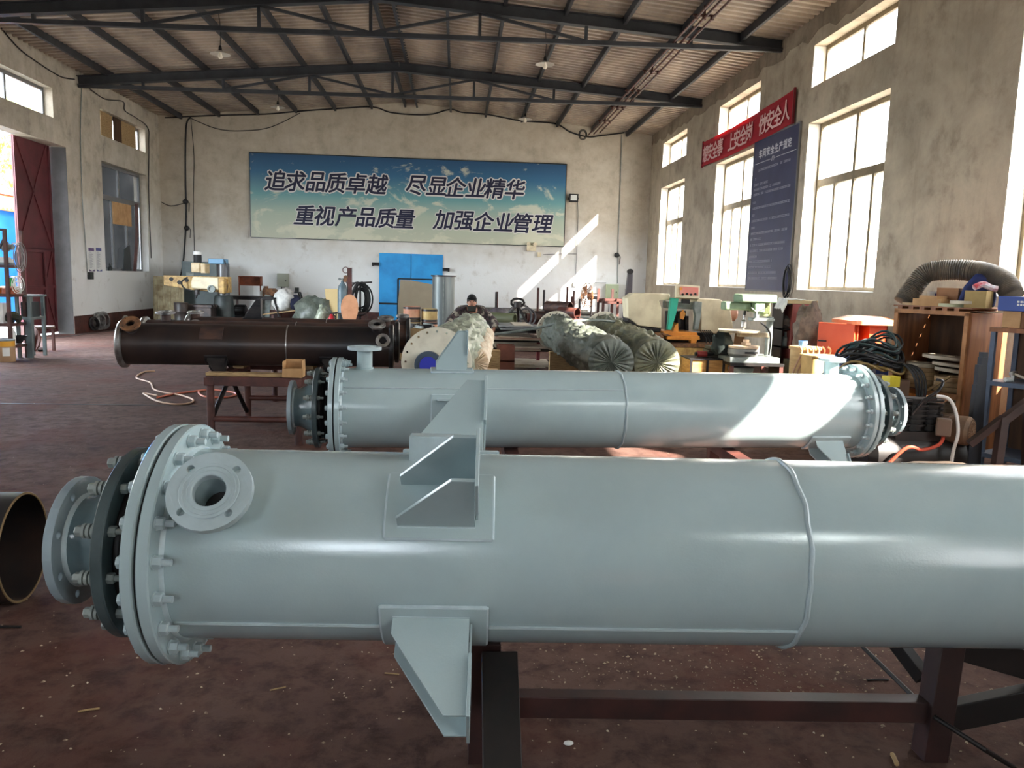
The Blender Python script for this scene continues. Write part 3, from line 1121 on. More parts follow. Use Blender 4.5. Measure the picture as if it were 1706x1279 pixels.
m.tube([at(1436, 1076, 2.95), at(1530, 1168, 2.50), at(1560, 1196, 2.38), at(1640, 1248, 2.24), V((b.x, b.y, .012))], .0085, 8)
one('steel_rod', 'thin dark rod slanting to the floor past the trestle leg', 'rod', m, NIGHT)
# trestle under the second exchanger
t = thing('trestle', 'rusty steel trestle mostly hidden under the second grey exchanger', 'trestle', (0, 5.75, 0))
for x in (.42, 2.1):
    for y in (-.28, .38):
        m = MB()
        m.bx(x-.04, x+.04, y-.04, y+.04, 0, .285)
        obj('leg', m, BROWNST, t)
    m = MB()
    m.bx(x-.05, x+.05, -.42, .55, .285, .36)
    obj('cross_beam', m, BROWNST, t)

# ------------------------------------------------------------------ black pipe offcut at the left edge
g = atz(30, 1003)
PR = .262
t0 = thing('pipe_offcut', 'large black steel pipe section lying open at the left edge', 'pipe', (g.x+.0, g.y+.04, 0), rad(4))
m = MB()
m.lathe([(-1.6, PR), (.0, PR), (.0, PR-.012), (-1.6, PR-.012)], (0.02, 0, PR), (1, 0, 0), 64, closed=True)
obj('pipe_wall', m, M('black_pipe_rust', (22, 20, 20), (48, 32, 24), 3, .6), t0)
m = MB()
m.lathe([(.0, PR+.001), (.004, PR-.002), (.004, PR-.010), (.0, PR-.012)], (0.02, 0, PR), (1, 0, 0), 64, closed=True)
obj('cut_edge', m, M('cut_edge_steel', (120, 100, 70), None, rough=.5, metal=.4), t0)

# ------------------------------------------------------------------ dark unpainted exchangers on a red trestle
def dark_ex(label, y0, z0, s0, R, L, nozz, lugs, mat, rendflange=True, seam=1.55):
    ya = rad(4.457)
    t = thing('bare_exchanger', label, 'heat exchanger', (math.cos(ya)*s0, y0+math.sin(ya)*s0, z0), ya, 'unpainted dark exchangers')
    X = V((1, 0, 0))
    m = MB()
    m.lathe([(0, R), (L*.3, R), (L*.6, R), (L, R)], (0, 0, 0), X, 64)
    obj('shell', m, mat, t)
    for x in (0, L):
        m = MB()
        s = -1 if x == 0 else 1
        a = x if x else -.03
        m.lathe([(a-.012, R*.55), (a-.012, R*1.12), (a, R*1.16), (a+.03, R*1.16), (a+.034, R*1.12), (a+.042, R)], (0, 0, 0), X, 56)
        obj('end_ring', m, STEEL if x == 0 else DSTEEL, t, 30)
    m = MB()
    m.tube([V((seam, 0, 0))+edir(i*6)*(R+.001) for i in range(60)], .006, 6, True)
    obj('weld_seam', m, STEEL, t)
    for x, e, ln, rf, pm in nozz:
        nozzle(t, x, e, R, .8, mat, ln, rf, rp=.062, pale=pm)
    for x, e, pl in lugs:
        lug(t, x, e, R, .75, DSTEEL if pl else RUSTY, plate=pl, padw=.28)
    return t
DMIX = M('mill_scale_to_rust', (34, 34, 37), (62, 48, 42), 1.1, .34, .3, sc=(1, .4, .4))
dark_ex('dark bare exchanger nearest on the red trestle, rusty nozzle at its left end', 8.25, .872, -3.25, .205, 2.57,
        [(.10, 48, .10, .118, RUST), (2.44, 62, .09, .11, STEEL), (2.50, 20, .06, .07, STEEL)], [(.76, 40, False), (.80, -46, True), (1.9, -46, True)], DMIX)
dark_ex('rusty bare exchanger in the middle of the three on the red trestle', 8.92, .872, -3.30, .200, 2.63,
        [(.20, 84, .11, .128, STEEL), (2.52, 75, .10, .11, STEEL)], [(.8, -50, True)], RUSTY)
dark_ex('rusty bare exchanger farthest back of the three on the red trestle', 9.72, .872, -3.10, .200, 2.50,
        [(.05, 85, .07, .115, STEEL), (.10, 20, .1, .11, STEEL), (2.45, 80, .08, .10, STEEL)], [(.62, 88, True), (.98, 60, False)], RUSTY)
t = thing('trestle', 'red oxide steel trestle with tube legs under the dark bare exchangers', 'trestle', (-2, 8.6, 0))
def tb2(name, a, b, r, mat=BROWNST):
    m = MB()
    o = V((-2, 8.6, 0))
    m.cyl(V(a)-o, V(b)-o, r, n=14)
    return obj(name, m, mat, t)
TZ = .60
for y in (7.4, 8.7, 10.0):
    for x in (-2.26, -1.46):
        tb2('leg', (x, y, 0), (x, y, TZ-.03), .035)
    m = MB()
    m.box((-1.86+2, y-8.6, TZ), (.95, .09, .085) if y > 7.5 else (.86, .09, .085))
    obj('top_beam', m, BROWNST, t, 20, .004)
    tb2('lower_rail', (-2.26, y, .24), (-1.46, y, .24), .028)
for x in (-2.26, -1.46):
    m = MB()
    m.box((x+2, .1, TZ-.005), (.09, 2.7, .075))
    obj('side_beam', m, BROWNST, t, 20, .004)
    tb2('diagonal_brace', (x, 7.45, .25), (x, 8.05, TZ-.04), .022, NIGHT)
    tb2('diagonal_brace', (x, 8.65, .1), (x, 8.05, TZ-.04), .022, NIGHT)
for i, (x, y) in enumerate(((-2.2, 8.25), (-1.5, 8.25), (-2.2, 8.92), (-1.5, 8.92), (-2.2, 9.72), (-1.5, 9.72))):
    m = MB()
    m.bx(x-.05+2, x+.05+2, y-8.6-.12, y-8.6+.12, TZ+.03, .683)
    obj('saddle_block', m, TIMBER, t)
a, b = at(345, 611, 7.42), at(478, 611, 7.42)
m = MB()
m.bx(0, b.x-a.x, -.05, .05, 0, .032)
one('wooden_plank', 'yellowed wooden batten lying on the front beam of the red trestle', 'plank', m, TIMBER, (a.x, 7.42, TZ+.045), 0, None, 20, .003)
t = thing('cardboard_box', 'open cardboard box on the right end of the red trestle', 'box', (-1.50, 7.42, TZ+.0445))
m = MB()
for a in ((-.09, .09, -.075, -.071, 0, .085), (-.09, .09, .071, .075, 0, .16), (-.09, -.086, -.075, .075, 0, .15), (.086, .09, -.075, .075, 0, .16), (-.09, .09, -.075, .075, 0, .004)):
    m.bx(*a)
obj('carton', m, CARD, t, 0)
m = MB()
m.add([(-.09, -.077, .085), (.09, -.077, .085), (.088, -.082, .0), (-.092, -.082, .005)], [(0, 1, 2, 3)])
obj('flap', m, CARD, t, 0)
# hoses on the floor
def hose(label, pts, r, mat, name='hose', cat='hose', k=8, grp=None, z=None):
    w = []
    for p in pts:
        q = atz(p[0], p[1], r if z is None else z)
        w.append(q)
    m = MB()
    m.tube(smooth_path(w, k), r, 8)
    return one(name, label, cat, m, mat, group=grp)
hose('tan air hose snaking over the floor below the dark exchanger nozzle', [(258, 618), (240, 619), (227, 629), (250, 637), (256, 648), (275, 654), (300, 658), (322, 666), (312, 672), (290, 673), (262, 668), (243, 658), (240, 655), (262, 659)], .011, HOSET)
hose('orange hose looped across the floor toward the red trestle', [(262, 662), (290, 656), (320, 652), (350, 649), (385, 653), (393, 657), (372, 662), (340, 660), (331, 652), (345, 649)], .012, HOSE)
# ------------------------------------------------------------------ banner on the back wall
MXB = lambda p: Matrix(((1, 0, 0, p[0]), (0, 0, -1, p[1]), (0, 1, 0, p[2]), (0, 0, 0, 1)))
MXR = lambda p: Matrix(((0, 0, -1, p[0]), (-1, 0, 0, p[1]), (0, 1, 0, p[2]), (0, 0, 0, 1)))
def banner_mat():
    t = NT('printed_sky')
    sep = t.n('ShaderNodeSeparateXYZ')
    t.l(t.co, sep.inputs[0])
    mr = t.n('ShaderNodeMapRange')
    mr.inputs['From Min'].default_value = 0
    mr.inputs['From Max'].default_value = 2.6
    t.l(sep.outputs['Z'], mr.inputs['Value'])
    col = t.ramp(mr.outputs[0], [(0.0, lin((186, 188, 166))), (.30, lin((170, 184, 164))), (.52, lin((104, 156, 158))), (.78, lin((48, 104, 142))), (1.0, lin((32, 78, 118)))])
    c1 = t.noise(.95, 7, .62, t.mapped((1, 1, 1.7)), .5)
    mr2 = t.n('ShaderNodeMapRange')
    mr2.inputs['From Min'].default_value = 0
    mr2.inputs['From Max'].default_value = 2.6
    mr2.inputs['To Min'].default_value = .07
    mr2.inputs['To Max'].default_value = -.05
    t.l(sep.outputs['Z'], mr2.inputs['Value'])
    ad = t.n('ShaderNodeMath')
    t.l(c1, ad.inputs[0])
    t.l(mr2.outputs[0], ad.inputs[1])
    col = t.mix(t.ramp(ad.outputs[0], [(.55, (0, 0, 0, 1)), (.62, (.75, .75, .75, 1))]), col, lin((210, 208, 184)))
    t.l(col, t.b.inputs['Base Color'])
    t.b.inputs['Roughness'].default_value = .5
    return t.mat
bx0, bz0, bx1, bz1 = -6.51, 2.715, 3.45, 5.295
t = thing('slogan_banner', 'long blue sky banner with two lines of dark characters on the back wall', 'banner', (bx0, YB-.05, bz0))
W_, H_ = bx1-bx0, bz1-bz0
m = MB()
m.bx(0, W_, 0, .03, 0, H_)
obj('banner_sheet', m, banner_mat(), t, 0)
m = MB()
for a in ((0, W_, -.012, .04, H_, H_+.03), (-.02, 0, -.012, .04, 0, H_+.03), (W_, W_+.02, -.012, .04, 0, H_+.03), (0, W_, -.012, .04, -.02, 0)):
    m.bx(*a)
obj('banner_frame', m, DARKP, t, 0)
INK = M('navy_ink', (14, 16, 52), None, rough=.6)
INKO = M('pale_outline_ink', (214, 212, 206), None, rough=.6)
ink, halo = MB(), MB()
for line, xs, y0_, y1_ in (('追求品质卓越尽显企业精华', (458, 492, 525.6, 559.6, 593.6, 627.6, 693, 726.6, 759, 792.5, 824.5, 858), 300.5, 315.5), ('重视产品质量加强企业管理', (507.7, 541.5, 576, 608.6, 642.5, 674, 739, 773, 806, 839.5, 872, 904), 358, 373)):
    for i, ch in enumerate(line):
        py = y0_+(y1_-y0_)*i/11
        p = at(xs[i], py, YB-.05) - V((bx0, YB-.05, bz0))
        hw = .048 if line[0] == '追' else .034
        for k in range(8):
            a_ = k*math.pi/4
            glyphs(halo, ch, .66, MXB((p.x+hw*math.cos(a_), -.003-.0002*k, p.z+hw*math.sin(a_))), .0005, .004, .20)
        for k in range(6):
            a_ = k*math.pi/3+.5
            q_ = .014 if k % 2 else .009
            glyphs(ink, ch, .66, MXB((p.x+q_*math.cos(a_), -.007-.0002*k, p.z+q_*math.sin(a_))), .0005, .002, .20)
obj('lettering_outline', halo, INKO, t, 0)
obj('lettering', ink, INK, t, 0)

# ------------------------------------------------------------------ red banner and blue rules board on the right wall
t = thing('red_banner', 'red cloth banner with pale safety slogan slung across the right wall windows', 'banner', (XR-.06, 20.16, 4.56))
m = MB()
vs, fs = [], []
LB, HB, TL = 5.45, .60, .06
nx, nz = 60, 14
for s in (0, 1):
    for i in range(nx+1):
        for j in range(nz+1):
            fold = .012*math.sin(j*1.9+math.sin(i*.21)*1.4)*(1 if j > 8 or j < 3 else .4)
            vs.append((-fold + (.006 if s else 0), -LB*i/nx, HB*j/nz + TL*i/nx - .045*math.sin(math.pi*i/nx)))
K = (nx+1)*(nz+1)
for i in range(nx):
    for j in range(nz):
        a = i*(nz+1)+j
        fs.append((a, a+1, a+nz+2, a+nz+1))
        fs.append((K+a, K+a+nz+1, K+a+nz+2, K+a+1))
m.add(vs, fs)
def red_cloth():
    q = NT('red_banner_cloth')
    q.b.inputs['Base Color'].default_value = lin((158, 24, 40))
    q.b.inputs['Roughness'].default_value = .8
    tl = q.n('ShaderNodeBsdfTranslucent')
    tl.inputs[0].default_value = lin((255, 40, 50))
    mx = q.n('ShaderNodeMixShader')
    mx.inputs[0].default_value = .14
    q.l(q.b.outputs[0], mx.inputs[1])
    q.l(tl.outputs[0], mx.inputs[2])
    q.l(mx.outputs[0], q.out.inputs[0])
    return q.mat
obj('banner_cloth', m, red_cloth(), t, 60)
m = MB()
for i, ch in enumerate('想安全事 上安全岗 做安全人'):
    if ch != ' ':
        yy = -.30-.372*i
        glyphs(m, ch, .42, MXR((-.022, yy, .285+TL*(-yy)/LB-.045*math.sin(math.pi*-yy/LB))), .001, .008)
obj('lettering', m, M('pale_red_lettering', (226, 180, 176), None, rough=.7), t, 0)
for y in (.0, -LB):
    m = MB()
    m.bx(-.02, .02, y-.02, y+.02, -.02+(TL if y else 0), HB+.03+(TL if y else 0))
    obj('end_batten', m, M('red_batten', (120, 20, 34), None), t, 0)

t = thing('rules_board', 'tall navy board of workshop safety rules on the right wall below the red banner', 'board', (XR-.035, 16.62, 1.53))
BW, BH = 2.18, 3.04
m = MB()
m.bx(0, .03, -BW, 0, 0, BH)
obj('board_panel', m, M('navy_board', (58, 62, 92), (50, 54, 82), 2, .45), t, 0)
m = MB()
for a in ((-.006, .03, -BW-.03, -BW, 0, BH), (-.006, .03, 0, .03, 0, BH), (-.006, .03, -BW-.03, .03, BH, BH+.03), (-.006, .03, -BW-.03, .03, -.03, 0)):
    m.bx(*a)
obj('board_frame', m, ALUW, t, 0)
m = MB()
for i, ch in enumerate('车间安全生产规定'):
    glyphs(m, ch, .185, MXR((-.004, -.36-.205*i, BH-.28)), .001, .004)
m.bx(-.003, 0, -.92, -.06, BH-.462, BH-.452)
m.bx(-.003, 0, -2.1, -1.1, BH-.462, BH-.452)
for i in range(3):
    m.bar((-.002, -.96-.05*i, BH-.50), (-.002, -.99-.05*i, BH-.41), .012, .003, (1, 0, 0))
obj('title_lettering', m, M('board_white', (206, 208, 214), None), t, 0)
m = MB()
rr = random.Random(3)
rows = [(-.62, .30, 1.85), (-.78, .1, .25), (-.90, .1, .8), (-1.0, .1, 1.45), (-1.1, .1, 1.95), (-1.26, .1, .22), (-1.38, .1, 1.95), (-1.52, .1, .22), (-1.64, .1, 1.95), (-1.78, .1, .3), (-1.90, .1, 1.95), (-2.02, .1, .65), (-2.14, .1, 1.85), (-2.26, .1, 1.8), (-2.38, .1, .5), (-2.48, .1, 1.3), (-2.60, .1, 1.3), (-2.71, .1, 1.55), (-2.82, .1, 1.6)]
for z, a, b in rows:
    y = a
    while y < b:
        w = rr.uniform(.045, .058)
        if rr.random() > .07:
            zz = BH+z
            m.bx(-.003, 0, -y-w*.85, -y, zz+.03, zz+.038)
            m.bx(-.003, 0, -y-w*.85, -y, zz-.004, zz+.004)
            m.bx(-.003, 0, -y-w*rr.uniform(.4, .6), -y-w*.3, zz, zz+.034)
            if rr.random() > .4:
                m.bx(-.003, 0, -y-w*.8, -y-w*.62, zz+.004, zz+.034)
        y += w
obj('text_lines', m, M('board_text', (150, 152, 164), None), t, 0)

# ------------------------------------------------------------------ hanging lamps
def lamp(label, px, py, Y):
    p = at(px, py, Y)
    zt = roofz(p.x)-.02
    t = thing('pendant_lamp', label, 'lamp', (p.x, p.y, p.z), 0, 'pendant lamps under the roof')
    m = MB()
    m.tube([(0, 0, .08), (.02, .0, (zt-p.z)*.5+.04), (-.02, 0, zt-p.z+.02)], .008, 6)
    obj('cord', m, BLACK, t)
    m = MB()
    m.lathe([(.10, .03), (.05, .035), (.03, .05), (.0, .12), (-.03, .20), (-.033, .20), (-.003, .11), (.02, .045)], (0, 0, 0), (0, 0, 1), 32)
    obj('lamp_shade', m, M('enamel_shade', (196, 190, 178), None, rough=.35), t)
    m = MB()
    m.lathe([(.14, .018), (.10, .032), (.05, .036), (.04, .05)], (0, 0, 0), (0, 0, 1), 16)
    obj('socket', m, BLACK, t)
    m = MB()
    m.lathe([(.02, .022), (-.02, .028), (-.06, .045), (-.09, .045), (-.115, .025), (-.12, 0)], (0, 0, 0), (0, 0, 1), 16)
    obj('bulb', m, M('frosted_bulb', (240, 232, 214), None, rough=.3), t)
lamp('enamel shade pendant lamp over the left of the hall, nearest the left wall', 367, 88, 17)
lamp('enamel shade pendant lamp right of centre, between the two roof trusses', 908, 105, 17)
lamp('small pendant lamp against the back wall top above the left end of the banner', 463, 177, 23)
lamp('small pendant lamp close to the back wall above the right end of the banner', 875, 197, 23.5)

# ------------------------------------------------------------------ crane conductor rails
t = thing('conductor_rail', 'three rusty crane conductor rails hung under the right roof slope', 'rail', (4.2, 9.5, 6.2))
for i, dx in enumerate((-.14, 0, .14)):
    m = MB()
    y0, y1 = 0, 25.45-9.5-.25*i
    m.tube([(dx, y0, -.02-.0*i), (dx, y1, -.02)], .022, 8)
    obj('rail_bar', m, BROWNST, t)
for k in range(9):
    y = .9+k*1.85
    if y > 15.6:
        break
    m = MB()
    m.bar((-.2, y, .02), (.2, y, .02), .05, .03)
    m.bar((0, y, .03), (0, y, roofz(4.2)-6.2-.15), .04, .04, (0, 1, 0))
    for dx in (-.14, 0, .14):
        m.cyl((dx, y, -.05), (dx, y, .03), .035, n=10)
    obj('hanger', m, BROWNST, t)
m = MB()
for q in (.13, .10):
    m.tube([V((-.32+q*math.cos(a/14*6.283), 15.9, -.02+q*1.2*math.sin(a/14*6.283))) for a in range(14)], .014, 6, True)
obj('cable_loop', m, CABLE, t)

# ------------------------------------------------------------------ cables on the walls
def wall_cable(label, pts, r=.014, mat=CABLE, Y=YB-.035, name='cable', cat='cable', k=5):
    m = MB()
    m.tube(smooth_path([at(x, y, Y) for x, y in pts], k), r, 6)
    return one(name, label, cat, m, mat)
wall_cable('black cable draped along the top of the back wall', [(275, 196), (315, 194), (360, 192), (440, 190), (500, 185), (560, 181), (620, 178), (650, 187), (690, 191), (720, 190), (750, 182), (770, 187), (808, 190), (840, 196), (868, 201), (925, 206), (950, 220), (980, 228), (1000, 226), (1040, 221)], .022)
wall_cable('thick black cable hanging down the back wall left corner to the radial drill', [(318, 195), (311, 205), (309, 240), (309, 300), (310, 360), (306, 430), (300, 462)], .026)
wall_cable('thin cable sagging between roof beams at the left of the back wall', [(318, 197), (360, 214), (400, 218), (450, 212), (500, 188)], .012)
wall_cable('thin conduit running down the back wall left of the banner', [(318, 198), (323, 260), (322, 340), (324, 420)], .010)
wall_cable('short cable run joining the left corner to the black hanging cable', [(268, 336), (285, 343), (308, 338)], .012)
wall_cable('grey conduit down the back wall right of the banner to the switch box', [(1036, 224), (1033, 320), (1030, 400), (1029, 472)], .014, CASTG)
wall_cable('thin cable from the floodlight down the sunlit wall', [(962, 334), (963, 360), (961, 420), (958, 470)], .009, CABLE)
wall_cable('thin cable crossing the sunlit wall to the grey conduit', [(958, 470), (985, 471), (1010, 471)], .008)
wall_cable('thin cable from the battery lamp across to the floodlight cable', [(905, 424), (930, 423), (960, 423)], .008)
m = MB()
for pts in ([(0, 44), (30, 79), (60, 102), (100, 127), (124, 132)],):
    m.tube(smooth_path([atx(x, y, XL+.03) for x, y in pts], 5), .014, 6)
one('cable', 'cable sagging under the roof edge above the gate', 'cable', m, CABLE)
m = MB()
m.tube(smooth_path([atx(x, y, XL+.03) for x, y in ((150, 148), (175, 165), (205, 169), (208, 184), (225, 195), (246, 212), (248, 240), (248, 330), (252, 430))], 5), .013, 6)
one('cable', 'cable looping round the boarded window down the left wall', 'cable', m, CABLE)
m = MB()
m.tube(smooth_path([atx(x, y, XL+.03) for x, y in ((136, 146), (134, 220), (137, 330), (142, 400), (146, 458))], 3), .012, 6)
one('cable', 'straight conduit down the left wall between gate and window', 'cable', m, CASTG)
m = MB()
p = atx(148, 457, XL)
m.bx(p.x, p.x+.08, p.y-.09, p.y+.09, p.z-.12, p.z+.06)
one('switch_box', 'small dark switch at the foot of the left wall conduit', 'switch', m, DARKP)

# floodlight, battery lamp, boxes
p = at(954.5, 330.5, YB)
t = thing('floodlight', 'square black floodlight on the wall right of the sky banner', 'floodlight', (p.x, YB-.14, p.z))
m = MB()
m.bx(-.15, .15, -.05, .05, -.13, .13)
obj('housing', m, BLACK, t, 20, .01)
m = MB()
m.bx(-.10, .10, -.055, -.05, -.08, .09)
obj('front_glass', m, M('lamp_glass', (206, 210, 204), None, rough=.2), t, 0)
m = MB()
m.bar((-.16, .0, 0), (-.16, .14, -.04), .02, .03); m.bar((.16, .0, 0), (.16, .14, -.04), .02, .03)
obj('bracket', m, BLACK, t, 0)
p = at(885, 413, YB)
t = thing('emergency_light', 'cream twin head emergency light under the banner right end', 'lamp', (p.x, YB-.06, p.z))
m = MB()
m.bx(-.15, .15, -.05, .06, -.10, .08)
obj('housing', m, CREAM, t, 20, .008)
for s in (-1, 1):
    m = MB()
    m.cyl((.09*s, -.04, .13), (.11*s, -.12, .12), .055, .06)
    obj('lamp_head', m, CREAM, t)
def ebox(label, px, py, w, h, mat, Y=YB, extra=False, dp=.2):
    p = at(px, py, Y)
    t = thing('electrical_box', label, 'box', (p.x, Y-.01, p.z))
    m = MB()
    m.bx(-w/2, w/2, -dp, 0, -h/2, h/2)
    obj('cabinet', m, mat, t, 20, .008)
    m = MB()
    m.bx(-w/2+.02, w/2-.02, -dp-.012, -dp, -h/2+.02, h/2-.02)
    d = obj('door', m, mat, t, 0)
    m = MB()
    m.cyl((w*.3, -dp-.012, -.02), (w*.3, -dp-.035, -.02), .02)
    obj('lock', m, BLACK, d)
    m = MB()
    for dx in (-.06, .04):
        m.tube([(dx, -.05, -h/2), (dx-.02, -.05, -h/2-.5)], .018, 6)
    obj('conduit', m, CASTG, t)
    return t
EBG = M('grey_green_box', (150, 154, 138), None, rough=.5)
ebox('grey green electrical box on the back wall above the cluttered bench', 473, 466.5, .34, .42, EBG)
ebox('pale green electrical box on the back wall near the right corner', 1018.5, 485, .40, .46, M('pale_green_box', (168, 180, 146), None))
p = at(495, 483, YB)
m = MB()
m.bx(-.06, .06, -.07, 0, -.08, .08)
one('socket_box', 'small dark wall socket right of the grey green box', 'socket', m, DARKP, (p.x, YB, p.z))
for px, py, lb in ((898, 424, 'small socket under the emergency light'), (958, 473, 'small junction box low on the sunlit back wall')):
    p = at(px, py, YB)
    m = MB()
    m.bx(-.06, .06, -.06, 0, -.07, .07)
    one('socket_box', lb, 'socket', m, CREAM, (p.x, YB, p.z))
for px, py, lb in ((310, 336, 'black insulator clamp at the middle of the hanging cable'), (312, 380, 'black cable clamp lower on the hanging cable'), (1027, 425, 'dark cable clip on the grey conduit')):
    p = at(px, py, YB)
    m = MB()
    m.ball((0, -.06, 0), .09, 10, 6, (1, .6, .9))
    m.tube([(.05, -.06, .05), (.12, -.06, -.05), (.1, -.06, -.3)], .012, 6)
    one('cable_clamp', lb, 'clamp', m, BLACK, (p.x, YB, p.z))

# ------------------------------------------------------------------ left wall things
def leftpt(px, py):
    return atx(px, py, XL)
a, b = leftpt(147, 412), leftpt(158.5, 452)
for i, (x0, x1) in enumerate(((146.5, 157.5), (159, 169.5))):
    a, b = leftpt(x0, 412.5), leftpt(x1, 452)
    t = thing('notice_poster', ('left' if i == 0 else 'right')+' one of two printed notices on the wall beside the gate', 'poster', (XL+.004, a.y, b.z), 0, 'printed notices by the gate')
    w, h = b.y-a.y, a.z-b.z
    m = MB()
    m.bx(0, .006, 0, w, 0, h)
    obj('sheet', m, M('poster_white', (214, 216, 212), None, rough=.6), t, 0)
    m = MB()
    m.bx(.006, .008, 0, w, h*.87, h)
    m.prism([(0, 0), (w, 0), (w, h*.09), (w/2, h*.01), (0, h*.09)], (.007, 0, 0), (0, 1, 0), (0, 0, 1), .003)
    obj('header', m, M('poster_navy' if i else 'poster_violet', (72, 76, 130) if i else (86, 62, 108), None), t, 0)
    m = MB()
    for j in range(16):
        m.bx(.006, .008, w*.12, w*(.5+.35*((j*7) % 5)/5), h*(.82-.043*j)-.008, h*(.82-.043*j)+.004)
    obj('text_lines', m, M('poster_text', (150, 150, 156), None), t, 0)
# boards in the left upper window
for i, (x0, x1, t0, b0, lab, mt) in enumerate(((168.5, 183, 186, 232, 'first from the gate side', 0), (183, 190, 194, 236, 'narrow second', 0), (190.5, 203, 198, 241, 'dark third', 1), (204, 228, 202, 250, 'broad fourth, next to the clear pane', 0))):
    a = atx((x0), (t0+b0)/2, XL-.10)
    b = atx((x1), (t0+b0)/2, XL-.10)
    m = MB()
    m.bx(-.015, .015, 0, b.y-a.y-.01, 0, .672)
    one('blocking_board', 'wooden board blocking the small upper left window, '+lab, 'board', m, TIMBER if not mt else PLYD, (XL-.12-.03*(i % 2), a.y, 5.022), 0, 'boards in the upper left window')
a, b = atx(192, 365, XL-.1), atx(222, 365, XL-.1)
m = MB()
m.bx(-.012, .012, 0, b.y-a.y, 0, .60)
p = atx(200, 374, XL-.1)
one('cardboard_sheet', 'tan cardboard sheet fixed inside the large left window', 'cardboard', m, CARD, (XL-.16, a.y, p.z), 0, None, 0)
m = MB()
m.tube([(0, 0, 0), (0, .25, 1.0), (.0, .3, 1.95)], .05, 6)
one('timber_post', 'dark timber prop standing in the large left window', 'post', m, BROWNST, (XL-.10, atx(230, 440, XL).y, 1.545))
m = MB()
m.prism([(0, 0), (.55, 0), (.5, .75), (.1, .6)], (0, 0, 0), (0, 1, 0), (0, 0, 1), .03)
one('broken_board', 'dark broken board leaning in the large left window', 'panel', m, DARKP, (XL-.14, atx(213, 440, XL).y, 1.545))
m = MB()
m.lathe([(0, .05), (.1, .06), (.14, .03), (.2, .03), (.22, 0)], (0, 0, 0), (0, 0, 1), 14)
one('bottle', 'small dark bottle on the left window sill', 'bottle', m, DARKP, (XL-.08, atx(188, 447, XL).y, 1.543))
# rings leaning on the dado
for px, py, r, lab, mt, tk in ((152, 540, .18, 'small dark steel ring leaning on the red dado, nearest the gate', DSTEEL, .09), (161, 537, .235, 'bright steel ring leaning on the dado between two others', STEEL, .09), (169, 536, .235, 'wide bright flange leaning on the dado, right of three', STEEL, .07), (206, 532, .15, 'round steel disc leaning on the dado behind the dark exchanger', STEEL, .06)):
    p = leftpt(px, py)
    m = MB()
    d = V((1, -.25, .12)).normalized()
    m.lathe([(0, r*.62), (0, r), (tk*.4, r), (tk*.45, r*.78), (tk, r*.74), (tk, r*.62)], (0, 0, 0), d, 36, closed=True)
    if r < .16:
        m.cyl((0, 0, 0), d*.02, r*.7)
    one('steel_flange', lab, 'flange', m, mt, (XL+.05, p.y, r+.02), 0, 'flanges leaning on the dado')
# ------------------------------------------------------------------ machines and stores along the back wall
def base(px, py, Y):
    p = at(px, py, Y)
    return V((p.x, p.y, 0)), p.z
def S(px, Y):
    """size in metres of px pixels at depth Y"""
    return px*(Y+.3)/F_PX

# radial drill
Yd = 22.6
p, _ = base(372, 470, Yd)
t = thing('radial_drill', 'cream radial arm drilling machine in the left back corner', 'drilling machine', p)
zc = lambda y: at(340, y, Yd).z
xc = lambda x: at(x, 470, Yd).x - p.x
m = MB()
m.cyl((0, 0, .22), (0, 0, zc(438)), .17, n=28)
obj('column', m, M('drill_column', (60, 62, 64), (120, 120, 122), 5, .3, .6, sc=(3, 3, .1)), t)
m = MB()
m.lathe([(0, .42), (.2, .40), (.26, .30), (.9, .25), (.95, .22)], (0, 0, .0), (0, 0, 1), 32)
obj('column_sleeve', m, M('drill_dark_base', (52, 60, 58), (36, 42, 42), 4, .5), t)
m = MB()
m.bx(-1.9, .5, -.5, .5, 0, .22)
obj('base_plate', m, DARKP, t, 20, .01)
m = MB()
m.prism([(xc(279), zc(476)), (xc(279), zc(460)), (xc(385), zc(460)), (xc(385), zc(486)), (xc(332), zc(484))], (0, -.12, 0), (1, 0, 0), (0, 0, 1), .34)
obj('arm', m, YELLOWM, t, 20, .012)
m = MB()
for px, py in ((292, 466), (305, 471), (317, 467)):
    m.cyl((xc(px), -.31, zc(py)), (xc(px), -.28, zc(py)), .055, n=16)
obj('arm_hole', m, BLACK, t)
m = MB()
m.prism([(xc(330), zc(480)), (xc(329), zc(472)), (xc(332), zc(461)), (xc(374), zc(461)), (xc(374), zc(482))], (0, -.42, 0), (1, 0, 0), (0, 0, 1), .3)
obj('head_cover', m, CREAM, t, 20, .03)
m = MB()
m.bx(xc(374), xc(383), -.56, -.2, zc(487), zc(462))
obj('control_block', m, YELLOWM, t, 20, .02)
m = MB()
m.bx(xc(329), xc(343), -.5, -.1, zc(454), zc(438))
m.bx(xc(344), xc(352), -.5, -.1, zc(455), zc(439))
obj('gear_cover', m, M('drill_pale_cover', (214, 196, 160), (190, 166, 124), 5, .5), t, 20, .02)
m = MB()
m.cyl((xc(336), -.3, zc(438)), (xc(336), -.3, zc(419)), .105, n=24)
obj('spindle_motor', m, BLACK, t)
m = MB()
m.cyl((xc(336), -.3, zc(425)), (xc(336), -.3, zc(419.5)), .108, n=24)
obj('motor_cap', m, WHITE, t)
m = MB()
m.bx(xc(353), xc(378), -.3, .2, zc(439), zc(430.5))
obj('lift_motor', m, M('drill_blue', (110, 156, 190), None), t, 20, .02)
m = MB()
m.cyl((xc(363), -.6, zc(480)), (xc(363), -.52, zc(480)), .10, n=24)
m.ring((xc(363), -.64, zc(480)), (xc(363), -.6, zc(480)), .10, .07, 24)
obj('hand_wheel', m, CASTG, t)
m = MB()
m.cyl((xc(336), -.42, zc(482)), (xc(336), -.42, zc(490)), .07, n=16)
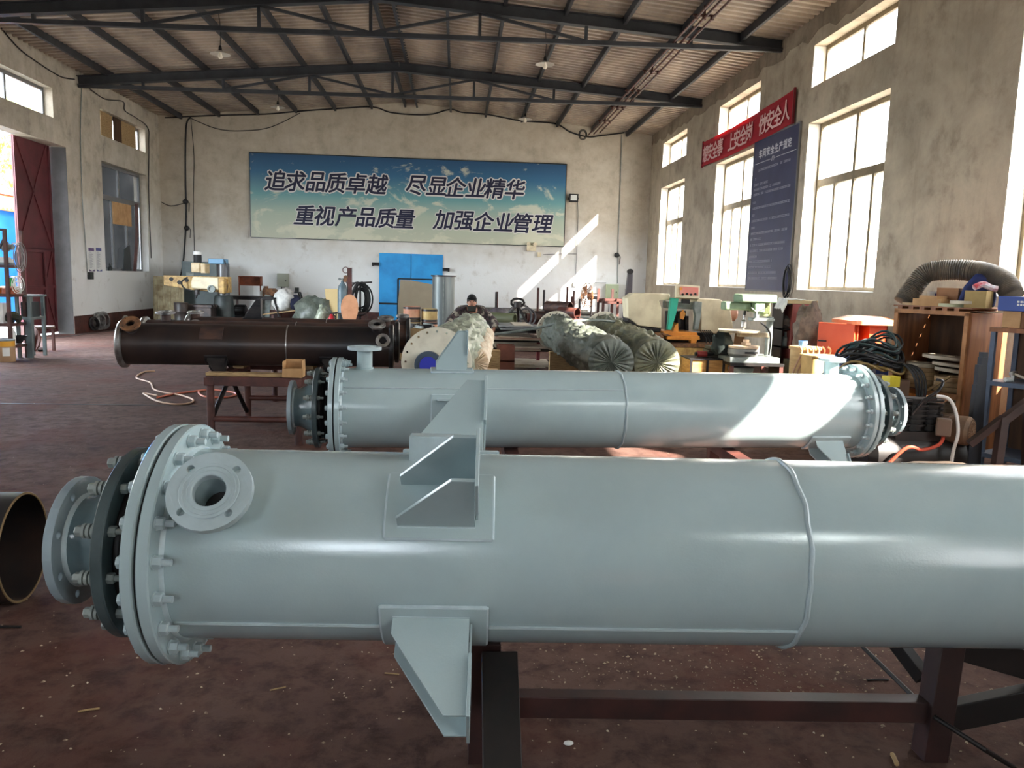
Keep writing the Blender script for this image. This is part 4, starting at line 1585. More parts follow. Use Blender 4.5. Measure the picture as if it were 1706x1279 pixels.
m.cyl((xc(336), -.42, zc(490)), (xc(334), -.42, zc(496)), .03, .015)
obj('spindle', m, DSTEEL, t)
m = MB()
m.tube(smooth_path([(xc(322), -.45, zc(462)), (xc(313), -.5, zc(470)), (xc(317), -.5, zc(480)), (xc(330), -.5, zc(484))]), .022, 6)
obj('hose', m, CABLE, t)
m = MB()
m.tube(smooth_path([(xc(378), -.2, zc(432)), (xc(382), -.2, zc(450)), (xc(383), -.3, zc(480)), (xc(378), -.3, zc(490))]), .018, 6)
obj('hose', m, CABLE, t)
p, _ = base(330, 480, 24.6)
t = thing('control_cabinet', 'grey green steel cabinet standing behind the radial drill', 'cabinet', p)
m = MB()
m.bx(-.35, .75, -.35, .35, 0, at(330, 436, 24.6).z)
obj('cabinet_body', m, M('cabinet_grey_green', (92, 104, 104), (80, 92, 92), 2, .5), t, 20, .01)
m = MB()
m.bx(-.22, .0, -.37, -.35, 1.25, 1.55)
obj('panel', m, CASTG, t)
p, _ = base(281, 500, 23.6)
m = MB()
n = 34
vs, fs = [], []
for s in (0, 1):
    for i in range(n+1):
        for z in (.02, .75, 1.42):
            vs.append((-.45+.86*i/n, .10*z/1.4+.02*math.sin(i*math.pi/1.5)+(.012 if s else 0), z))
K = 3*(n+1)
for i in range(n):
    for j in range(2):
        a = i*3+j
        fs += [(a, a+3, a+4, a+1), (K+a, K+a+1, K+a+4, K+a+3)]
m.add(vs, fs)
one('corrugated_sheet', 'stained corrugated sheet leaning in the left back corner', 'sheet', m, M('stained_sheet', (176, 164, 134), (136, 120, 92), 4, .8), p, 0, None, 60)
p, _ = base(302, 520, 21.6)
t = thing('steel_drum', 'dark steel drum standing before the corrugated sheet', 'drum', p)
m = MB()
m.lathe([(0, .17), (.01, .175), (.24, .175), (.25, .182), (.26, .175), (.5, .175), (.51, .182), (.52, .175), (.74, .175)], (0, 0, 0), (0, 0, 1), 28)
m.lathe([(.70, .172), (.76, .18), (.76, .165)], (0, 0, 0), (0, 0, 1), 28)
obj('drum_body', m, M('dark_drum', (40, 38, 36), (60, 46, 40), 4, .5, .3), t)
t = thing('work_table', 'dark slotted machine table under the radial drill', 'table', base(330, 520, 22.2)[0])
m = MB()
m.bx(-.42, .45, -.35, .3, .225, .62)
for i in range(3):
    m.bx(-.45, .48, -.38+.22*i, -.24+.22*i, .62, .70)
obj('table_body', m, M('oily_table', (70, 58, 54), (44, 40, 40), 5, .5, .3), t, 20, .01)

# cluttered bench
Yb = 23.8
a, b = at(383, 492, Yb), at(470, 494, Yb)
p = V((a.x, Yb, 0))
t = thing('workbench', 'dark cluttered steel workbench along the back wall by the drill', 'workbench', p)
L = b.x-a.x
hb = a.z
m = MB()
m.bx(0, L, -.45, .45, hb-.10, hb)
obj('bench_top', m, NIGHT, t, 20, .008)
for x in (.1, L*.62, L-.1):
    for y in (-.4, .4):
        m = MB()
        m.bx(x-.03, x+.03, y-.03, y+.03, 0, hb-.10)
        obj('leg', m, BROWNST, t)
m = MB()
m.bx(.1, L-.1, -.42, .42, .28, .32)
obj('lower_shelf', m, NIGHT, t)
def local(o, px, py, Y):
    q = at(px, py, Y)
    return q - V(o)
t = thing('tool_shelf', 'open brown wooden tool shelf standing on the dark bench', 'shelf', (at(396, 490, Yb).x, Yb+.2, hb))
w = S(35, Yb)
m = MB()
for q in ((0, w, -.1, .12, .55, .58), (0, w, -.1, .12, .30, .325), (0, .03, -.1, .12, .30, .58), (w-.03, w, -.1, .12, .30, .58), (0, w, .11, .12, .3, .58), (0, .03, -.1, -.06, 0, .3), (w-.03, w, -.1, -.06, 0, .3)):
    m.bx(*q)
obj('shelf_frame', m, M('reddish_wood', (140, 74, 44), (112, 56, 34), 5, .6), t, 0)
q = at(436, 488, Yb)
m = MB()
m.bx(-.02, .02, -.02, .02, 0, .1)
m.lathe([(0, .045), (.14, .045), (.17, .02), (.2, .02), (.2, 0)], (0, 0, 0), (0, 0, 1), 14)
one('bottle', 'white plastic bottle on the dark bench beside the tool shelf', 'bottle', m, WHITE, (q.x, Yb, hb))
q = at(449, 486, Yb)
t = thing('engine_part', 'oily orange brown engine part heaped on the right of the bench', 'machine part', (q.x, Yb, hb))
m = MB()
m.box((0, 0, .12), (.32, .3, .24))
m.cyl((.12, -.2, .12), (.12, .2, .12), .10, n=14)
m.cyl((-.1, 0, .2), (-.1, 0, .30), .07, n=12)
m.ball((.2, -.1, .1), .1, 10, 6)
obj('casting', m, RUST, t, 30, .01)
q = at(404, 508, Yb)
t = thing('electric_motor', 'dark electric motor on the lower shelf of the bench', 'motor', (q.x, Yb-.1, .32))
m = MB()
m.lathe([(0, .1), (.02, .16), (.32, .16), (.34, .1)], (-.2, 0, .17), (1, 0, 0), 22)
for i in range(10):
    m.bar((-.16, .165*math.cos(i*.628), .17+.165*math.sin(i*.628)), (.1, .165*math.cos(i*.628), .17+.165*math.sin(i*.628)), .01, .02)
m.bx(-.14, .1, -.12, .12, 0, .04)
obj('motor_body', m, NIGHT, t)
q = at(425, 505, Yb)
m = MB()
m.prism([(0, 0), (.55, 0), (.62, .62), (.45, .65)], (0, 0, 0), (1, 0, 0), (0, 0, 1), .05)
one('grey_plate', 'grey steel plate propped under the bench top', 'plate', m, CASTG, (q.x-.1, Yb-.2, .32))

# A-frame barrow with white sack
Yc = 22.8
p, _ = base(470, 510, Yc)
t = thing('hand_barrow', 'black tube frame barrow standing right of the bench', 'barrow', p)
m = MB()
def LP(px, py, dy=0):
    q = at(px, py, Yc)
    return V((q.x-p.x, dy, q.z))
for pts in ([LP(459, 495, -.25), LP(468, 526, -.25)], [LP(495, 488, .2), LP(507, 526, .2)], [LP(493, 487, -.2), LP(498, 487, .2), LP(508, 520, .2)], [LP(466, 511, -.25), LP(507, 511, .2)], [LP(455, 497, -.2), LP(466, 496, -.2)], [LP(507, 508, -.2), LP(502, 515, -.2), LP(455, 522, -.2)]):
    m.tube(pts, .024, 8)
obj('tube_frame', m, BLACK, t)
m = MB()
m.bar(LP(441, 523, 0), LP(500, 516, 0), .5, .03)
obj('deck', m, TIMBER, t)
for x in (LP(450, 0).x, LP(503, 0).x):
    m = MB()
    m.bx(x-.03, x+.03, -.2, .2, 0, LP(470, 520).z-.03)
    obj('leg', m, BROWNST, t)
def sack(name, label, cat, c, sx, sy, sz, mat, seed=0, bottom=True, mess=.18):
    m = MB()
    n, k = 30, 18
    vs, fs = [], []
    for j in range(k+1):
        q = math.pi*j/k
        for i in range(n):
            a = 2*math.pi*i/n
            v = V((math.sin(q)*math.cos(a), math.sin(q)*math.sin(a), math.cos(q)))
            d = 1 + mess*(noise.noise(v*1.9+V((seed, 0, 0)))+.5*noise.noise(v*5+V((0, seed, 0))))
            v = V((v.x*sx*d, v.y*sy*d, v.z*sz*d))
            v.z = max(v.z, -sz*.72) + sz*.72
            vs.append(v)
    for j in range(k):
        for i in range(n):
            i2 = (i+1) % n
            fs.append((j*n+i, (j+1)*n+i, (j+1)*n+i2, j*n+i2))
    m.add(vs, fs)
    return one(name, label, cat, m, mat, c, 0, None, 60)
q = at(473, 516, Yc)
sack('sack', 'full white sack lying on the black tube frame barrow', 'sack', (q.x, Yc, q.z-.02), .33, .3, .36, WHITEC, 3)
q = at(490, 514, Yc)
sack('cloth_bundle', 'navy cloth bundle beside the white sack on the barrow', 'cloth', (q.x, Yc, q.z-.02), .22, .2, .24, NAVY, 5)
q = at(527, 520, 22)
sack('tarp_heap', 'heap of grey tarpaulin on the floor left of the gas cylinder', 'tarp', (q.x, 22.0, 0), .62, .4, .58, TARP, 9, True, .3)
q = at(543, 520, 21.7)
sack('plastic_bag', 'pale crumpled plastic bag in front of the tarpaulin heap', 'bag', (q.x, 21.2, 0), .2, .2, .44, FILM, 12, True, .35)

# gas cylinder, trolley, post, boards
Yg = 21.2
q = at(570.5, 500, Yg)
t = thing('gas_cylinder', 'grey blue gas cylinder with brass regulator on a trolley', 'gas cylinder', (q.x, Yg, .08))
zt = at(570, 468, Yg).z-.08
m = MB()
m.lathe([(0, .10), (.03, .125), (zt-.24, .125), (zt-.12, .10), (zt-.05, .045), (zt, .035)], (0, 0, 0), (0, 0, 1), 28)
obj('bottle_body', m, M('cylinder_blue_grey', (96, 116, 124), (80, 98, 106), 4, .4), t)
m = MB()
m.cyl((0, 0, zt-.01), (0, 0, zt+.07), .03)
m.cyl((-.07, 0, zt+.05), (.0, 0, zt+.05), .018)
m.cyl((-.075, -.03, zt+.05), (-.075, .03, zt+.05), .03)
obj('valve', m, CASTG, t)
m = MB()
m.cyl((0, 0, zt+.05), (.1, 0, zt+.05), .02)
m.cyl((.09, -.06, zt+.1), (.09, .0, zt+.1), .055, n=18)
m.cyl((.08, -.05, zt+.02), (.08, .0, zt+.02), .05, n=18)
obj('regulator', m, RUST, t)
m = MB()
m.tube(smooth_path([(.1, 0, zt), (.14, .0, zt-.2), (.1, -.1, zt-.6), (.2, -.1, .3)]), .012, 6)
obj('gas_hose', m, CABLE, t)
t = thing('cylinder_trolley', 'dark steel trolley frame around the gas cylinder', 'trolley', (q.x, Yg, 0))
m = MB()
m.bx(-.2, .62, -.2, .2, .05, .08)
for x in (-.2, .62):
    for y in (-.2, .2):
        m.bar((x, y, 0), (x, y, .62), .03, .03, (0, 1, 0))
for z in (.6,):
    m.bar((-.2, -.2, z), (.62, -.2, z), .03, .03); m.bar((-.2, .2, z), (.62, .2, z), .03, .03)
    m.bar((-.2, -.2, z), (-.2, .2, z), .03, .03); m.bar((.62, -.2, z), (.62, .2, z), .03, .03)
obj('trolley_frame', m, RUSTY, t, 0)
q = at(582.5, 500, 21.9)
m = MB()
m.bx(-.06, .06, -.05, .05, 0, at(582, 446, 21.9).z)
m.ring((-.1, -.06, at(582, 450, 21.9).z), (-.1, -.03, at(582, 450, 21.9).z), .09, .07, 20)
one('steel_post', 'tall red brown steel post standing behind the gas cylinder', 'post', m, BROWNST, (q.x, 21.9, 0))
q = at(582, 512, 20.6)
m = MB()
ov = [(.22*math.cos(2*math.pi*i/28)*(1+.15*math.sin(2*math.pi*i/28)), .36+.40*math.sin(2*math.pi*i/28)) for i in range(28)]
m.prism([(x, max(z, -.02)) for x, z in ov], (0, 0, .35), (1, 0, 0), (0, .12, 1), .02)
m.bx(-.1, .1, -.05, .05, 0, .38)
one('oval_plate', 'copper coloured oval plate leaning in front of the gas trolley', 'plate', m, COPPER, (q.x, 20.6, 0))
q = at(555, 500, 21.8)
m = MB()
m.prism([(-.12, 0), (.16, 0), (.18, .95), (-.24, .95)], (0, 0, .27), (1, 0, 0), (0, .1, 1), .02)
m.bx(-.1, .12, -.05, .05, 0, .28)
one('board_offcut', 'tan wedge shaped board standing left of the gas cylinder', 'board', m, M('tan_board', (204, 180, 128), None), (q.x, 21.8, 0))
q = at(553, 520, 21.0)
t = thing('fire_extinguisher', 'red fire extinguisher on the floor left of the gas trolley', 'extinguisher', (q.x, 20.9, 0))
m = MB()
m.lathe([(0, .09), (.46, .09), (.54, .05), (.58, .03)], (0, 0, 0), (0, 0, 1), 22)
obj('bottle_body', m, M('extinguisher_red', (170, 30, 40), None, rough=.35), t)
m = MB()
m.bx(-.03, .1, -.02, .02, .58, .62)
m.tube([(.05, 0, .58), (.12, 0, .5), (.12, 0, .2)], .014, 6)
obj('valve', m, BLACK, t)
q = at(600, 505, 22.4)
t = thing('hose_reel', 'tangle of black hoses hung on a stand behind the copper plate', 'hose', (q.x, 22.4, 0))
m = MB()
rr = random.Random(5)
for i in range(9):
    a, bq = rr.uniform(.16, .3), rr.uniform(.25, .48)
    ox = rr.uniform(-.08, .08)
    m.tube([V((ox+a*math.cos(j*.2244), .05*i-.2, .95+bq*math.sin(j*.2244))) for j in range(28)], .022, 6, True)
obj('hose_coil', m, CABLE, t)
m = MB()
m.bar((0, .02, 0), (0, .02, 1.4), .05, .05, (0, 1, 0))
m.bar((-.25, -.2, 1.38), (.3, .2, 1.42), .04, .04)
obj('stand', m, NIGHT, t)

# frame with tan sheet, drums, duct
Yf = 22.6
a, b = at(663, 500, Yf), at(722, 500, Yf)
t = thing('sheet_rack', 'black angle iron frame in front of the blue door', 'rack', (a.x, Yf, 0))
zt = at(663, 464, Yf).z
m = MB()
w = b.x-a.x
for x in (0, w):
    m.bar((x, 0, 0), (x, 0, zt), .05, .04, (0, 1, 0))
    m.bar((x, .6, 0), (x, .0, zt-.3), .04, .04, (0, 1, 0))
m.bar((0, 0, zt), (w, 0, zt), .04, .04)
m.bar((0, 0, .15), (w, 0, .15), .04, .04)
obj('angle_frame', m, NIGHT, t, 0)
pts = [(663.5, 545), (663, 505), (667, 466), (685, 467), (722, 474), (723, 545)]
m = MB()
m.prism([(at(x, y, Yf-.1).x-a.x, at(x, y, Yf-.1).z) for x, y in pts], (0, -.05, 0), (1, 0, 0), (0, 0, 1), .012)
m.bx(.2, .3, -.08, .0, 0, at(690, 545, Yf-.1).z+.02)
m.bx(.7, .8, -.08, .0, 0, at(690, 545, Yf-.1).z+.02)
one('tan_sheet', 'tan sheet metal panel with a cut corner leaning on the black frame', 'sheet', m, M('tan_sheet_metal', (156, 142, 118), (146, 132, 110), 2, .5), (a.x, Yf-.03, 0))
def drum(label, px, py0, py1, wpx, Y, z0, mats):
    p = at(px, (py0+py1)/2, Y)
    r = S(wpx, Y)/2
    t = thing('fibre_drum', label, 'drum', (p.x, Y, z0), 0, 'small drums by the blue door')
    h = S(py1-py0, Y)
    m = MB()
    m.lathe([(0, r*.98), (h, r*.98)], (0, 0, 0), (0, 0, 1), 28)
    obj('drum_body', m, mats, t)
    for q in (0.0, h-.05):
        m = MB()
        m.lathe([(q, r*.97), (q, r*1.02), (q+.05, r*1.02), (q+.05, r*.95)], (0, 0, 0), (0, 0, 1), 28)
        obj('rim_band', m, DSTEEL, t)
    m = MB()
    m.lathe([(h+.002, r*.96), (h+.012, r*.9), (h+.012, 0)], (0, 0, 0), (0, 0, 1), 28)
    obj('lid', m, mats, t)
    return h
DR1 = M('drum_red_tan', (176, 118, 92), (196, 150, 116), 4, .6)
DR2 = M('drum_gold', (186, 160, 100), (164, 136, 86), 4, .6)
Yq = 19.6
zb_ = .27
m = MB()
m.bx(0, 1.1, -.35, .35, 0, .27)
one('timber_pallet', 'low dark pallet the small drums stand on', 'pallet', m, M('dark_pallet', (96, 72, 50), (70, 52, 38), 5, .8), (at(664, 540, Yq).x, Yq, 0))
h = drum('golden lower drum at the left of the stacked pair by the tan sheet', 686, 530.5, 549, 28, Yq, .27, DR2)
drum('red tan drum stacked on the golden drum', 686, 510, 530, 28, Yq, .27+h+.013, DR1)
h = drum('red lower drum at the right of the stacked pair', 715.5, 533.5, 549, 26, Yq, .27, DR1)
drum('stained tan drum stacked at the right beside the tall grey duct', 715.5, 513, 533, 26, Yq, .27+h+.013, DR2)
drum('small red drum half hidden left of the golden drum', 668, 532, 549, 18, Yq+.05, .27, DR1)
q = at(738.5, 500, 21.4)
t = thing('steel_duct', 'tall grey steel duct with a top flange standing by the blue door', 'duct', (q.x, 21.4, 0))
zt = at(738, 459, 21.4).z
r = S(36, 21.4)/2
m = MB()
m.lathe([(0, r), (zt, r), (zt, r-.01), (.0, r-.01)], (0, 0, 0), (0, 0, 1), 44, closed=True)
obj('duct_wall', m, M('galvanised_duct', (96, 104, 104), (120, 126, 124), 2.4, .45, .45, sc=(3, 3, .25)), t)
m = MB()
m.ring((0, 0, zt-.03), (0, 0, zt+.01), r*1.15, r-.01, 44)
obj('top_flange', m, DSTEEL, t)
m = MB()
m.bx(-.01, .02, -r-.01, -r+.01, 0, zt-.03)
obj('seam_strip', m, CASTG, t)
# parts bin
q = at(690, 560, 15.5)
t = thing('parts_bin', 'open tan bin of steel parts behind the cream flange', 'bin', (q.x, 15.5, 0))
m = MB()
for b in ((-.36, .45, -.35, -.33, 0, .62), (-.36, .45, .33, .35, 0, .62), (-.36, -.34, -.35, .35, 0, .62), (.43, .45, -.35, .35, 0, .62), (-.36, .45, -.35, .35, 0, .02)):
    m.bx(*b)
obj('bin_wall', m, M('tan_bin', (164, 136, 92), (130, 104, 70), 4, .7), t, 0)
for i in range(12):
    a, z = rr.uniform(0, 3.1), .60+rr.uniform(0, .06)
    c = V((rr.uniform(-.22, .3), rr.uniform(-.2, .2), z))
    m = MB()
    m.bar(c-V((math.cos(a)*.12, math.sin(a)*.12, -.02)), c+V((math.cos(a)*.12, math.sin(a)*.12, .03)), .05, .05)
    m.bar(c-V((0, 0, .3)), c+V((.02, 0, 0)), .05, .05, (0, 1, 0))
    one('steel_part', 'short steel offcut heaped in the open tan bin', 'steel part', m, CASTG if i % 2 else DSTEEL, V((q.x, 15.5, 0)), 0, 'offcuts in the tan bin', 0)

# ------------------------------------------------------------------ pipe rack, pipes and fan by the back wall
Yr = 23.2
a = at(800, 540, Yr)
t = thing('pipe_rack', 'rusty steel rack with upright posts holding long pipes at the back wall', 'rack', (a.x, Yr, 0))
for px, py in ((826, 486), (829, 486), (895, 479), (908, 483), (943, 477), (955, 494), (958.5, 484), (968, 498)):
    q = at(px, py, Yr)
    m = MB()
    m.bar((q.x-a.x, -.3 if px in (895, 943, 826) else .25, 0), (q.x-a.x, -.3 if px in (895, 943, 826) else .25, q.z), .06, .05, (0, 1, 0))
    obj('upright', m, BROWNST if px % 2 else DSTEEL, t, 0)
for x in (.5, 1.7, 2.6):
    m = MB()
    m.bx(x-.04, x+.04, -.55, .6, .0, .34)
    obj('cross_bearer', m, NIGHT, t, 0)
ex = at(1000, 520, Yr).x-a.x
for i, (dy, z, r, mt) in enumerate(((-.45, .40, .06, STEEL), (-.18, .41, .07, DSTEEL), (.08, .40, .06, CASTG), (.4, .41, .07, STEEL), (-.32, .52, .06, CASTG), (-.05, .53, .06, STEEL), (.42, .55, .07, CASTG), (.25, .66, .06, STEEL), (.43, .69, .07, STEEL))):
    m = MB()
    m.lathe([(0, r), (ex+.35-(i % 3)*.2, r), (ex+.35-(i % 3)*.2, r*.8), (0, r*.8)], (-.25+.1*(i % 2), 0, 0), (1, 0, 0), 16, closed=True)
    one('steel_pipe', 'long grey steel pipe lying on the back wall rack', 'pipe', m, mt, (a.x, Yr+dy, z), 0, 'long pipes on the back rack')
for px, py, r, ln, mt, yaw, lab in ((950, 513, .17, .75, RUSTY, 1.05, 'large rusty pipe piece pointing out of the rack, open end dark'), (962, 522, .15, .6, BROWNST, .9, 'shorter brown pipe piece below the large rusty one'), (925, 527, .14, .6, RUSTY, 1.9, 'rusty pipe stub between the rack posts'), (905, 530, .14, .5, BROWNST, 2.1, 'red brown pipe stub left of the rusty stubs')):
    Yp_ = {950: 21.3, 962: 20.7, 925: 21.9, 905: 22.3}[px]
    q = at(px, py, Yp_)
    d = V((math.sin(yaw)*.7, -math.cos(yaw)*.6-.2, 0)).normalized()
    z = max(q.z, r)
    m = MB()
    m.lathe([(-ln, r), (0, r), (0, r*.86), (-ln, r*.86)], (0, 0, 0), d, 28, closed=True)
    m.bx(-.25, .15, -.1, .3, -z, -r*.9)
    one('pipe_piece', lab, 'pipe', m, mt, (q.x, Yp_, z))
for px, py, r, lab, tl in ((866, 527, .33, 'big dark hoop leaning upright before the pipe rack', .1), (878, 528, .24, 'smaller steel hoop beside the big dark hoop', .3)):
    q = at(px, py, 20.2)
    m = MB()
    d = V((.25, -1, tl))
    m.ring(V((0, 0, 0)), d.normalized()*.05, r, r*.86, 40)
    m.bx(-.2, .2, -.1, .1, -max(q.z, r), -r*.9)
    one('steel_hoop', lab, 'hoop', m, DSTEEL, (q.x, 20.2, max(q.z, r)))
Yn = 21.0
q = at(976, 493, Yn)
t = thing('pedestal_fan', 'rusty pedestal fan with a wire cage in the sunlight at the back wall', 'fan', (q.x+.15, Yn, 0))
m = MB()
ca = V((-.12, 0, q.z))
ax = V((-.93, -.30, 0)).normalized()
mm = frame(ca, ax)
for k in range(7):
    rr_ = .08+.045*k
    dz = .09*(1-(rr_/.36)**2)
    m.tube([mm @ V((rr_*math.cos(i*.3491), rr_*math.sin(i*.3491), dz)) for i in range(18)], .006, 5, True)
    m.tube([mm @ V((rr_*math.cos(i*.3491), rr_*math.sin(i*.3491), -dz)) for i in range(18)], .006, 5, True)
for i in range(20):
    a_ = i*math.pi/10
    m.tube([mm @ V((.36*k/5*math.cos(a_), .36*k/5*math.sin(a_), .09*(1-(k/5)**2))) for k in range(6)], .005, 4)
obj('wire_cage', m, RUST, t)
m = MB()
m.cyl(mm @ V((0, 0, -.05)), mm @ V((0, 0, -.30)), .10, .08)
obj('motor', m, DSTEEL, t)
m = MB()
for i in range(3):
    a_ = i*2.094
    m.add([mm @ V(p_) for p_ in ((.04*math.cos(a_), .04*math.sin(a_), -.01), (.30*math.cos(a_-.3), .30*math.sin(a_-.3), -.03), (.32*math.cos(a_+.3), .32*math.sin(a_+.3), .03), (.05*math.cos(a_+.9), .05*math.sin(a_+.9), .01))], [(0, 1, 2, 3)])
obj('blade_set', m, COPPER, t)
m = MB()
m.cyl((.02, .05, .05), (.02, .05, q.z-.06), .03)
m.lathe([(0, .3), (.03, .3), (.06, .06), (.1, .04)], (.02, .05, 0), (0, 0, 1), 24)
obj('pole', m, DSTEEL, t)
# bar stand by the corner
Ys = 19.5
a = at(1000, 520, Ys)
t = thing('bar_stand', 'dark steel bar stand loaded with lengths of bar near the right corner', 'stand', (a.x, Ys, 0))
wS = at(1048, 500, Ys).x-a.x
zs = at(1020, 500, Ys).z
for x in (.0, wS*.5, wS):
    for y in (-.35, .35):
        m = MB()
        m.bar((x, y, 0), (x, y, zs+(.28 if y > 0 else .05)), .06, .06, (0, 1, 0))
        obj('leg', m, BROWNST, t, 0)
m = MB()
for y in (-.35, .35):
    m.bar((0, y, zs-.05), (wS, y, zs-.05), .06, .06)
    m.bar((0, y, zs*.45), (wS, y, zs*.45), .05, .05)
obj('cross_rail', m, BROWNST, t, 0)
for i in range(7):
    m = MB()
    m.bar((-.1+.03*i, -.3+.1*i, .0), (wS+.1, -.25+.1*i, -.0), .06, .05)
    one('steel_bar', 'dark length of steel bar lying across the bar stand', 'bar', m, RUSTY if i % 2 else BROWNST, (a.x, Ys, zs+.012), 0, 'bars on the stand', 0)
q = at(1044, 500, 17.6)
t = thing('roller_post', 'tall tapered steel post with a small roller on top by the bandsaw', 'post', (q.x, 17.6, 0))
zt = at(1046, 456, 17.6).z
m = MB()
m.prism([(-.14, 0), (.12, 0), (.10, zt), (.0, zt)], (0, 0, 0), (1, 0, 0), (0, 0, 1), .12)
obj('taper_post', m, M('slate_post', (84, 80, 86), (66, 62, 68), 3, .5), t, 0)
m = MB()
m.cyl((.05, -.07, zt+.05), (.05, .07, zt+.05), .06)
m.bx(.02, .08, -.08, -.06, zt, zt+.06); m.bx(.02, .08, .06, .08, zt, zt+.06)
obj('roller', m, BLACK, t)
# ------------------------------------------------------------------ wrapped exchangers in the middle of the hall
def wrapped(mb, P0, P1, r0, r1, seed, wr=.035, pleats=26, cap0=True, cap1=False, nl=60, na=72, sag=0.0):
    """wrinkled sheeting round a tube from P0 (near end) to P1"""
    P0, P1 = V(P0), V(P1)
    L = (P1-P0).length
    m = frame(P0, P1-P0, (1, 0, 0))
    vs, fs = [], []
    for j in range(nl+1):
        s = j/nl
        for i in range(na):
            a = 2*math.pi*i/na
            p = V((math.cos(a), math.sin(a), s*L*.9))
            d = noise.noise(V((p.x*2.4+seed, p.y*2.4, p.z*3.2)))*.6 + abs(noise.noise(V((p.x*4+seed, p.y*5, p.z*5.5+seed))))*.9 + .35*noise.noise(V((p.x*9, p.y*9+seed, p.z*11)))
            r = (r0+(r1-r0)*s)*(1-.0) + wr*d*(min(1, .25+s*6))
            x, y = r*math.cos(a), r*math.sin(a)
            vs.append(m @ V((x, y, s*L)))
    for j in range(nl):
        for i in range(na):
            i2 = (i+1) % na
            fs.append((j*na+i, j*na+i2, (j+1)*na+i2, (j+1)*na+i))
    mb.add(vs, fs)
    def cap(z, r, out):
        vs, fs = [], []
        K = 10
        for k in range(K+1):
            q = k/K
            for i in range(na):
                a = 2*math.pi*i/na
                pl = .022*q*(1.2-q)*math.sin(a*pleats+3*noise.noise(V((math.cos(a)*2+seed, math.sin(a)*2, 0))))*2.0
                ed = .02*(q**6)
                off = out*(.03 - .03*(1-q)*0 - ed + pl*.7 + .06*max(0, .18-q))
                vs.append(m @ V((r*q*math.cos(a), r*q*math.sin(a), z+off)))
        for k in range(K):
            for i in range(na):
                i2 = (i+1) % na
                fs.append((k*na+i, (k+1)*na+i, (k+1)*na+i2, k*na+i2))
        mb.add(vs, fs)
    if cap0:
        cap(0, r0*1.015, -1)
    if cap1:
        cap(L, r1*1.02, 1)

def blank_flange(mb, c, d, ro, t, nb, rb, ri=0.0):
    mb.flange(c, d, ro, max(ri, .05), t, nb, rb, .012, 0, (0, 0, 1))
    if ri <= .05:
        mb.cyl(V(c)+V(d).normalized()*.002, V(c)+V(d).normalized()*(t-.002), .052, n=24)

def wrapped_unit(name, label, n0, f0, r, Yn, Yf, mat, seed, flange_far=True, wr=.035, ft=None):
    a, b = at(n0[0], n0[1], Yn), at(f0[0], f0[1], Yf)
    t = thing(name, label, 'wrapped exchanger', (a.x, a.y, 0), 0, 'exchangers wrapped in sheeting')
    o = V((a.x, a.y, 0))
    m = MB()
    wrapped(m, a-o, b-o, r, r*.98, seed, wr)
    obj('sheeting', m, mat, t, 60)
    d = (b-a).normalized()
    m = MB()
    m.cyl(a-o+d*.05, b-o+d*.02, r*.93, n=40)
    obj('shell', m, DSTEEL, t)
    if flange_far:
        m = MB()
        m.flange(b-o+d*.06, d, r*1.22, r*.7, .05, 16, r*1.09, .014, 0, (0, 0, 1))
        m.cyl(b-o+d*.07, b-o+d*.10, r*.75, n=40)
        obj('end_flange', m, CREAMF, t, 30)
    for s in (.15, .8):
        q = a+(b-a)*s-o
        m = MB()
        m.bx(q.x-.25, q.x+.25, q.y-.08, q.y+.08, 0, q.z-r*.90)
        obj('timber_bearer', m, TIMBER, t)
    return t
wrapped_unit('wrapped_exchanger', 'grey tarpaulin wrapped exchanger, left of the pair, with gathered round near end', (1018, 603), (928, 552), .285, 9.6, 13.6, TARP, 1.0, True, .07)
wrapped_unit('wrapped_exchanger', 'tarpaulin wrapped exchanger, right of the pair, its far half yellow green in the sun', (1094, 604), (1008, 553), .295, 9.9, 13.9, M('tarp_yellow_green', (128, 128, 102), (84, 88, 76), 5, .42, 0, .3, bscale=20), 7.3, True, .07)
m = MB()
a, b = at(880, 541, 12.6), at(1052, 536, 12.6)
m.tube(smooth_path([at(800, 560, 12.7), at(880, 549, 12.7), at(940, 537, 12.5), at(990, 533, 12.4), at(1035, 537, 12.6)], 6), .022, 8)
one('bent_strip', 'dark steel strip bent over the tops of the wrapped exchangers', 'strip', m, CASTG)
t = wrapped_unit('wrapped_exchanger', 'film wrapped exchanger behind the large cream flange, a worker bending over it', (735, 601), (786, 552), .27, 7.7, 12.2, FILM, 4.2, False, .06)
a, b = at(735, 601, 7.7), at(786, 552, 12.2)
d = (b-a).normalized()
o = V((a.x, a.y, 0))
c = at(727, 604, 7.45)-o
m = MB()
fd = V((.10, 1, 0)).normalized()
blank_flange(m, c, fd, .335, .035, 20, .295, .14)
m.cyl(c+fd*.004, c+fd*.03, .15, n=30)
obj('end_flange', m, CREAMF, t, 30)
m = MB()
m.cyl(c+fd*.03, a-o+d*.1, .24, n=40)
obj('flange_neck', m, CREAMF, t)
cc = at(713, 608, 7.3)-o
m = MB()
m.ring(c+V((-.075, -.03, -.02))-fd*.02, c+V((-.075, -.03, -.02))+fd*.04, .130, .07, 36)
n_ = obj('branch_flange', m, M('slate_flange', (70, 82, 96), None, rough=.4, metal=.3), t)
m = MB()
m.cyl(c+V((-.075, -.06, -.02)), c+V((-.075, .0, -.02)), .082, n=24)
obj('end_cap', m, M('blue_cap', (40, 48, 170), None, rough=.4), n_)
t = wrapped_unit('wrapped_exchanger', 'short bundle in pinkish wrap lying right of the cream flange', (792, 604), (807, 560), .15, 8.9, 12.0, PINKW, 9.1, False, .025)
q = at(842, 592, 11.6)
t = thing('wooden_crate', 'small red brown open crate on the floor before the stacked sheets', 'crate', (q.x, 11.6, 0))
m = MB()
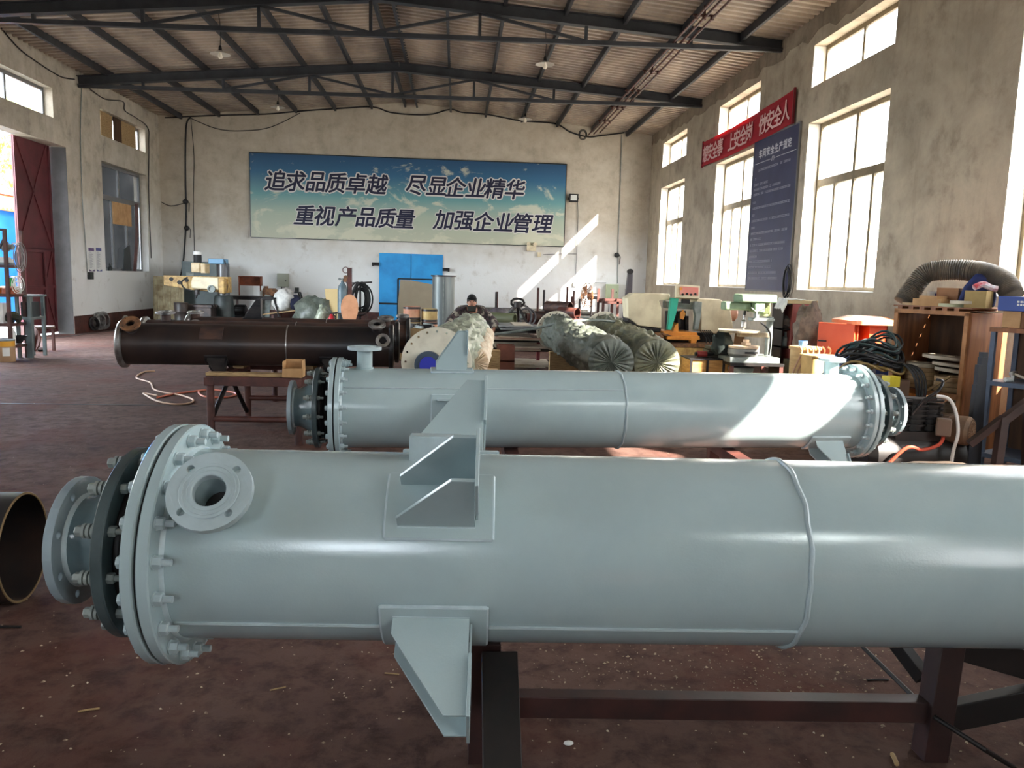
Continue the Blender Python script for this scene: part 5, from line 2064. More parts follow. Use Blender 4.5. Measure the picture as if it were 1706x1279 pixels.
z0, z1 = at(842, 601, 11.6).z, at(842, 574, 11.6).z
w = S(28, 11.6)/2
for b_ in ((-w, w, -.14, -.12, z0, z1), (-w, w, .12, .14, z0, z1), (-w, -w+.02, -.12, .12, z0, z1), (w-.02, w, -.12, .12, z0, z1), (-w, w, -.14, .14, z0, z0+.02), (-w, w, -.14, .14, 0, z0)):
    m.bx(*b_)
obj('crate_side', m, M('red_crate', (120, 72, 56), (92, 54, 44), 4, .7), t, 0)

# sheet steel rack
Yk = 13.7
a, b = at(832, 560, Yk), at(903, 560, Yk)
p = V((a.x, Yk, 0))
L = b.x-a.x
t = thing('sheet_rack', 'low dark rack of stacked steel sheets in the middle of the hall', 'rack', p)
lev = [at(880, y, Yk).z for y in (606, 582, 566, 550)]
lev = [.12, max(lev[1], .3), lev[2], lev[3]]
for x in (-.22, L+.36):
    for y in (.25, 1.0):
        m = MB()
        m.bar((x, y, 0), (x, y, lev[3]-.02), .07, .07, (0, 1, 0))
        obj('upright', m, NIGHT, t, 0)
for k, z in enumerate(lev):
    m = MB()
    for y in (.25, 1.0):
        m.bx(-.22, L+.36, y-.03, y+.03, z-.06, z-.001)
    obj('shelf_beam', m, NIGHT, t, 0)
SHT = [M('sheet_grey', (150, 152, 152), (120, 122, 124), 3, .4, .4), M('sheet_pale', (206, 196, 178), (180, 166, 146), 3, .6), M('sheet_dark', (78, 80, 84), (60, 60, 64), 3, .45, .4), M('sheet_pink', (190, 160, 142), (160, 130, 116), 3, .6)]
names = {0: 'bottom', 1: 'lower', 2: 'middle', 3: 'top'}
for k, z in enumerate(lev):
    zz = z
    for i in range(4 if k == 3 else 3):
        th = .012+.012*((i+k) % 2)
        w0, w1 = rr.uniform(-.12, .15), L+rr.uniform(-.2, .25)
        if k == 3 and i == 3:
            w0, w1 = L*.35, L*.75
        m = MB()
        m.box(((w0+w1)/2, .62-.16*(3-k)+rr.uniform(-.05, .05), th/2), (w1-w0, 1.2-.06*i, th), rr.uniform(-.015, .015))
        one('steel_sheet', 'flat steel sheet stacked on the %s level of the sheet rack' % names[k], 'sheet', m, SHT[(1, 3, 1)[i] if k else 1] if k != 3 else SHT[(0, 2, 0, 1)[i]], (p.x, p.y, zz), 0, 'sheets on the %s level' % names[k], 0)
        zz += th+.001
m = MB()
q0, q1 = at(795, 551, 14.2), at(905, 549, 14.2)
m.bar(q0, q1, .05, .05)
m.bx(q0.x+.05, q0.x+.11, 14.17, 14.23, 0, q0.z-.02)
m.bx(q1.x-.11, q1.x-.05, 14.17, 14.23, 0, q1.z-.02)
one('red_bar', 'long dark red steel bar on stands in front of the sheet stack', 'bar', m, M('crimson_paint', (150, 60, 72), (120, 44, 56), 4, .45))
q = at(800, 538, 13.4)
sack('white_sack', 'white round sack top beside the worker and the film wrapped exchanger', 'sack', (q.x, 13.4, 0), .17, .17, q.z/1.72+.06, WHITEC, 21, True, .1)
q = at(818, 528, 17.3)
sack('tarp_heap', 'dark mauve tarpaulin draped over a stack behind the worker', 'tarp', (q.x, 17.3, 0), .55, .5, q.z/1.72+.10, M('mauve_tarp', (96, 88, 94), (66, 60, 66), 6, .7, 0, .3), 33, True, .22)
q = at(862, 520, 18.9)
t = thing('pipe_stand', 'tripod pipe stand among the racks behind the sheet stack', 'stand', (q.x, 18.9, 0))
m = MB()
z = at(855, 508, 18.9).z
for dx, dy in ((-.95, -.3), (.55, -.3), (.1, .4)):
    m.bar((0, 0, z), (dx, dy, max(.0, .0)), .05, .05, (0, 1, 0))
m.cyl((0, 0, z-.05), (0, 0, z+.08), .10)
obj('tripod', m, NIGHT, t)
m = MB()
m.tube([V((.16*math.cos(i*.7), 0, z+.06+.1*math.sin(i*.7))) for i in range(9)], .03, 6, True)
obj('roller_head', m, NIGHT, t)
q = at(858, 531, 16.6)
m = MB()
m.lathe([(-.55, .12), (0, .12), (.0, .095), (-.55, .095)], (0, 0, 0), (.9, -.45, 0), 24, closed=True)
m.bx(-.4, -.2, .0, .25, -q.z, -.11)
one('pipe_piece', 'olive green pipe stub lying on the sheets before the tripod stand', 'pipe', m, M('olive_pipe', (88, 92, 66), None), (q.x, 16.6, q.z))

# ------------------------------------------------------------------ worker bending over the film wrapped exchanger
Yw = 14.2
hd = at(786, 503, Yw)
px0 = hd.x
t = thing('person', 'worker in dark camouflage jacket and black cap bending over the wrapped exchanger', 'person', (px0, Yw+.25, 0))
def PW(x, y, z):
    return V((x, y-.25, z))
HZ = hd.z
sh = HZ-.20
J = {'pel': (PW(.02, .52, .88), .16), 'wst': (PW(.01, .38, .98), .145), 'chs': (PW(0, .20, sh+.0), .17), 'nck': (PW(0, .06, sh+.09), .062), 'hd1': (PW(0, .0, HZ-.02), .075), 'hd2': (PW(0, -.01, HZ+.06), .07),
     'sl': (PW(-.21, .17, sh+.03), .085), 'el': (PW(-.42, .0, sh-.20), .058), 'wl': (PW(-.40, -.26, sh-.28), .036), 'hl': (PW(-.39, -.33, sh-.29), .036),
     'sr': (PW(.21, .17, sh+.03), .085), 'er': (PW(.44, .0, sh-.19), .058), 'wr': (PW(.40, -.25, sh-.27), .036), 'hr': (PW(.38, -.32, sh-.28), .036),
     'hpl': (PW(-.10, .50, .84), .11), 'kl': (PW(-.13, .40, .46), .068), 'al': (PW(-.13, .46, .09), .045), 'fl': (PW(-.14, .30, .04), .04),
     'hpr': (PW(.12, .50, .84), .11), 'kr': (PW(.16, .42, .46), .068), 'ar': (PW(.17, .48, .09), .045), 'fr': (PW(.19, .32, .04), .04)}
E_ = [('pel', 'wst'), ('wst', 'chs'), ('chs', 'nck'), ('nck', 'hd1'), ('hd1', 'hd2'), ('chs', 'sl'), ('sl', 'el'), ('el', 'wl'), ('wl', 'hl'), ('chs', 'sr'), ('sr', 'er'), ('er', 'wr'), ('wr', 'hr'),
      ('pel', 'hpl'), ('hpl', 'kl'), ('kl', 'al'), ('al', 'fl'), ('pel', 'hpr'), ('hpr', 'kr'), ('kr', 'ar'), ('ar', 'fr')]
def skinned(name, joints, edges, root, mat, parent, lv=2, grow=0.0):
    ks = list(joints)
    me = bpy.data.meshes.new(name)
    me.from_pydata([tuple(joints[k][0]) for k in ks], [(ks.index(a), ks.index(b)) for a, b in edges], [])
    me.update()
    me.materials.append(mat)
    o = link(name, me)
    sk = o.modifiers.new('skin', 'SKIN')
    for i, k in enumerate(ks):
        d = me.skin_vertices[0].data[i]
        d.radius = (joints[k][1]+grow,)*2
        d.use_root = (k == root)
    ss = o.modifiers.new('sub', 'SUBSURF')
    ss.levels = ss.render_levels = lv
    dg = bpy.context.evaluated_depsgraph_get()
    m2 = bpy.data.meshes.new_from_object(o.evaluated_get(dg))
    m2.polygons.foreach_set('use_smooth', [True]*len(m2.polygons))
    o.modifiers.clear()
    o.data = m2
    bpy.data.meshes.remove(me)
    o.parent = parent
    return o
SKIN = M('skin', (172, 124, 100), (160, 112, 90), 8, .55)
skinned('body', J, E_, 'pel', SKIN, t)
def camo():
    q = NT('camouflage')
    f = q.noise(11, 3, .5, None, .8)
    q.l(q.ramp(f, [(.38, lin((34, 34, 32))), (.46, lin((70, 50, 54))), (.54, lin((46, 44, 42))), (.62, lin((150, 142, 128)))]), q.b.inputs['Base Color'])
    q.b.inputs['Roughness'].default_value = .9
    return q.mat
jk = {k: J[k] for k in ('pel', 'wst', 'chs', 'sl', 'el', 'wl', 'sr', 'er', 'wr')}
jk['nk'] = (J['nck'][0]+V((0, .03, -.03)), .055)
skinned('jacket', jk, [('pel', 'wst'), ('wst', 'chs'), ('chs', 'nk'), ('chs', 'sl'), ('sl', 'el'), ('el', 'wl'), ('chs', 'sr'), ('sr', 'er'), ('er', 'wr')], 'pel', camo(), t, 2, .022)
tr = {k: J[k] for k in ('pel', 'hpl', 'kl', 'al', 'hpr', 'kr', 'ar')}
skinned('trousers', tr, [('pel', 'hpl'), ('hpl', 'kl'), ('kl', 'al'), ('pel', 'hpr'), ('hpr', 'kr'), ('kr', 'ar')], 'pel', M('dark_trousers', (50, 50, 54), None, rough=.9), t, 2, .02)
for s in (-1, 1):
    m = MB()
    q = J['fl' if s < 0 else 'fr'][0]
    m.ball(q+V((0, .05, .01)), .065, 14, 8, (.75, 2.0, .75))
    obj('shoe', m, BLACK, t)
    hw, hh = J['wl' if s < 0 else 'wr'][0], J['hl' if s < 0 else 'hr'][0]
    d = (hh-hw).normalized()
    side = V((1, 0, 0))
    m = MB()
    m.ball(hh, .042, 12, 8, (.95, 1.1, .5))
    for i in range(4):
        b0 = hh+d*.03+side*(-.03+.02*i)
        m.tube([b0, b0+d*(.035+.006*(i in (1, 2)))+V((0, 0, -.006)), b0+d*.06+V((0, 0, -.03))], .009, 8, rr=[.010, .009, .007])
    b0 = hh-side*.035*s
    m.tube([b0, b0-side*.025*s+d*.03, b0-side*.022*s+d*.055], .010, 8, rr=[.012, .010, .008])
    obj('hand', m, SKIN, t)
fc = PW(0, -.02, HZ)
m = MB()
m.ball(fc, .098, 18, 12, (.80, .98, 1.16))
m.ball(fc+V((0, -.098, -.01)), .018, 8, 6, (.7, .9, 1.3))
for s in (-1, 1):
    m.ball(fc+V((.082*s, .01, -.005)), .025, 8, 6, (.4, .8, 1.2))
obj('head', m, SKIN, t)
m = MB()
for s in (-1, 1):
    m.ball(fc+V((.032*s, -.088, .012)), .011, 8, 6)
m.bar(fc+V((-.02, -.087, -.052)), fc+V((.02, -.087, -.052)), .008, .008)
obj('face_features', m, M('dark_features', (50, 34, 30), None), t)
m = MB()
m.ball(fc+V((0, .015, .035)), .108, 18, 10, (.84, 1.0, 1.0))
m.prism([(.085*math.cos(a*.2617), -.06-.075*math.sin(a*.2617)) for a in range(13)], fc+V((0, 0, .045)), (1, 0, 0), (0, 1, -.25), .012)
obj('cap', m, M('black_cap', (14, 14, 15), None, rough=.9), t)
m = MB()
m.prism([(-.07, -.09), (.07, -.09), (.085, .0), (-.085, .0)], fc+V((0, -.06, -.075)), (1, 0, 0), (0, .25, 1), .05)
obj('dark_scarf', m, M('dark_scarf', (40, 40, 36), None, rough=.9), t, 0)

# ------------------------------------------------------------------ bandsaw
Ys = 12.2
p = V((at(1130, 560, Ys).x, Ys, 0))
t = thing('bandsaw', 'cream horizontal bandsaw with green arm and control panel on a yellow base', 'bandsaw', p)
def LS(px, py, Y=Ys):
    q = at(px, py, Y)
    return (q.x-p.x, q.z)
def sprism(name, pts, mat, y0, y1, bev=.012, ang=20):
    m = MB()
    m.prism([LS(*q) for q in pts], (0, y0, 0), (1, 0, 0), (0, 0, 1), -(y1-y0), False) if False else m.prism([LS(*q) for q in pts], (0, (y0+y1)/2, 0), (1, 0, 0), (0, 0, 1), y1-y0)
    return obj(name, m, mat, t, ang, bev)
sprism('idler_wheel_cover', [(1040, 496), (1052, 488), (1110, 489), (1110, 499), (1092, 500), (1096, 512), (1096, 545), (1058, 541), (1042, 528)], CREAM, -.22, .18)
sprism('cover_underside', [(1042, 529), (1058, 542), (1096, 546), (1096, 552), (1056, 548), (1040, 534)], NIGHT, -.2, .16)
sprism('drive_wheel_cover', [(1152, 497), (1192, 498), (1208, 512), (1213, 545), (1211, 556), (1160, 552), (1160, 518)], CREAM, -.24, .18)
sprism('top_beam', [(1108, 501), (1152, 503), (1152, 515), (1108, 513)], CASTG, -.1, .16)
sprism('green_guide_arm', [(1110, 495), (1122, 496), (1118, 520), (1110, 547), (1104, 547), (1106, 528), (1108, 508)], TEAL, -.30, -.2, .006)
sprism('grey_guide_arm', [(1148, 501), (1160, 502), (1158, 525), (1154, 547), (1147, 547), (1150, 525), (1147, 512)], CASTG, -.30, -.2, .006)
m = MB()
q = V((LS(1135, 486)[0], -.32, LS(1135, 486)[1]))
rx = Matrix.Rotation(rad(2), 3, 'Y') @ Matrix.Rotation(rad(-12), 3, 'X')
m.box(q, (S(38, Ys), .10, S(21, Ys)), rot=rx)
cp = obj('control_panel', m, CREAM, t, 20, .006)
m = MB()
m.box(q+V((.012, -.055, .018)), (S(30, Ys), .012, S(13, Ys)), rot=rx)
obj('panel_face', m, M('salmon_panel', (220, 116, 104), (206, 140, 120), 4, .5), cp, 0)
m = MB()
for i in range(4):
    c = q+V((-.09+.065*i, -.066, -.035+.01*(i % 2)))
    m.cyl(c, c+V((0, -.02, 0)), .017, n=12)
obj('push_button', m, BLACK, cp)
m = MB()
c = q+V((-.12, -.062, .05))
m.cyl(c, c+V((0, -.025, 0)), .022, n=14)
obj('stop_button', m, ORANGEY, cp)
sprism('panel_post', [(1128, 494), (1140, 495), (1140, 505), (1128, 504)], BLACK, -.3, -.22, 0)
sprism('cutting_gap_plate', [(1112, 518), (1146, 518), (1146, 550), (1112, 550)], M('dark_gap', (58, 52, 54), None), .1, .16, 0)
for pts in ([(1128, 518), (1134, 518), (1133, 545), (1128, 545)], [(1140, 526), (1146, 526), (1146, 550), (1141, 550)]):
    sprism('guide_column', pts, DSTEEL, -.05, .05, .004)
sprism('vice_bracket', [(1129, 520), (1134, 515), (1138, 522), (1134, 532), (1129, 530)], ORANGEY, -.15, -.1, .003)
sprism('vice_bed', [(1095, 549), (1150, 551), (1152, 558), (1095, 556)], ORANGEY, -.35, .2, .006)
sprism('vice_jaw', [(1116, 540), (1121, 536), (1122, 551), (1112, 551)], ORANGEY, -.3, .1, .006)
sprism('vice_rail', [(1100, 557), (1152, 556), (1153, 562), (1148, 563), (1146, 572), (1138, 572), (1138, 563), (1100, 562)], ORANGEY, -.42, -.3, .006)
m = MB()
c = V((LS(1086, 560)[0], -.35, LS(1086, 560)[1]))
m.ball(c, .10, 16, 10, (1.1, .8, .9))
m.tube([c+V((.05, -.05, .07)), c+V((.3, -.05, -.0))], .018, 8)
obj('drive_motor', m, RUST, t)
sprism('oil_tray', [(1068, 568), (1208, 568), (1208, 574), (1068, 574)], RUST, -.5, .45, .004)
sprism('saw_bed', [(1045, 550), (1212, 556), (1212, 569), (1060, 569)], NIGHT, -.15, .35, .01)
x0, z0 = LS(1100, 574)
x1, z1 = LS(1200, 574)
m = MB()
m.bx(x0-.02, x1+.1, -.48, .42, .0, z0)
obj('base_cabinet', m, YELLOWM, t, 20, .01)
m = MB()
c = V((LS(1214, 522)[0], .0, LS(1214, 522)[1]))
m.lathe([(0, .09), (.02, .12), (.14, .12), (.17, .09)], c-V((.05, 0, 0)), (1, 0, 0), 24)
obj('wheel_motor', m, M('dull_pink_paint', (190, 140, 116), (160, 118, 100), 4, .6), t)
m = MB()
rr2 = random.Random(8)
for i in range(6):
    xx = LS(1162, 560)[0]
    m.tube(smooth_path([(xx+.03*i-.05, -.28, LS(1160, 548)[1]), (xx+.04*i, -.42, LS(1160, 560)[1]), (xx+.06*i, -.45, LS(1160, 568)[1])]), .008, 5)
obj('cable_bunch', m, CABLE, t)
# small crate of parts below the saw
q = at(1170, 605, 10.4)
t = thing('wooden_crate', 'yellow wooden crate with red tools on top between the wrapped tubes and the drill', 'crate', (q.x, 10.4, 0))
w = S(54, 10.4)/2
zt = at(1170, 597, 10.4).z
m = MB()
for b_ in ((-w, w, -.22, -.2, .02, zt), (-w, w, .2, .22, .02, zt), (-w, -w+.02, -.2, .2, .02, zt), (w-.02, w, -.2, .2, .02, zt)):
    m.bx(*b_)
obj('crate_board', m, M('yellow_wood', (196, 150, 84), (166, 122, 66), 5, .7, sc=(1, 1, 6)), t, 0)
m = MB()
m.bx(-w-.02, w+.02, -.24, .24, zt, zt+.02)
for x in (-w, 0, w):
    m.bx(x-.015, x+.015, -.235, -.22, 0, zt)
obj('lid', m, NIGHT, t, 0)
q2 = at(1168, 593, 10.4)
t = thing('power_tool', 'red and black tool lying on the yellow crate', 'tool', (q2.x, 10.36, zt+.02))
m = MB()
m.cyl((-.07, 0, .045), (.06, 0, .045), .04, n=14)
obj('tool_body', m, M('tool_red', (150, 50, 48), None, rough=.4), t)
m = MB()
m.cyl((.06, 0, .045), (.2, .03, .04), .03, .02, n=12)
m.cyl((-.1, 0, .045), (-.07, 0, .045), .025, n=12)
obj('tool_grip', m, BLACK, t)
m = MB()
for i in range(3):
    m.bx(-.16+.02*i, .2, -.14+.02*i, .14, .05*i, .05*i+.048)
one('steel_block', 'stack of dark stepped steel blocks beside the round rotary table', 'block', m, M('oily_block', (82, 74, 64), (60, 54, 48), 5, .5, .4), (at(1196, 600, 10.4).x, 10.5, zt+.02), 0, None, 20, .004)

# ------------------------------------------------------------------ pillar drill with rotary tables
Yp = 10.2
p = V((at(1270, 560, Yp).x, Yp, 0))
t = thing('drill_press', 'pale green pillar drilling machine with a grey column and table', 'drilling machine', p)
def LD(px, py, Y=Yp):
    q = at(px, py, Y)
    return q.x-p.x, q.z
cx = LD(1284, 550)[0]
m = MB()
m.cyl((cx, .05, LD(1284, 600)[1]), (cx, .05, LD(1284, 528)[1]), S(11, Yp)/2, n=24)
obj('column', m, CASTG, t)
m = MB()
x0, z0 = LD(1228, 503)
x1, z1 = LD(1288, 491)
m.bx(x0, x1, -.16, .16, z0, z1)
obj('belt_cover', m, GREENM, t, 20, .02)
m = MB()
x0, z0 = LD(1250, 520)
x1, z1 = LD(1269, 503)
m.bx(x0, x1, -.14, .16, z0, z1)
m.bx(LD(1238, 0)[0], x0, -.05, .15, LD(0, 517)[1] if False else LD(1240, 517)[1], LD(1240, 503)[1])
obj('spindle_head', m, GREENM, t, 20, .02)
m = MB()
c = LD(1279, 516)
m.cyl((c[0], .1, c[1]-.085), (c[0], .1, c[1]+.10), .075, n=22)
for i in range(9):
    m.bx(c[0]-.05+.011*i, c[0]-.046+.011*i, .018, .03, c[1]-.05, c[1]+.07)
obj('motor', m, M('green_motor', (134, 142, 96), (108, 118, 80), 4, .5), t)
m = MB()
c = LD(1260, 524)
m.cyl((c[0], 0, c[1]-.06), (c[0], 0, c[1]+.04), .035, n=16)
m.cyl((c[0], 0, LD(1260, 530)[1]), (c[0], 0, c[1]-.05), .045, n=16)
c = LD(1256, 519)
for i in range(3):
    a_ = i*2.09+.5
    m.tube([(c[0]-.02, -.15, c[1]), (c[0]-.02+.11*math.cos(a_), -.19, c[1]+.11*math.sin(a_))], .008, 6)
obj('feed_handle', m, CASTG, t)
m = MB()
z = LD(1275, 535)[1]
m.bx(LD(1252, 535)[0], cx+.03, -.05, .15, z, LD(1275, 530)[1])
obj('column_collar', m, CASTG, t, 20, .01)
m = MB()
z = LD(1225, 553)[1]
m.lathe([(0, S(33, Yp)), (.02, S(34, Yp)), (.03, S(34, Yp))], (LD(1231, 550)[0], 0, z), (0, 0, 1), 40)
m.bx(LD(1231, 550)[0], cx, -.04, .08, z-.06, z)
obj('work_table', m, M('drill_table', (170, 160, 138), (136, 124, 104), 6, .4, .4), t, 30, .003)
m = MB()
zc_ = LD(1239, 540)[1]
m.lathe([(-.12, .012), (-.05, .015), (-.04, .035), (.04, .035), (.06, .02), (.12, .02)], (LD(1239, 540)[0], 0, zc_), (0, 0, 1), 16)
obj('chuck', m, STEEL, t)
m = MB()
x = LD(1239, 540)[0]
m.tube(smooth_path([(x, .0, zc_+.1), (x+.02, .02, zc_+.2), (x+.06, .02, LD(1245, 518)[1])]), .018, 6)
m.tube(smooth_path([(LD(1262, 536)[0], -.1, LD(1262, 536)[1]), (LD(1270, 545)[0], -.16, LD(1270, 545)[1]), (LD(1276, 560)[0], -.16, LD(1276, 560)[1]), (LD(1276, 590)[0], -.1, LD(1276, 590)[1])]), .012, 6)
obj('power_cable', m, CABLE, t)
zb = LD(1250, 600)[1]
m = MB()
m.bx(LD(1203, 600)[0], LD(1284, 600)[0], -.30, .30, zb-.01, LD(1250, 592)[1])
obj('base_plate', m, CASTG, t, 20, .008)
t = thing('machine_bench', 'dark steel bench carrying the pillar drill and the round tables', 'bench', p)
m = MB()
m.bx(LD(1203, 600)[0], LD(1290, 600)[0], -.33, .33, zb-.045, zb-.011)
obj('bench_top', m, NIGHT, t)
for px in (1206, 1286):
    for y in (-.3, .3):
        m = MB()
        xx = LD(px, 600)[0]
        m.bx(xx-.025, xx+.025, y-.025, y+.025, 0, zb-.045)
        obj('leg', m, BROWNST, t)
m = MB()
c = LD(1232, 608)
m.lathe([(0, .14), (.10, .17), (.12, .17)], (c[0], -.05, zb-.16-.045), (0, 0, 1), 32)
m.bx(c[0]-.2, c[0]+.2, -.3, .3, zb-.24, zb-.205)
obj('under_casting', m, CASTG, t)
zt_ = LD(1250, 592)[1]
x = LD(1233, 580)[0]
t = thing('rotary_table', 'grey round rotary table with a pale top before the pillar drill', 'rotary table', (p.x+x, Yp-.12, zt_))
m = MB()
r = S(25.5, Yp)
m.lathe([(0, r*.85), (.03, r*.98), (.035, r), (.10, r), (.105, r*.95)], (0, 0, 0), (0, 0, 1), 44)
obj('table_base', m, M('rotary_grey', (142, 142, 136), (120, 120, 116), 4, .45, .2), t)
m = MB()
m.lathe([(.105, r*.95), (.11, r), (.135, r), (.14, r*.97)], (0, 0, 0), (0, 0, 1), 44)
obj('table_top', m, M('rotary_top', (196, 172, 142), (170, 150, 128), 4, .4, .3), t)
m = MB()
m.bx(-.05, .12, -r-.004, -r+.06, .05, .075)
obj('slot', m, BLACK, t, 0)
m = MB()
m.bx(-.045, .045, -.045, .045, 0, .035)
m.bx(-.03, .03, -.03, .03, .035, .075)
one('pale_block', 'small stepped pale block standing on the round rotary table', 'block', m, M('pink_block', (226, 200, 170), None, rough=.6), (p.x+LD(1242, 570)[0], Yp-.02, zt_+.14), .4, None, 20, .006)
q = at(1206, 558, Yp-.05)
t = sack('cloth_bundle', 'dark green cloth hanging in a bundle left of the drill table', 'cloth', (q.x, Yp-.0, zt_), .13, .1, (at(1206, 551, Yp).z-zt_)/1.72, M('dark_green_cloth', (34, 44, 40), (22, 30, 28), 8, .9), 41, True, .3)
m = MB()
m.prism([(-.07, 0), (.09, 0), (.11, .36), (-.02, .36)], (0, 0, 0), (1, 0, 0), (0, .1, 1), .02)
one('wooden_board', 'brown board leaning behind the drill chuck', 'board', m, M('brown_board', (136, 98, 62), (110, 76, 48), 4, .7), (at(1228, 572, 10.42).x, 10.42, zb+.0), 0)
# ------------------------------------------------------------------ right side clutter
def LQ(p, Y):
    def f(px, py, Yx=None):
        q = at(px, py, Yx or Y)
        return q.x-p.x, q.z
    return f
Ya = 10.9
p = V((at(1325, 540, Ya).x, Ya, 0))
L_ = LQ(p, Ya)
t = thing('red_cabinet', 'tall faded red steel cabinet with open dark side shelves below the wall board', 'cabinet', p)
m = MB()
x0, zt = L_(1312, 505)
x1, _z = L_(1346, 505)
m.bx(x0, x1, -.18, .25, 0, zt)
obj('cabinet_body', m, M('faded_red', (150, 74, 70), (104, 60, 54), 1.8, .5, sc=(1, 1, .4)), t, 20, .008)
m = MB()
xs = L_(1296, 540)[0]
for z in (0, .45, .75, 1.0, zt-.02):
    m.bx(xs, x0-.002, -.16, .22, z, z+.02)
m.bx(xs, xs+.015, -.16, .22, 0, zt)
m.bx(xs, x0-.002, .21, .23, 0, zt)
obj('side_shelf', m, NIGHT, t, 0)
m = MB()
m.bx(x0-.08, x1+.05, -.2, .27, zt+.001, zt+.05)
obj('top_board', m, M('tan_top', (170, 150, 108), None), t, 0)
q = V((p.x+xs+.11, Ya-.03, .77))
m = MB()
m.lathe([(0, .05), (.12, .05), (.14, .02), (.2, .02), (.2, 0)], (0, 0, 0), (0, 0, 1), 16)
one('bottle', 'grey bottle on the dark shelf of the red cabinet', 'bottle', m, CASTG, q)
q = V((p.x+xs+.10, Ya-.03, 1.02))
sack('cloth_bundle', 'grey rag on the upper dark shelf of the red cabinet', 'cloth', q, .09, .09, .1, M('grey_rag', (96, 88, 84), None, rough=.9), 50, True, .3)
m = MB()
n, k = 26, 8
vs, fs = [], []
for i in range(n+1):
    for j in range(k+1):
        x, y = (x0-.16)+(x1-x0+.02)*i/n, -.22+.3*j/k
        dr = .14*max(0, 1-i/5)+.05*max(0, 1-j/2)
        vs.append((x, y, zt+.058+.03*abs(noise.noise(V((x*9, y*9, 1.3))))-dr*(1 if i < 5 else .0)))
for i in range(n):
    for j in range(k):
        a = i*(k+1)+j
        fs.append((a, a+k+1, a+k+2, a+1))
m.add(vs, fs)
o = one('white_cloth', 'crumpled white cloth on top of the faded red cabinet', 'cloth', m, WHITEC, p, 0, None, 60)
s_ = o.modifiers.new('thickness', 'SOLIDIFY')
s_.thickness = .012
q = atx(1317, 468, XR)
m = MB()
for i in range(5):
    m.tube([V((-.02-.010*i, (.17-.012*i)*math.cos(j*.2244)+.012*(i % 3), (.31-.02*((i*3) % 5))*math.sin(j*.2244)-.01*i)) for j in range(28)], .008, 5, True)
m.tube([(-.04, .05, -.28), (-.04, .08, -.55)], .012, 5)
m.tube([(-.04, -.08, -.28), (-.04, -.1, -.6)], .012, 5)
one('cable_coil', 'coil of black cable hanging on the right wall at the corner of the navy board', 'cable', m, CABLE, (XR-.03, q.y, q.z))
q = at(1352, 552, 10.3)
t = sack('jacket', 'grey brown work jacket hung in a heap left of the orange box', 'jacket', (q.x, 10.4, .62), .2, .18, .44, M('work_jacket', (128, 112, 100), (92, 80, 72), 7, .9, 0, .4), 61, True, .35)
q = at(1353, 578, 10.3)
m = MB()
m.bx(-.26, .24, -.2, .2, .0, .62)
one('plain_box', 'olive box under the work jacket', 'box', m, M('olive_box', (84, 78, 54), (66, 62, 44), 3, .8), (q.x, 10.4, 0), 0, None, 20, .008)

Yo = 9.4
p = V((at(1340, 600, Yo).x, Yo, 0))
L_ = LQ(p, Yo)
t = thing('cable_drum', 'pale wooden cable drum with a round lid before the red cabinet', 'cable drum', p)
zt = L_(1330, 577)[1]
r = S(26, Yo)
m = MB()
m.lathe([(0, r*.9), (zt-.03, r*.9)], (0, 0, 0), (0, 0, 1), 36)
obj('drum_body', m, M('pale_ply', (204, 172, 118), (178, 146, 96), 3, .7, sc=(1, 1, 5)), t)
m = MB()
m.lathe([(zt-.03, r), (zt, r), (zt, 0)], (0, 0, 0), (0, 0, 1), 36)
obj('lid', m, M('ply_lid', (190, 158, 108), None, rough=.7), t)
m = MB()
for i in range(6):
    x = -.12+.07*i
    m.tube(smooth_path([(x-.05, -.22, zt+.02), (x-.02, -r*.98-.03, zt-.06), (x-.12-.02*i, -r-.05, zt-.3), (x-.16, -r-.06, zt-.55)]), .012, 6)
one('cable_bundle', 'bundle of tan cables hanging over the front of the cable drum', 'cable', m, HOSET, p)
q = at(1339, 573, Yo-.1)
m = MB()
r2 = S(7.2, Yo)
m.lathe([(0, r2*.9), (.075, r2), (.075, r2*.92), (.006, r2*.85), (.006, 0)], (0, 0, 0), (0, 0, 1), 26)
one('blue_cup', 'small light blue tub standing on the cable drum lid', 'tub', m, M('light_blue', (128, 180, 226), None, rough=.4), (q.x, Yo-.08, zt+.001))
q = at(1365, 605, 9.0)
m = MB()
z = at(1365, 591, 9.0).z
m.bx(-.16, .14, -.14, .14, 0, z-.02)
m.bx(-.18, .16, -.16, .16, z-.02, z)
one('plywood_box', 'small yellow plywood box right of the cable drum', 'box', m, M('yellow_ply', (214, 178, 110), (190, 152, 90), 4, .6), (q.x, 9.0, 0), 0, None, 20, .004)
q = at(1400, 597, 9.0)
m = MB()
z = at(1400, 594, 9.0).z
m.bx(-.14, .14, -.13, .13, 0, z)
one('plywood_box', 'brown box behind the nozzle of the second heat exchanger', 'box', m, CARD, (q.x+.02, 9.05, 0), 0, None, 20, .004)
m = MB()
for i in range(6):
    m.tube(smooth_path([(-.12+.05*i, 0, z+.012), (-.04+.05*i, -.13, z-.02), (.06+.04*i, -.17, z-.25)]), .011, 6)
one('cable_bundle', 'strands of tan cable over the brown box', 'cable', m, HOSET, (q.x+.02, 9.03, 0))

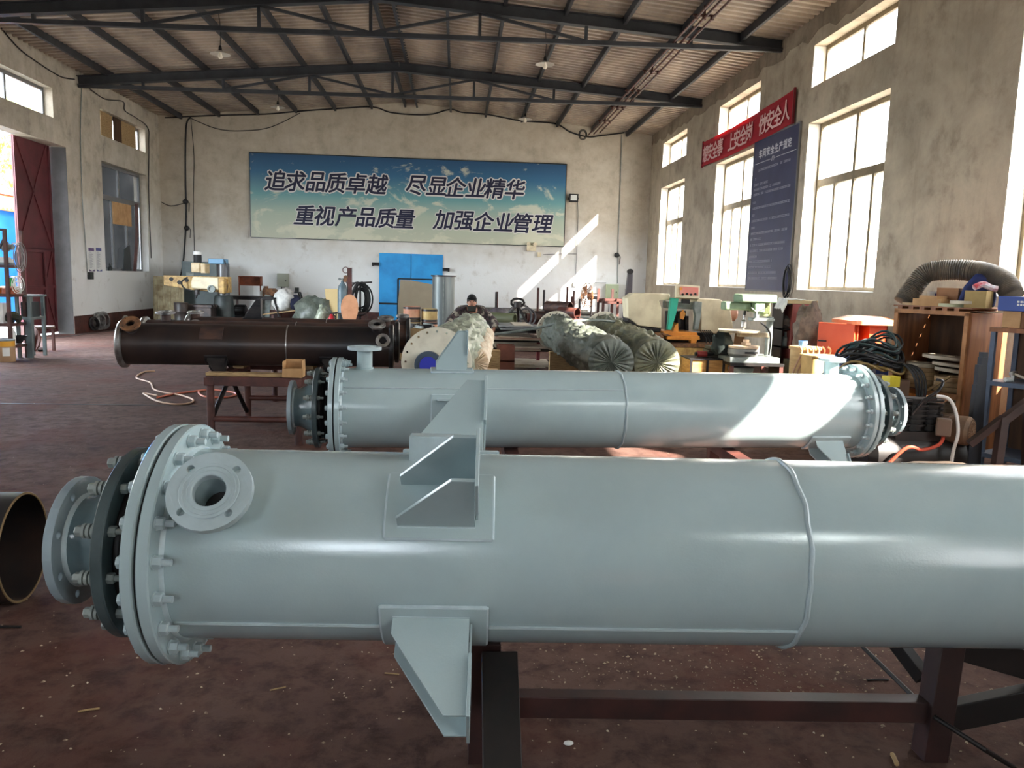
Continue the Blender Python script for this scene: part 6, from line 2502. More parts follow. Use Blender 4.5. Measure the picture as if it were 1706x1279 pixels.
# orange boxes
Ybx = 9.7
a, b = at(1371, 560, Ybx), at(1430, 560, Ybx)
t = thing('orange_cabinet', 'square orange steel box standing before the hooded orange cabinet', 'cabinet', (a.x, Ybx+.15, 0), rad(-50))
w = .47
z1, z0 = at(1400, 538, Ybx).z, at(1400, 591, Ybx).z
m = MB()
m.bx(0, w, 0, .02, z0, z1)
obj('door', m, ORANGE, t, 20, .006)
m = MB()
m.bx(.02, .12, -.02, .0, z0+.16, z0+.18)
m.cyl((w*.75, -.01, z0+.04), (w*.75, .0, z0+.04), .025, n=12)
obj('door_handle', m, DSTEEL, t)
m = MB()
m.bx(w*.3, w*.95, .055, .2, 0, z0+.04)
obj('stand_block', m, M('dark_red_side', (110, 40, 32), None), t, 0)
m = MB()
for b_ in ((.0, w, .022, .05, z0, z0+.03), (0, .03, .022, .05, 0, z1-.02), (w-.03, w, .022, .05, 0, z1-.02)):
    m.bx(*b_)
obj('door_frame', m, ORANGE, t, 0)
Yc = 9.5
a, b = at(1428, 560, Yc), at(1478, 560, Yc)
t = thing('orange_cabinet', 'orange steel cabinet with a hipped hood and louvred side', 'cabinet', (a.x, Yc, 0))
w = b.x-a.x
zt = at(1450, 541, Yc).z
zb = 0
m = MB()
d_ = .48
for b_ in ((.0, .015, 0, d_, zb, zt), (w*.42, w, 0, .015, zb, zt), (w-.015, w, 0, d_, zb, zt), (0, w, d_-.015, d_, zb, zt), (0, w, 0, d_, zb, zb+.02), (w*.40, w*.42, -.0, d_, zb, zt)):
    m.bx(*b_)
obj('cabinet_body', m, ORANGE, t, 0)
m = MB()
x0, x1, y0, y1 = -.07, w+.12, -.10, d_+.08
z0, z1, z2 = zt+.0, zt+.045, zt+.10
m.add([(x0, y0, z0), (x1, y0, z0), (x1, y1, z0), (x0, y1, z0), (x0, y0, z1), (x1, y0, z1), (x1, y1, z1), (x0, y1, z1), (x0+.14, y0+.14, z2), (x1-.14, y0+.14, z2), (x1-.14, y1-.14, z2), (x0+.14, y1-.14, z2)],
      [(3, 2, 1, 0), (0, 1, 5, 4), (1, 2, 6, 5), (2, 3, 7, 6), (3, 0, 4, 7), (4, 5, 9, 8), (5, 6, 10, 9), (6, 7, 11, 10), (7, 4, 8, 11), (8, 9, 10, 11)])
obj('hood', m, M('sunlit_orange', (232, 150, 112), (222, 136, 98), 2, .42), t, 0)  # paler orange, sunlight on the hood put into its colour
m = MB()
for i in range(5):
    m.bx(w*.58, w*.86, -.012, .0, zt-.20-.035*i, zt-.19-.035*i)
obj('louvre', m, ORANGE, t, 0)

# blue box with heap of cable
Yh = 8.3
q = at(1428, 615, Yh)
zt = at(1425, 592, Yh).z
t = thing('blue_welder', 'blue welding box below the heap of black cable', 'welder', (q.x, Yh, 0))
m = MB()
m.bx(-.15, .25, -.2, .25, .06, zt)
obj('welder_case', m, M('dull_blue', (52, 82, 150), (42, 68, 130), 3, .5), t, 20, .012)
m = MB()
m.bx(-.08, .10, -.205, -.2, zt-.2, zt-.06)
obj('front_panel', m, M('welder_panel', (140, 150, 170), None), t, 0)
m = MB()
for x in (-.1, .2):
    for y in (-.16, .2):
        m.cyl((x-.02, y, .035), (x+.02, y, .035), .035, n=14)
m.bx(-.12, .22, -.18, .22, .04, .065)
obj('wheel', m, BLACK, t)
q = at(1452, 640, 7.4)
zk = at(1462, 628, 7.4).z
t = thing('dark_crate', 'brown plywood box under the cable heap', 'box', (q.x, 7.4, 0))
m = MB()
m.bx(-.24, .26, -.22, .3, 0, zk)
obj('crate_side', m, M('dull_brown', (110, 82, 62), (84, 62, 48), 3, .7), t, 20, .006)
t = thing('cable_heap', 'heap of tangled black and tan welding cable on the brown box', 'cable', (q.x, 7.4, zk))
for kk, (nm, mt, num) in enumerate((('black_cable_loop', CABLE, 13), ('tan_cable_loop', M('tan_cable', (150, 124, 74), None, rough=.5), 3), ('grey_cable_loop', M('teal_cable', (40, 60, 60), None, rough=.5), 4))):
    m = MB()
    for i in range(num):
        cx_, cy_ = rr.uniform(-.12, .08), rr.uniform(-.05, .08)
        a_, b_ = rr.uniform(.16, .31), rr.uniform(.12, .2)
        ph, tz = rr.uniform(0, 6), rr.uniform(.04, .34)
        m.tube([V((cx_+a_*math.cos(j*.3142+ph), cy_+b_*math.sin(j*.3142+ph), .015+max(0, tz+.07*math.sin(j*.3142*2+ph*2)+.05*math.cos(j*.3142+ph)))) for j in range(20)], .012, 6, True)
    if kk == 0:
        for i in range(4):
            m.tube(smooth_path([(.1, 0, .2-.03*i), (.26+.03*i, -.15, .12), (.32+.03*i, -.24, -.1), (.34, -.26, -zk+.03)]), .012, 6)
    obj(nm, m, mt, t)
q = at(1484, 635, 7.05)
m = MB()
m.box((0, 0, 0), (.125, .10, .10), .3)
m.bx(-.02, .02, -.02, .03, -q.z, -.045)
one('yellow_carton', 'small yellow printed carton at the foot of the cable heap', 'carton', m, M('yellow_carton', (222, 204, 60), (206, 186, 50), 6, .5), (q.x, 7.05, q.z), 0, None, 0)
q = at(1434, 583, 8.3)
sack('cloth_bundle', 'dark teal rag on the blue welding box', 'cloth', (q.x+.03, 8.32, zt), .16, .14, .10, M('teal_rag', (66, 96, 98), (44, 64, 66), 9, .9), 71, True, .3)

# plywood crate
fl, fr = at(1493, 516, 7.75), at(1617, 523, 7.05)
u = V((fr.x-fl.x, fr.y-fl.y, 0))
CW = u.length
ang = math.atan2(u.y, u.x)
zt = 1.405
zb_ = .60
CD = .60
t = thing('plywood_crate', 'large open fronted plywood crate of discs, its slatted lid on top', 'crate', (fl.x, fl.y, 0), ang)
m = MB()
m.bx(.0, CW, CD-.015, CD, zb_, zt)
m.bx(0, CW, 0, CD, zb_, zb_+.02)
obj('back_panel', m, PLYD, t, 0)
m = MB()
m.bx(-.015, .0, 0, CD, .3, zt)
m.bx(CW, CW+.02, 0, CD, .0, zt)
obj('side_panel', m, PLY, t, 0)
m = MB()
for x in (.0, CW-.04):
    m.bx(x, x+.04, -.025, .0, 0, zt)
m.bx(0, CW, -.025, 0, zb_-.02, zb_+.03)
m.bx(0, CW, -.025, 0, zt-.03, zt+.01)
for x in (.01, CW-.05):
    m.bx(x, x+.04, CD-.045, CD-.016, 0, zb_)
obj('corner_batten', m, M('batten_wood', (178, 126, 80), (146, 98, 58), 4, .7), t, 0)
m = MB()
for i in range(6):
    m.bx(.03+.118*i, .08+.118*i, -.02, CD, zt+.01, zt+.035)
m.bx(-.02, CW+.02, -.02, CD, zt+.035, zt+.047)
obj('slatted_lid', m, PLY, t, 0)
c_, s__ = math.cos(ang), math.sin(ang)
def CR_(x, y, z):
    return V((fl.x+c_*x-s__*y, fl.y+s__*x+c_*y, z))
DISC = M('pale_disc', (206, 196, 174), (170, 156, 132), 6, .7)
DISCT = M('tan_disc', (186, 156, 114), (150, 122, 86), 5, .7)
def disc(x, y, z, r, h, tilt, mt, lab):
    m = MB()
    m.lathe([(0, r*.97), (.004, r), (h-.004, r), (h, r*.97), (h, r*.4), (0, r*.4)], (0, 0, 0), (0, 0, 1), 36, closed=True)
    o = one('abrasive_disc', lab, 'disc', m, mt, CR_(x, y, z), 0, 'discs stacked in the plywood crate', 30)
    o.rotation_euler = (tilt[0], tilt[1], 0)
for i in range(6):
    disc(.17, .26, zb_+.021+.042*i, .155, .040, (0, 0), DISCT if i < 5 else DISC, 'tan disc in the left hand stack in the plywood crate')
for i, (z, tl, mt) in enumerate(((.021, 0, DISCT), (.072, 0, DISCT), (.122, 0, DISCT))):
    disc(.52, .26, zb_+z, .18, .049, (0, 0), mt, 'thick disc in the right hand stack in the plywood crate')
disc(.53, .25, zb_+.205, .19, .035, (.0, .12), DISC, 'pale tilted disc third from the top of the right hand stack')
disc(.50, .25, zb_+.262, .19, .03, (.0, .10), DISC, 'pale tilted disc second from the top of the right hand stack')
disc(.40, .27, zb_+.330, .21, .034, (.02, .05), DISC, 'broad white disc topmost in the plywood crate')
m = MB()
m.bar(CR_(.34, -.10, .53)-CR_(.5, -.05, 0), CR_(.66, -.03, .80)-CR_(.5, -.05, 0), .05, .02)
m.bar(CR_(.34, -.10, .0)-CR_(.5, -.05, 0), CR_(.34, -.10, .55)-CR_(.5, -.05, 0), .04, .02, (0, 1, 0))
one('timber_brace', 'loose tan timber slat slanting across the front of the plywood crate', 'timber', m, TIMBER, CR_(.5, -.05, 0), 0, None, 0)
m = MB()
for i in range(5):
    m.box((.02*i-.03, .0, .012+.025*i), (.30-.02*i, .25, .022), .1*i)
one('board_offcut', 'small stack of pale board offcuts beneath the crate floor', 'board', m, DISC, CR_(.55, .25, 0.40), ang, None, 0)
m = MB()
m.bx(.06, CW-.06, .03, CD-.05, 0, .40)
one('cardboard_box', 'yellow cardboard box under the plywood crate', 'box', m, M('yellow_card', (222, 174, 86), (196, 150, 72), 3, .8), CR_(0, 0, 0), ang, None, 0)
# items on the crate
ZT = zt+.048
def onc(x, y):
    return CR_(x, y, ZT)
t = thing('flexible_duct', 'grey ribbed flexible duct arched over the plywood crate', 'duct', onc(.05, .25))
pts = [at(1506, 506, 7.75), at(1520, 482, 7.75), at(1542, 456, 7.7), at(1575, 450, 7.6), at(1618, 451, 7.45), at(1650, 458, 7.3), at(1675, 472, 7.15), at(1687, 494, 7.05)]
pts[0].z = ZT+.02
path = smooth_path([q_-V(onc(.05, .25)) for q_ in pts], 22)
m = MB()
m.tube(path, .1, 22, False, [.092+.012*(i % 2) + .006*noise.noise(V((i*.4, 0, 0))) for i in range(len(path))])
obj('duct_hose', m, M('dusty_duct', (92, 86, 78), (128, 116, 100), 5, .6, .1), t, 60)
m = MB()
q_ = path[-1]
m.cyl(q_+V((0, 0, -.0)), V((q_.x, q_.y, 0.0)), .10, n=24)
obj('duct_collar', m, M('pale_collar', (196, 190, 170), None), t)
m = MB()
m.box((0, 0, .09), (.20, .22, .18), .2)
one('cardboard_box', 'brown taped cardboard box under the arch of the duct', 'box', m, M('brown_card', (160, 116, 82), (140, 98, 66), 4, .8), onc(.36, .33), ang, None, 0)
m = MB()
m.box((0, 0, .035), (.28, .16, .07), .1)
m.box((.02, 0, .085), (.2, .14, .03), -.1)
one('flat_carton', 'flattened cardboard carton on the front of the crate lid', 'carton', m, CARD, onc(.30, .10), ang, None, 0)
t = thing('paper_packet', 'white and blue packet standing on the crate under the duct', 'packet', onc(.20, .3))
m = MB()
m.box((0, 0, .07), (.12, .08, .14), -.2)
obj('packet_body', m, WHITE, t, 0)
m = MB()
m.box((.012, -.045, .09), (.07, .004, .06), -.2)
obj('packet_print', m, M('violet_print', (74, 66, 120), None), t, 0)
for i, (x, y, r) in enumerate(((.52, .12, .13), (.62, .16, .14))):
    m = MB()
    m.lathe([(0, r), (.03, r), (.03, 0)], (0, 0, 0), (0, 0, 1), 30)
    one('abrasive_disc', ('pale green disc lying flat on the crate lid' if i == 0 else 'white disc overlapping the pale green disc on the crate lid'), 'disc', m, DISC if i else M('greenish_disc', (176, 176, 140), None), onc(x, y)+V((0, 0, .031*i)), 0)
m = MB()
m.lathe([(0, .12), (.025, .12), (.025, 0)], (0, 0, 0), (0, 0, 1), 30)
one('abrasive_disc', 'tan disc at the far left of the crate lid', 'disc', m, DISCT, onc(.12, .12), 0)
q = onc(.56, .30)
m = MB()
m.prism([(-.17, 0), (.16, 0), (.17, .10), (.14, .30), (-.02, .33), (-.11, .20)], (0, 0, 0), (1, 0, 0), (0, 0, 1), .16)
one('blue_bag', 'deep blue bag leaning against the duct on the crate', 'bag', m, M('deep_blue_bag', (30, 44, 96), (24, 34, 76), 5, .7), onc(.60, .34), ang*.5, None, 40, .03)
m = MB()
m.box((0, 0, .08), (.19, .15, .16), .15)
one('cardboard_box', 'tan box with grey end in front of the deep blue bag', 'box', m, M('tan_carton', (168, 144, 92), (150, 126, 78), 4, .8), onc(.74, .15), ang, None, 0)
m = MB()
m.tube(smooth_path([(-.08, 0, .0), (0, 0, .03), (.07, -.02, .0), (.12, -.04, -.01)]), .03, 8)
one('work_gloves', 'red and white work gloves on the tan box', 'gloves', m, M('glove_red_white', (176, 60, 66), (210, 210, 216), 9, .9), onc(.76, .16)+V((0, 0, .19)), 0)

# right hand shelf rack
P0 = at(1656, 560, 6.75)
RA = rad(-60)
t = thing('steel_rack', 'blue grey steel rack at the right edge, stacked with boxes and tools', 'rack', (P0.x, 6.75, 0), RA)
RK = M('rack_blue_grey', (80, 96, 118), (64, 76, 94), 4, .5)
zA, zB_ = at(1662, 545, 6.75).z, at(1668, 634, 6.75).z
for x in (0, 1.1):
    for y in (0, .45):
        m = MB()
        m.bar((x, y, 0), (x, y, zA), .04, .04, (0, 1, 0))
        obj('upright', m, RK, t, 0)
for z in (zA, zB_, .15):
    m = MB()
    m.bx(-.03, 1.13, -.03, .48, z-.04, z)
    obj('shelf_board', m, RK if z != zA else PLY, t, 0)
m = MB()
m.bx(0, 1.1, .45, .465, .15, zA-.04)
obj('back_panel', m, PLYD, t, 0)
def onr(x, y, z):
    return V((P0.x+math.cos(RA)*x-math.sin(RA)*y, 6.75+math.sin(RA)*x+math.cos(RA)*y, z))
m = MB()
m.bx(0, .15, 0, .3, 0, .145)
one('cardboard_box', 'brown cardboard box on top of the right steel rack, left one', 'box', m, CARD, onr(.02, .08, zA+.001), RA, None, 0)
m = MB()
m.bx(0, .34, 0, .3, 0, .14)
one('cardboard_box', 'darker cardboard box on the right rack below the blue carton', 'box', m, M('dark_card', (120, 82, 50), (100, 66, 40), 4, .8), onr(.18, .07, zA+.001), RA, None, 0)
t = thing('blue_carton', 'bright blue printed carton on top of the right rack', 'carton', onr(-.02, .05, zA+.148), RA)
m = MB()
m.bx(0, .52, 0, .30, 0, .13)
obj('carton_body', m, DBLUE, t, 0, .004)
m = MB()
for r_ in range(2):
    for i in range(8):
        m.bx(.16+.026*i, .177+.026*i, -.003, .0, .050+.026*r_, .067+.026*r_)
obj('printed_marks', m, WHITE, t, 0)
m = MB()
m.bx(0, .18, 0, .2, 0, .06)
m.bx(.02, .17, .02, .18, .06, .11)
one('blue_packet', 'small light blue packet at the front right of the rack top', 'packet', m, BLUE, onr(.56, .02, zA+.001), RA, None, 0)
t = thing('blue_toolbox', 'blue steel toolbox on the middle shelf of the right rack', 'toolbox', onr(.36, .08, zB_+.001), RA)
m = MB()
m.prism([(0, 0), (.28, 0), (.28, .10), (.2, .15), (.08, .15), (0, .10)], (0, .1, 0), (1, 0, 0), (0, 0, 1), .2)
obj('box_body', m, BLUE, t, 0, .005)
m = MB()
m.tube([(.08, .1, .15), (.08, .1, .18), (.2, .1, .18), (.2, .1, .15)], .008, 6)
obj('carry_handle', m, BLACK, t)
t = thing('hammer', 'hammer with pale handle on the middle shelf of the right rack', 'hammer', onr(.20, .10, zB_+.001), RA)
m = MB()
m.tube([(-.05, 0, .075), (.11, .02, .02)], .011, 8)
obj('hammer_handle', m, M('hammer_wood', (206, 196, 180), None), t)
m = MB()
m.bar((-.05, -.05, .075), (-.05, .05, .08), .03, .03)
m.bx(-.065, -.035, -.012, .012, 0, .075)
obj('hammer_head', m, STEEL, t)
m = MB()
m.lathe([(0, .02), (.06, .018), (.07, .01), (.09, .01)], (0, 0, 0), (1, .1, .0), 12)
one('grease_tube', 'small white tube lying at the front of the middle shelf', 'tube', m, WHITE, onr(.12, .03, zB_+.021))
# dark steel sections standing before the rack
for i, (px, h, lean) in enumerate(((1626, .86, .05), (1634, 1.02, .03), (1642, 1.08, .02), (1650, 1.12, .0))):
    q = at(px, 640, 5.95)
    m = MB()
    m.bar((0, 0, 0), (lean, .06, h), .045, .05, (0, 1, 0))
    one('steel_section', 'long dark steel section leaning upright between the crate and the right rack', 'steel section', m, M('blue_black_steel', (30, 34, 42), (22, 24, 30), 3, .45, .3), (q.x, 5.95+.02*i, 0), 0, 'dark sections by the right rack', 0)
t = thing('angle_stand', 'brown steel stand with slanting legs at the right edge before the rack', 'stand', (at(1670, 720, 5.7).x, 5.7, 0))
o_ = V(t.location)
m = MB()
FR = [at(1672, 696, 5.7), at(1668, 790, 5.7), at(1655, 735, 5.7), at(1712, 668, 5.7)]
z_ = FR[0].z
m.bar((FR[0].x-o_.x, 0, z_), (FR[0].x-o_.x-.06, -.05, 0), .06, .06, (0, 1, 0))
m.bar((FR[0].x-o_.x, 0, z_), (FR[0].x-o_.x-.22, .05, z_-.22), .05, .05, (0, 1, 0))
m.bar((FR[0].x-o_.x, 0, z_-.02), (FR[3].x-o_.x+.05, 0, FR[3].z+.03), .06, .06, (0, 1, 0))
m.bar((FR[3].x-o_.x+.03, 0, FR[3].z+.02), (FR[3].x-o_.x+.1, 0, 0), .08, .08, (0, 1, 0))
obj('frame_bar', m, M('brown_frame', (58, 42, 38), (44, 32, 30), 4, .5), t, 0)
# red lamp post at the very right top
t = thing('bottle_stack', 'dark red brown ribbed bottle standing on a box at the right edge', 'bottle', onr(.62, .25, zA+.281))
m = MB()
m.lathe([(-.28, .08), (.16, .075), (.17, .09), (.19, .09), (.20, .07), (.30, .07), (.34, .04), (.40, .04), (.41, .0)], (0, 0, 0), (0, 0, 1), 22)
obj('bottle_body', m, M('dark_red_bottle', (92, 44, 34), (70, 32, 26), 4, .35), t)

# compressor
Ym = 6.0
p = V((at(1570, 700, Ym).x, Ym, 0))
L_ = LQ(p, Ym)
t = thing('compressor', 'dusty brown motor and oily black compressor before the plywood crate', 'compressor', p)
cx, cz = L_(1592, 717)
fx, fz = L_(1608, 720)
m = MB()
a_ = V((cx-.10, .12, cz+.01))
ax = V((.62, -.78, -.0)).normalized()
m.lathe([(-.02, .07), (0, .10), (.16, .105), (.18, .115), (.30, .118), (.325, .10)], a_-ax*.05, ax, 32)
for i in range(16):
    m_ = frame(a_, ax)
    q0, q1 = m_ @ V((.108*math.cos(i*.393), .108*math.sin(i*.393), -.03)), m_ @ V((.108*math.cos(i*.393), .108*math.sin(i*.393), .11))
    m.bar(q0, q1, .008, .014)
MD = M('dusty_brown_motor', (128, 100, 76), (98, 76, 58), 6, .7)
obj('motor_body', m, MD, t)
m = MB()
e_ = a_+ax*.277
m_ = frame(e_, ax)
for k in range(1, 6):
    m.tube([m_ @ V((.016*k*math.cos(i*.314), .016*k*math.sin(i*.314), 0)) for i in range(20)], .0035, 4, True)
for i in range(20):
    m.tube([m_ @ V((.012*math.cos(i*.314), .012*math.sin(i*.314), 0)), m_ @ V((.085*math.cos(i*.314), .085*math.sin(i*.314), 0))], .003, 4)
obj('fan_grille', m, M('grille_tan', (150, 120, 92), None), t)
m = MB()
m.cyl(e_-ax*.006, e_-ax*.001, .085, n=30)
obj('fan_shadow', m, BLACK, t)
x, z = L_(1564, 709)
m = MB()
m.box((x, -.06, z), (.11, .10, .14), -.5)
obj('terminal_box', m, M('box_brown', (104, 82, 68), None, rough=.6), t, 20, .012)
x, z = L_(1535, 690)
m = MB()
for i, (dx, h, r) in enumerate(((-.13, .24, .08), (.0, .28, .085), (.13, .22, .08))):
    m.cyl((x+dx, .10, z-.18), (x+dx, .10, z-.16+h), r, n=20)
    for k in range(6):
        m.cyl((x+dx, .10, z-.10+.04*k), (x+dx, .10, z-.085+.04*k), r*1.25, n=20)
m.box((x, .1, z-.2), (.42, .24, .12))
obj('cylinder_block', m, M('oily_black', (28, 24, 24), (42, 36, 34), 5, .5, .3), t)
m = MB()
m.lathe([(-.5, .0), (-.48, .15), (-.42, .20), (.32, .20), (.38, .15), (.40, .0)], (cx-.25, .12, .26), (1, 0, 0), 36)
obj('air_tank', m, NIGHT, t)
m = MB()
for dx in (-.5, .0):
    m.bx(cx-.15+dx, cx-.09+dx, .0, .24, 0, .10)
m.bx(cx-.62, cx+.05, .02, .24, .44, .475)
m.bx(cx-.12, cx+.08, .02, .22, .44, cz-.09)
m.bx(x-.2, x+.2, .02, .2, .44, z-.24)
obj('mounting_foot', m, NIGHT, t)
m = MB()
m.tube(smooth_path([(L_(1558, 659)[0], -.02, L_(1558, 659)[1]), (L_(1573, 662)[0], -.05, L_(1573, 662)[1]), (L_(1581, 680)[0], -.08, L_(1581, 680)[1]), (L_(1578, 715)[0], -.14, L_(1578, 715)[1]), (L_(1567, 748)[0], -.16, L_(1567, 748)[1]), (L_(1560, 790)[0], -.16, .02)]), .013, 8)
obj('white_hose', m, M('white_hose', (206, 202, 196), None, rough=.45), t)
m = MB()
m.tube(smooth_path([(L_(1565, 722)[0], -.06, L_(1565, 722)[1]), (L_(1550, 735)[0], -.12, L_(1550, 735)[1]), (L_(1520, 743)[0], -.14, L_(1520, 743)[1]), (L_(1490, 742)[0], -.14, L_(1490, 742)[1]), (L_(1440, 760)[0], -.1, .05)]), .014, 8)
obj('red_hose', m, M('red_hose', (176, 70, 50), None, rough=.4), t)
m = MB()
m.tube(smooth_path([(L_(1520, 690)[0], 0, L_(1520, 690)[1]), (L_(1535, 665)[0], -.04, L_(1535, 665)[1]), (L_(1556, 650)[0], -.05, L_(1556, 650)[1]), (L_(1566, 635)[0], -.04, L_(1566, 635)[1]), (L_(1560, 632)[0], 0, L_(1560, 632)[1])]), .012, 8)
m.tube(smooth_path([(L_(1560, 663)[0], 0, L_(1560, 663)[1]), (L_(1545, 668)[0], .02, L_(1545, 668)[1]), (L_(1538, 690)[0], .06, L_(1538, 690)[1])]), .016, 8)
obj('metal_pipe', m, DSTEEL, t)
# tarp lump by the compressor
q = at(1560, 760, 5.35)
sack('tarp_heap', 'low olive tarpaulin hump behind the nearest exchanger', 'tarp', (q.x, 5.35, 0), .5, .3, .21, M('olive_tarp', (72, 58, 44), (52, 42, 34), 6, .8), 81, True, .2)

# ------------------------------------------------------------------ rack and bench at the left edge
Yl = 14.2
P0 = at(-30, 560, Yl)
PR_ = at(31, 560, Yl)
t = thing('tool_rack', 'brown steel shelf rack at the left edge crowded with tools and tins', 'rack', (P0.x, Yl, 0))
w = PR_.x-P0.x
def zl(y):
    return at(10, y, Yl).z
for x in (.0, w):
    for y in (-.25, .25):
        m = MB()
        m.bar((x, y, 0), (x, y, zl(382)), .05, .05, (0, 1, 0))
        obj('upright', m, BROWNST, t, 0)
LV = {k: zl(y) for k, y in (('a', 441), ('b', 489), ('c', 537), ('d', 573))}
for k, z in LV.items():
    m = MB()
    m.bx(-.03, w+.03, -.28, .28, z-.05, z)
    obj('shelf_board', m, BROWNST, t, 0)
m = MB()
m.bar((0, -.25, zl(384)), (w, -.25, zl(384)), .03, .04)
m.bar((w, -.25, zl(395)), (w-.18, -.25, zl(430)), .03, .03, (0, 1, 0))
obj('top_rail', m, DSTEEL, t, 0)
def rk(name, label, cat, px, lv, mb, mat, dy=0, grp=None, ang=35, bev=0):
    q = at(px, 480, Yl+dy)
    return one(name, label, cat, mb, mat, (q.x, Yl+dy, LV[lv]+.001), 0, grp, ang, bev)
m = MB(); m.box((0, 0, .05), (.26, .3, .10)); m.box((0, 0, .115), (.22, .26, .03), .1)
rk('paper_stack', 'stack of white paper on the top shelf of the left rack', 'paper', 4, 'a', m, WHITE, ang=0)
m = MB(); m.cyl((-.03, 0, .30), (.03, 0, .30), .09, n=20); m.bar((0, 0, 0), (0, 0, .25), .05, .05, (0, 1, 0)); m.box((0, 0, .02), (.2, .16, .04)); m.cyl((.04, 0, .30), (.12, 0, .30), .05, n=14)
rk('bench_grinder', 'small bench grinder on the top shelf of the left rack', 'grinder', 13, 'a', m, CASTG, -.1)
m = MB(); m.lathe([(0, .06), (.27, .065), (.27, .055), (.01, .05), (.01, 0)], (0, 0, 0), (0, 0, 1), 20)
m.box((0, 0, .0), (.001, .001, .001))
rk('green_tub', 'bright green tub behind the orange bins of the left rack', 'tub', 18.5, 'b', m, M('bright_green', (24, 150, 60), None, rough=.4), .08)
def pbin(px, lab, mat, ww):
    m = MB()
    m.prism([(-.12, 0), (.12, 0), (.14, .13), (-.10, .10)], (0, 0, 0), (0, 1, 0), (0, 0, 1), ww)
    rk('parts_bin', lab, 'bin', px, 'b', m, mat, -.12, 'bins on the left rack', 0, .006)
pbin(1, 'yellow orange parts bin at the left edge of the rack', ORANGEY, .10)
pbin(17, 'brown orange parts bin below the green tub', M('brown_orange_bin', (176, 84, 44), (150, 70, 38), 4, .5), .17)
m = MB(); m.box((0, 0, .17), (.14, .16, .34)); m.box((0, -.082, .08), (.12, .004, .10))
rk('paper_bag', 'white paper bag on the third shelf at the left edge', 'bag', 0, 'c', m, WHITE, -.12, None, 0)
for i, (px, r, lab) in enumerate(((11, .10, 'dark power drill lying on the third shelf of the left rack'), (22, .09, 'dark olive grinder lying beside the drill on the third shelf'))):
    m = MB()
    m.tube(smooth_path([(-.12, -.05, .07), (0, -.05, .10), (.12, -.05, .08)]), .055, 10)
    m.bar((.06, -.05, .06), (.10, -.05, .0), .05, .05, (0, 1, 0))
    m.ball((-.02, .0, .12), .08, 10, 6)
    rk('power_tool', lab, 'tool', px, 'c', m, NIGHT if i == 0 else M('olive_tool', (60, 66, 44), (40, 44, 34), 6, .6), -.05)
m = MB(); m.lathe([(0, .055), (.22, .055), (.25, .035), (.27, .03), (.29, .03), (.29, 0)], (0, 0, 0), (0, 0, 1), 22)
q = rk('white_bottle', 'white plastic bottle on the lowest shelf of the left rack', 'bottle', 15.5, 'd', m, WHITE, -.18)
m = MB(); m.lathe([(0, .13), (.06, .16), (.06, .14), (.01, .1), (.01, 0)], (0, 0, 0), (0, 0, 1), 24); m.lathe([(.06, .12), (.1, .15), (.10, .14), (.07, .1), (.07, 0)], (0, 0, 0), (0, 0, 1), 24)
rk('steel_pan', 'grey steel pans stacked on the lowest shelf of the left rack', 'pan', 3, 'd', m, STEEL, -.1)
m = MB()
for i in range(6):
    m.tube([V((.1*math.cos(j*.63)+.02*i-.05, .1*math.sin(j*.63), .03+.022*i)) for j in range(10)], .013, 5, True)
rk('cable_coil', 'dark cable coil on the lowest shelf right of the white bottle', 'cable', 24.5, 'd', m, CABLE, .02)
# coils hung on the upright
for i, (px, py, ww, hh, mt, lab) in enumerate(((35, 428, .07, .24, M('grey_hose', (120, 112, 108), None, rough=.5), 'long grey hose coil hanging on the left rack upright'), (31.5, 473, .065, .14, M('white_cable', (214, 210, 202), None, rough=.5), 'white cable coil hanging lower on the left rack upright'))):
    q = at(px, py, Yl-.3)
    m = MB()
    for k in range(6):
        m.tube([V(((ww-.016*((k*2) % 5)+.02)*math.cos(j*.21)+.008*(k % 3), -.018*k, (hh-.022*((k*3) % 5))*math.sin(j*.21)-.015*(k % 2))) for j in range(30)], .0065, 5, True)
    m.bar((-.16, .06, hh-.02), (.02, -.06, hh-.02), .025, .025)
    one('cable_coil', lab, 'cable', m, mt, q)
# yellow pail on the floor
q = atz(11, 602)
t = thing('paint_pail', 'tan paint pail with yellow band and white label on the floor at left', 'pail', (q.x, q.y, 0))
r = S(12.8, q.y)
h = S(34, q.y)
m = MB()
m.lathe([(0, r*.96), (.02, r), (h*.72, r)], (0, 0, 0), (0, 0, 1), 36)
obj('pail_body', m, M('pail_tan', (176, 142, 106), (160, 126, 94), 3, .5), t)
m = MB()
m.lathe([(h*.72, r*1.003), (h*.96, r*1.003)], (0, 0, 0), (0, 0, 1), 36)
obj('yellow_band', m, M('pail_yellow', (226, 164, 44), None, rough=.45), t)
m = MB()
m.lathe([(h*.96, r*1.01), (h, r*1.04), (h*1.02, r*1.04), (h*1.02, r*.9), (h, r*.85), (h, 0)], (0, 0, 0), (0, 0, 1), 36)
obj('lid', m, CASTG, t)
m = MB()
vs = []
for i in range(9):
    a_ = -1.45+.09*i*1.1
    for z in (h*.28, h*.66):
        vs.append((r*1.006*math.cos(a_), r*1.006*math.sin(a_), z))
m.add(vs, [(2*i, 2*i+2, 2*i+3, 2*i+1) for i in range(8)])
obj('paper_label', m, WHITE, t, 0)
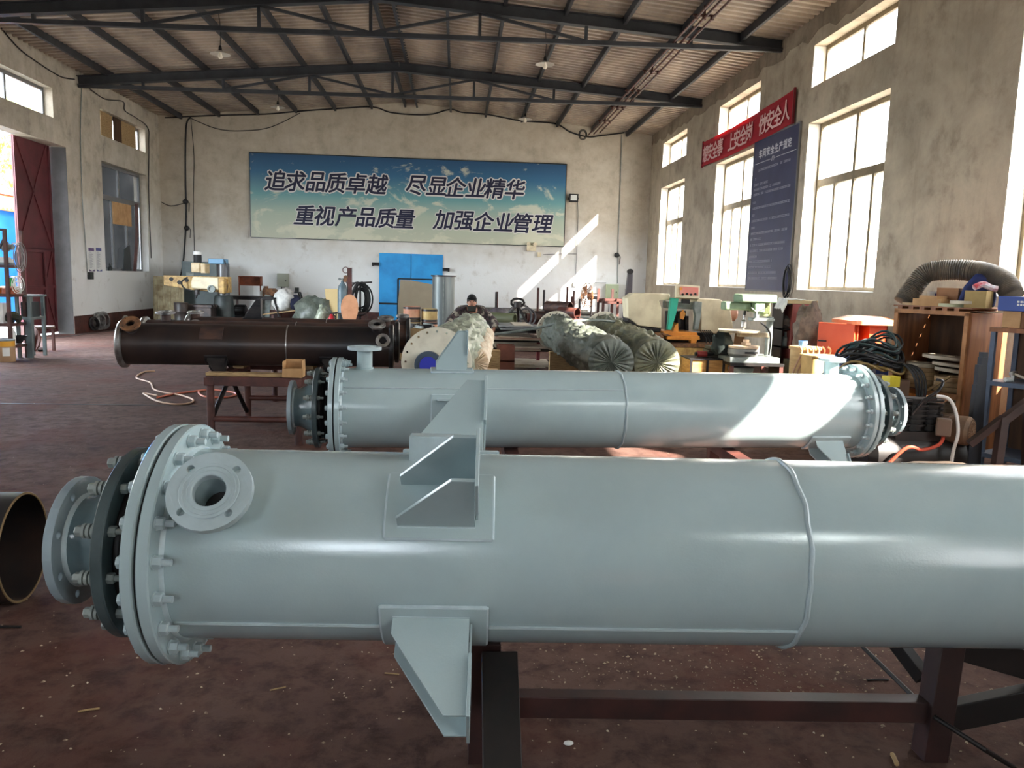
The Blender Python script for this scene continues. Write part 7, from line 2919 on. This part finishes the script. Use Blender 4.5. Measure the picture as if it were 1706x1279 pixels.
# grey steel stand
Yt = 14.6
a, b = at(36, 490, Yt), at(61, 490, Yt)
t = thing('machine_stand', 'grey steel machine stand with a shelf right of the left rack', 'stand', (a.x, Yt, 0))
w = b.x-a.x
z1, z2 = at(50, 491, Yt).z, at(50, 527, Yt).z
SG = M('stand_grey', (104, 116, 116), (88, 98, 98), 4, .5)
for x in (.02, w-.03):
    for y in (-.2, .25):
        m = MB()
        m.bar((x, y, 0), (x, y, z1-.03), .05, .05, (0, 1, 0))
        obj('leg', m, SG, t, 0)
m = MB()
m.bx(-.02, w+.02, -.24, .3, z1-.03, z1)
obj('top_plate', m, SG, t, 0)
m = MB()
m.bx(0, w, -.22, .28, z2-.05, z2)
m.bx(w-.12, w-.04, -.2, -.12, 0, z2-.05)
obj('shelf_plate', m, SG, t, 0)
m = MB()
m.bx(.05, w-.06, -.15, .2, z2+.001, z2+.26)
for i in range(4):
    m.bx(.05, w-.06, -.16, -.15, z2+.06+.05*i, z2+.08+.05*i)
one('dark_unit', 'dark ribbed unit on the shelf of the grey machine stand', 'machine unit', m, M('dark_slate', (48, 54, 56), (36, 42, 44), 4, .5), (a.x, Yt, 0), 0, None, 0)
m = MB(); m.cyl((0, 0, 0), (0, 0, .19), .035, n=18)
one('white_roll', 'upright white roll standing on the grey machine stand', 'roll', m, WHITE, (at(43.5, 480, Yt).x, Yt-.1, z1+.001))
m = MB(); m.box((0, 0, .05), (.07, .07, .10))
one('white_packet', 'small white packet left of the white roll on the machine stand', 'packet', m, WHITE, (at(38, 486, Yt).x, Yt-.12, z1+.001), .2, None, 0)
q = at(41, 537, 15.4)
m = MB()
m.bx(-.07, .07, -.05, .05, 0, .16)
one('pink_container', 'pink container on the low stool behind the machine stand', 'container', m, M('pink_plastic', (206, 110, 120), None, rough=.5), (at(41.5, 537, 15.5).x, 15.5, .50))
q = at(46, 565, 14.9)
m = MB()
m.lathe([(0, .27), (.03, .27), (.03, .05), (0, .05)], (0, 0, .27), (-.35, -1, .15), 40, closed=True)
one('brown_disc', 'rusty brown flange disc leaning between the stand and the stool', 'disc', m, M('rusty_brown_disc', (116, 66, 52), (92, 50, 42), 4, .6), (q.x, 14.95, .01))
Yst = 15.6
a, b = at(52, 546, Yst), at(82, 549, Yst)
t = thing('low_stool', 'low brown steel stool with an oval top by the gate', 'stool', (a.x, Yst, 0))
w = b.x-a.x
zt = .46
m = MB()
m.prism([(w/2+ (w/2+.08)*math.cos(i*.2618), .28*math.sin(i*.2618)) for i in range(24)], (0, 0, zt), (1, 0, 0), (0, 1, 0), .04)
obj('seat', m, M('stool_brown', (98, 80, 68), (72, 58, 50), 4, .6), t, 20, .006)
for x, y in ((.02, -.15), (w-.02, -.15), (.02, .18), (w-.02, .18)):
    m = MB()
    m.bar((x, y, 0), (x, y, zt-.02), .045, .045, (0, 1, 0))
    obj('leg', m, BROWNST, t, 0)
m = MB()
m.bar((w-.3, -.15, .06), (w-.02, -.15, .06), .03, .03)
obj('foot_bar', m, BROWNST, t, 0)
q = atz(62, 585)
m = MB()
for s in (-1, 1):
    m.ball((.07*s, .0, .035), .06, 12, 8, (.7, 1.9, .65))
one('shoes', 'pair of dark shoes on the floor below the machine stand', 'shoes', m, BLACK, (q.x, q.y, .002))

# ------------------------------------------------------------------ floor litter
def litter(label, px, py, ln, r, ang_, mat, name='wood_stick', cat='stick'):
    q = atz(px, py)
    m = MB()
    m.tube([V((-ln/2*math.cos(ang_), -ln/2*math.sin(ang_), r)), V((0, 0, r*1.3)), V((ln/2*math.cos(ang_), ln/2*math.sin(ang_), r))], r, 6)
    one(name, label, cat, m, mat, (q.x, q.y, 0))
litter('thin wooden stick on the floor below the flange of the nearest exchanger', 148, 1184, .07, .004, .3, TIMBER)
litter('dark stick on the floor at the left edge beside the black pipe', 12, 1046, .12, .006, .0, NIGHT)
litter('short dark stick on the floor below the cone of the nearest exchanger', 183, 1013, .06, .004, -.1, NIGHT)
litter('thin wooden sliver on the floor left of the lower bracket', 463, 1148, .06, .003, .4, TIMBER)
litter('short wooden sliver near the lower bracket', 653, 1123, .06, .003, -.2, TIMBER)
litter('dark stick lying on the sunlit floor behind the lower rail', 1462, 1134, .09, .005, 0, NIGHT)
litter('pale wooden peg on the floor before the right trestle leg', 1490, 1268, .06, .008, 1.3, TIMBER, 'wooden_peg', 'peg')
q = atz(947, 1241)
m = MB()
m.ball((0, 0, .008), .014, 10, 6, (1.3, .7, .6))
one('white_chip', 'white chip lying on the dark floor below the lower rail', 'chip', m, WHITE, (q.x, q.y, 0))
m = MB()
r3 = random.Random(21)
for i in range(1500):
    px, py = r3.uniform(0, 1706), r3.uniform(1000, 1279) if r3.random() < .5 else r3.uniform(640, 1000)
    if r3.random() < .55:
        px, py = r3.gauss(1250, 260), r3.gauss(1110, 45)
    if py < 620:
        continue
    q = atz(px, py)
    s = abs(r3.gauss(.0016, .0016))+.001
    a_ = r3.uniform(0, 3.1)
    u_, v_ = V((math.cos(a_)*s*1.6, math.sin(a_)*s*1.6, 0)), V((-math.sin(a_)*s, math.cos(a_)*s, 0))
    m.add([q-u_, q-v_, q+u_, q+v_, q+V((0, 0, s*1.1))], [(0, 1, 4), (1, 2, 4), (2, 3, 4), (3, 0, 4)])
one('floor_grit', 'pale grit and wood chips scattered over the dusty floor', 'grit', m, M('pale_grit', (196, 178, 150), (120, 98, 80), 40, .9), (0, 0, 0), 0, None, 0, 0, 'stuff')
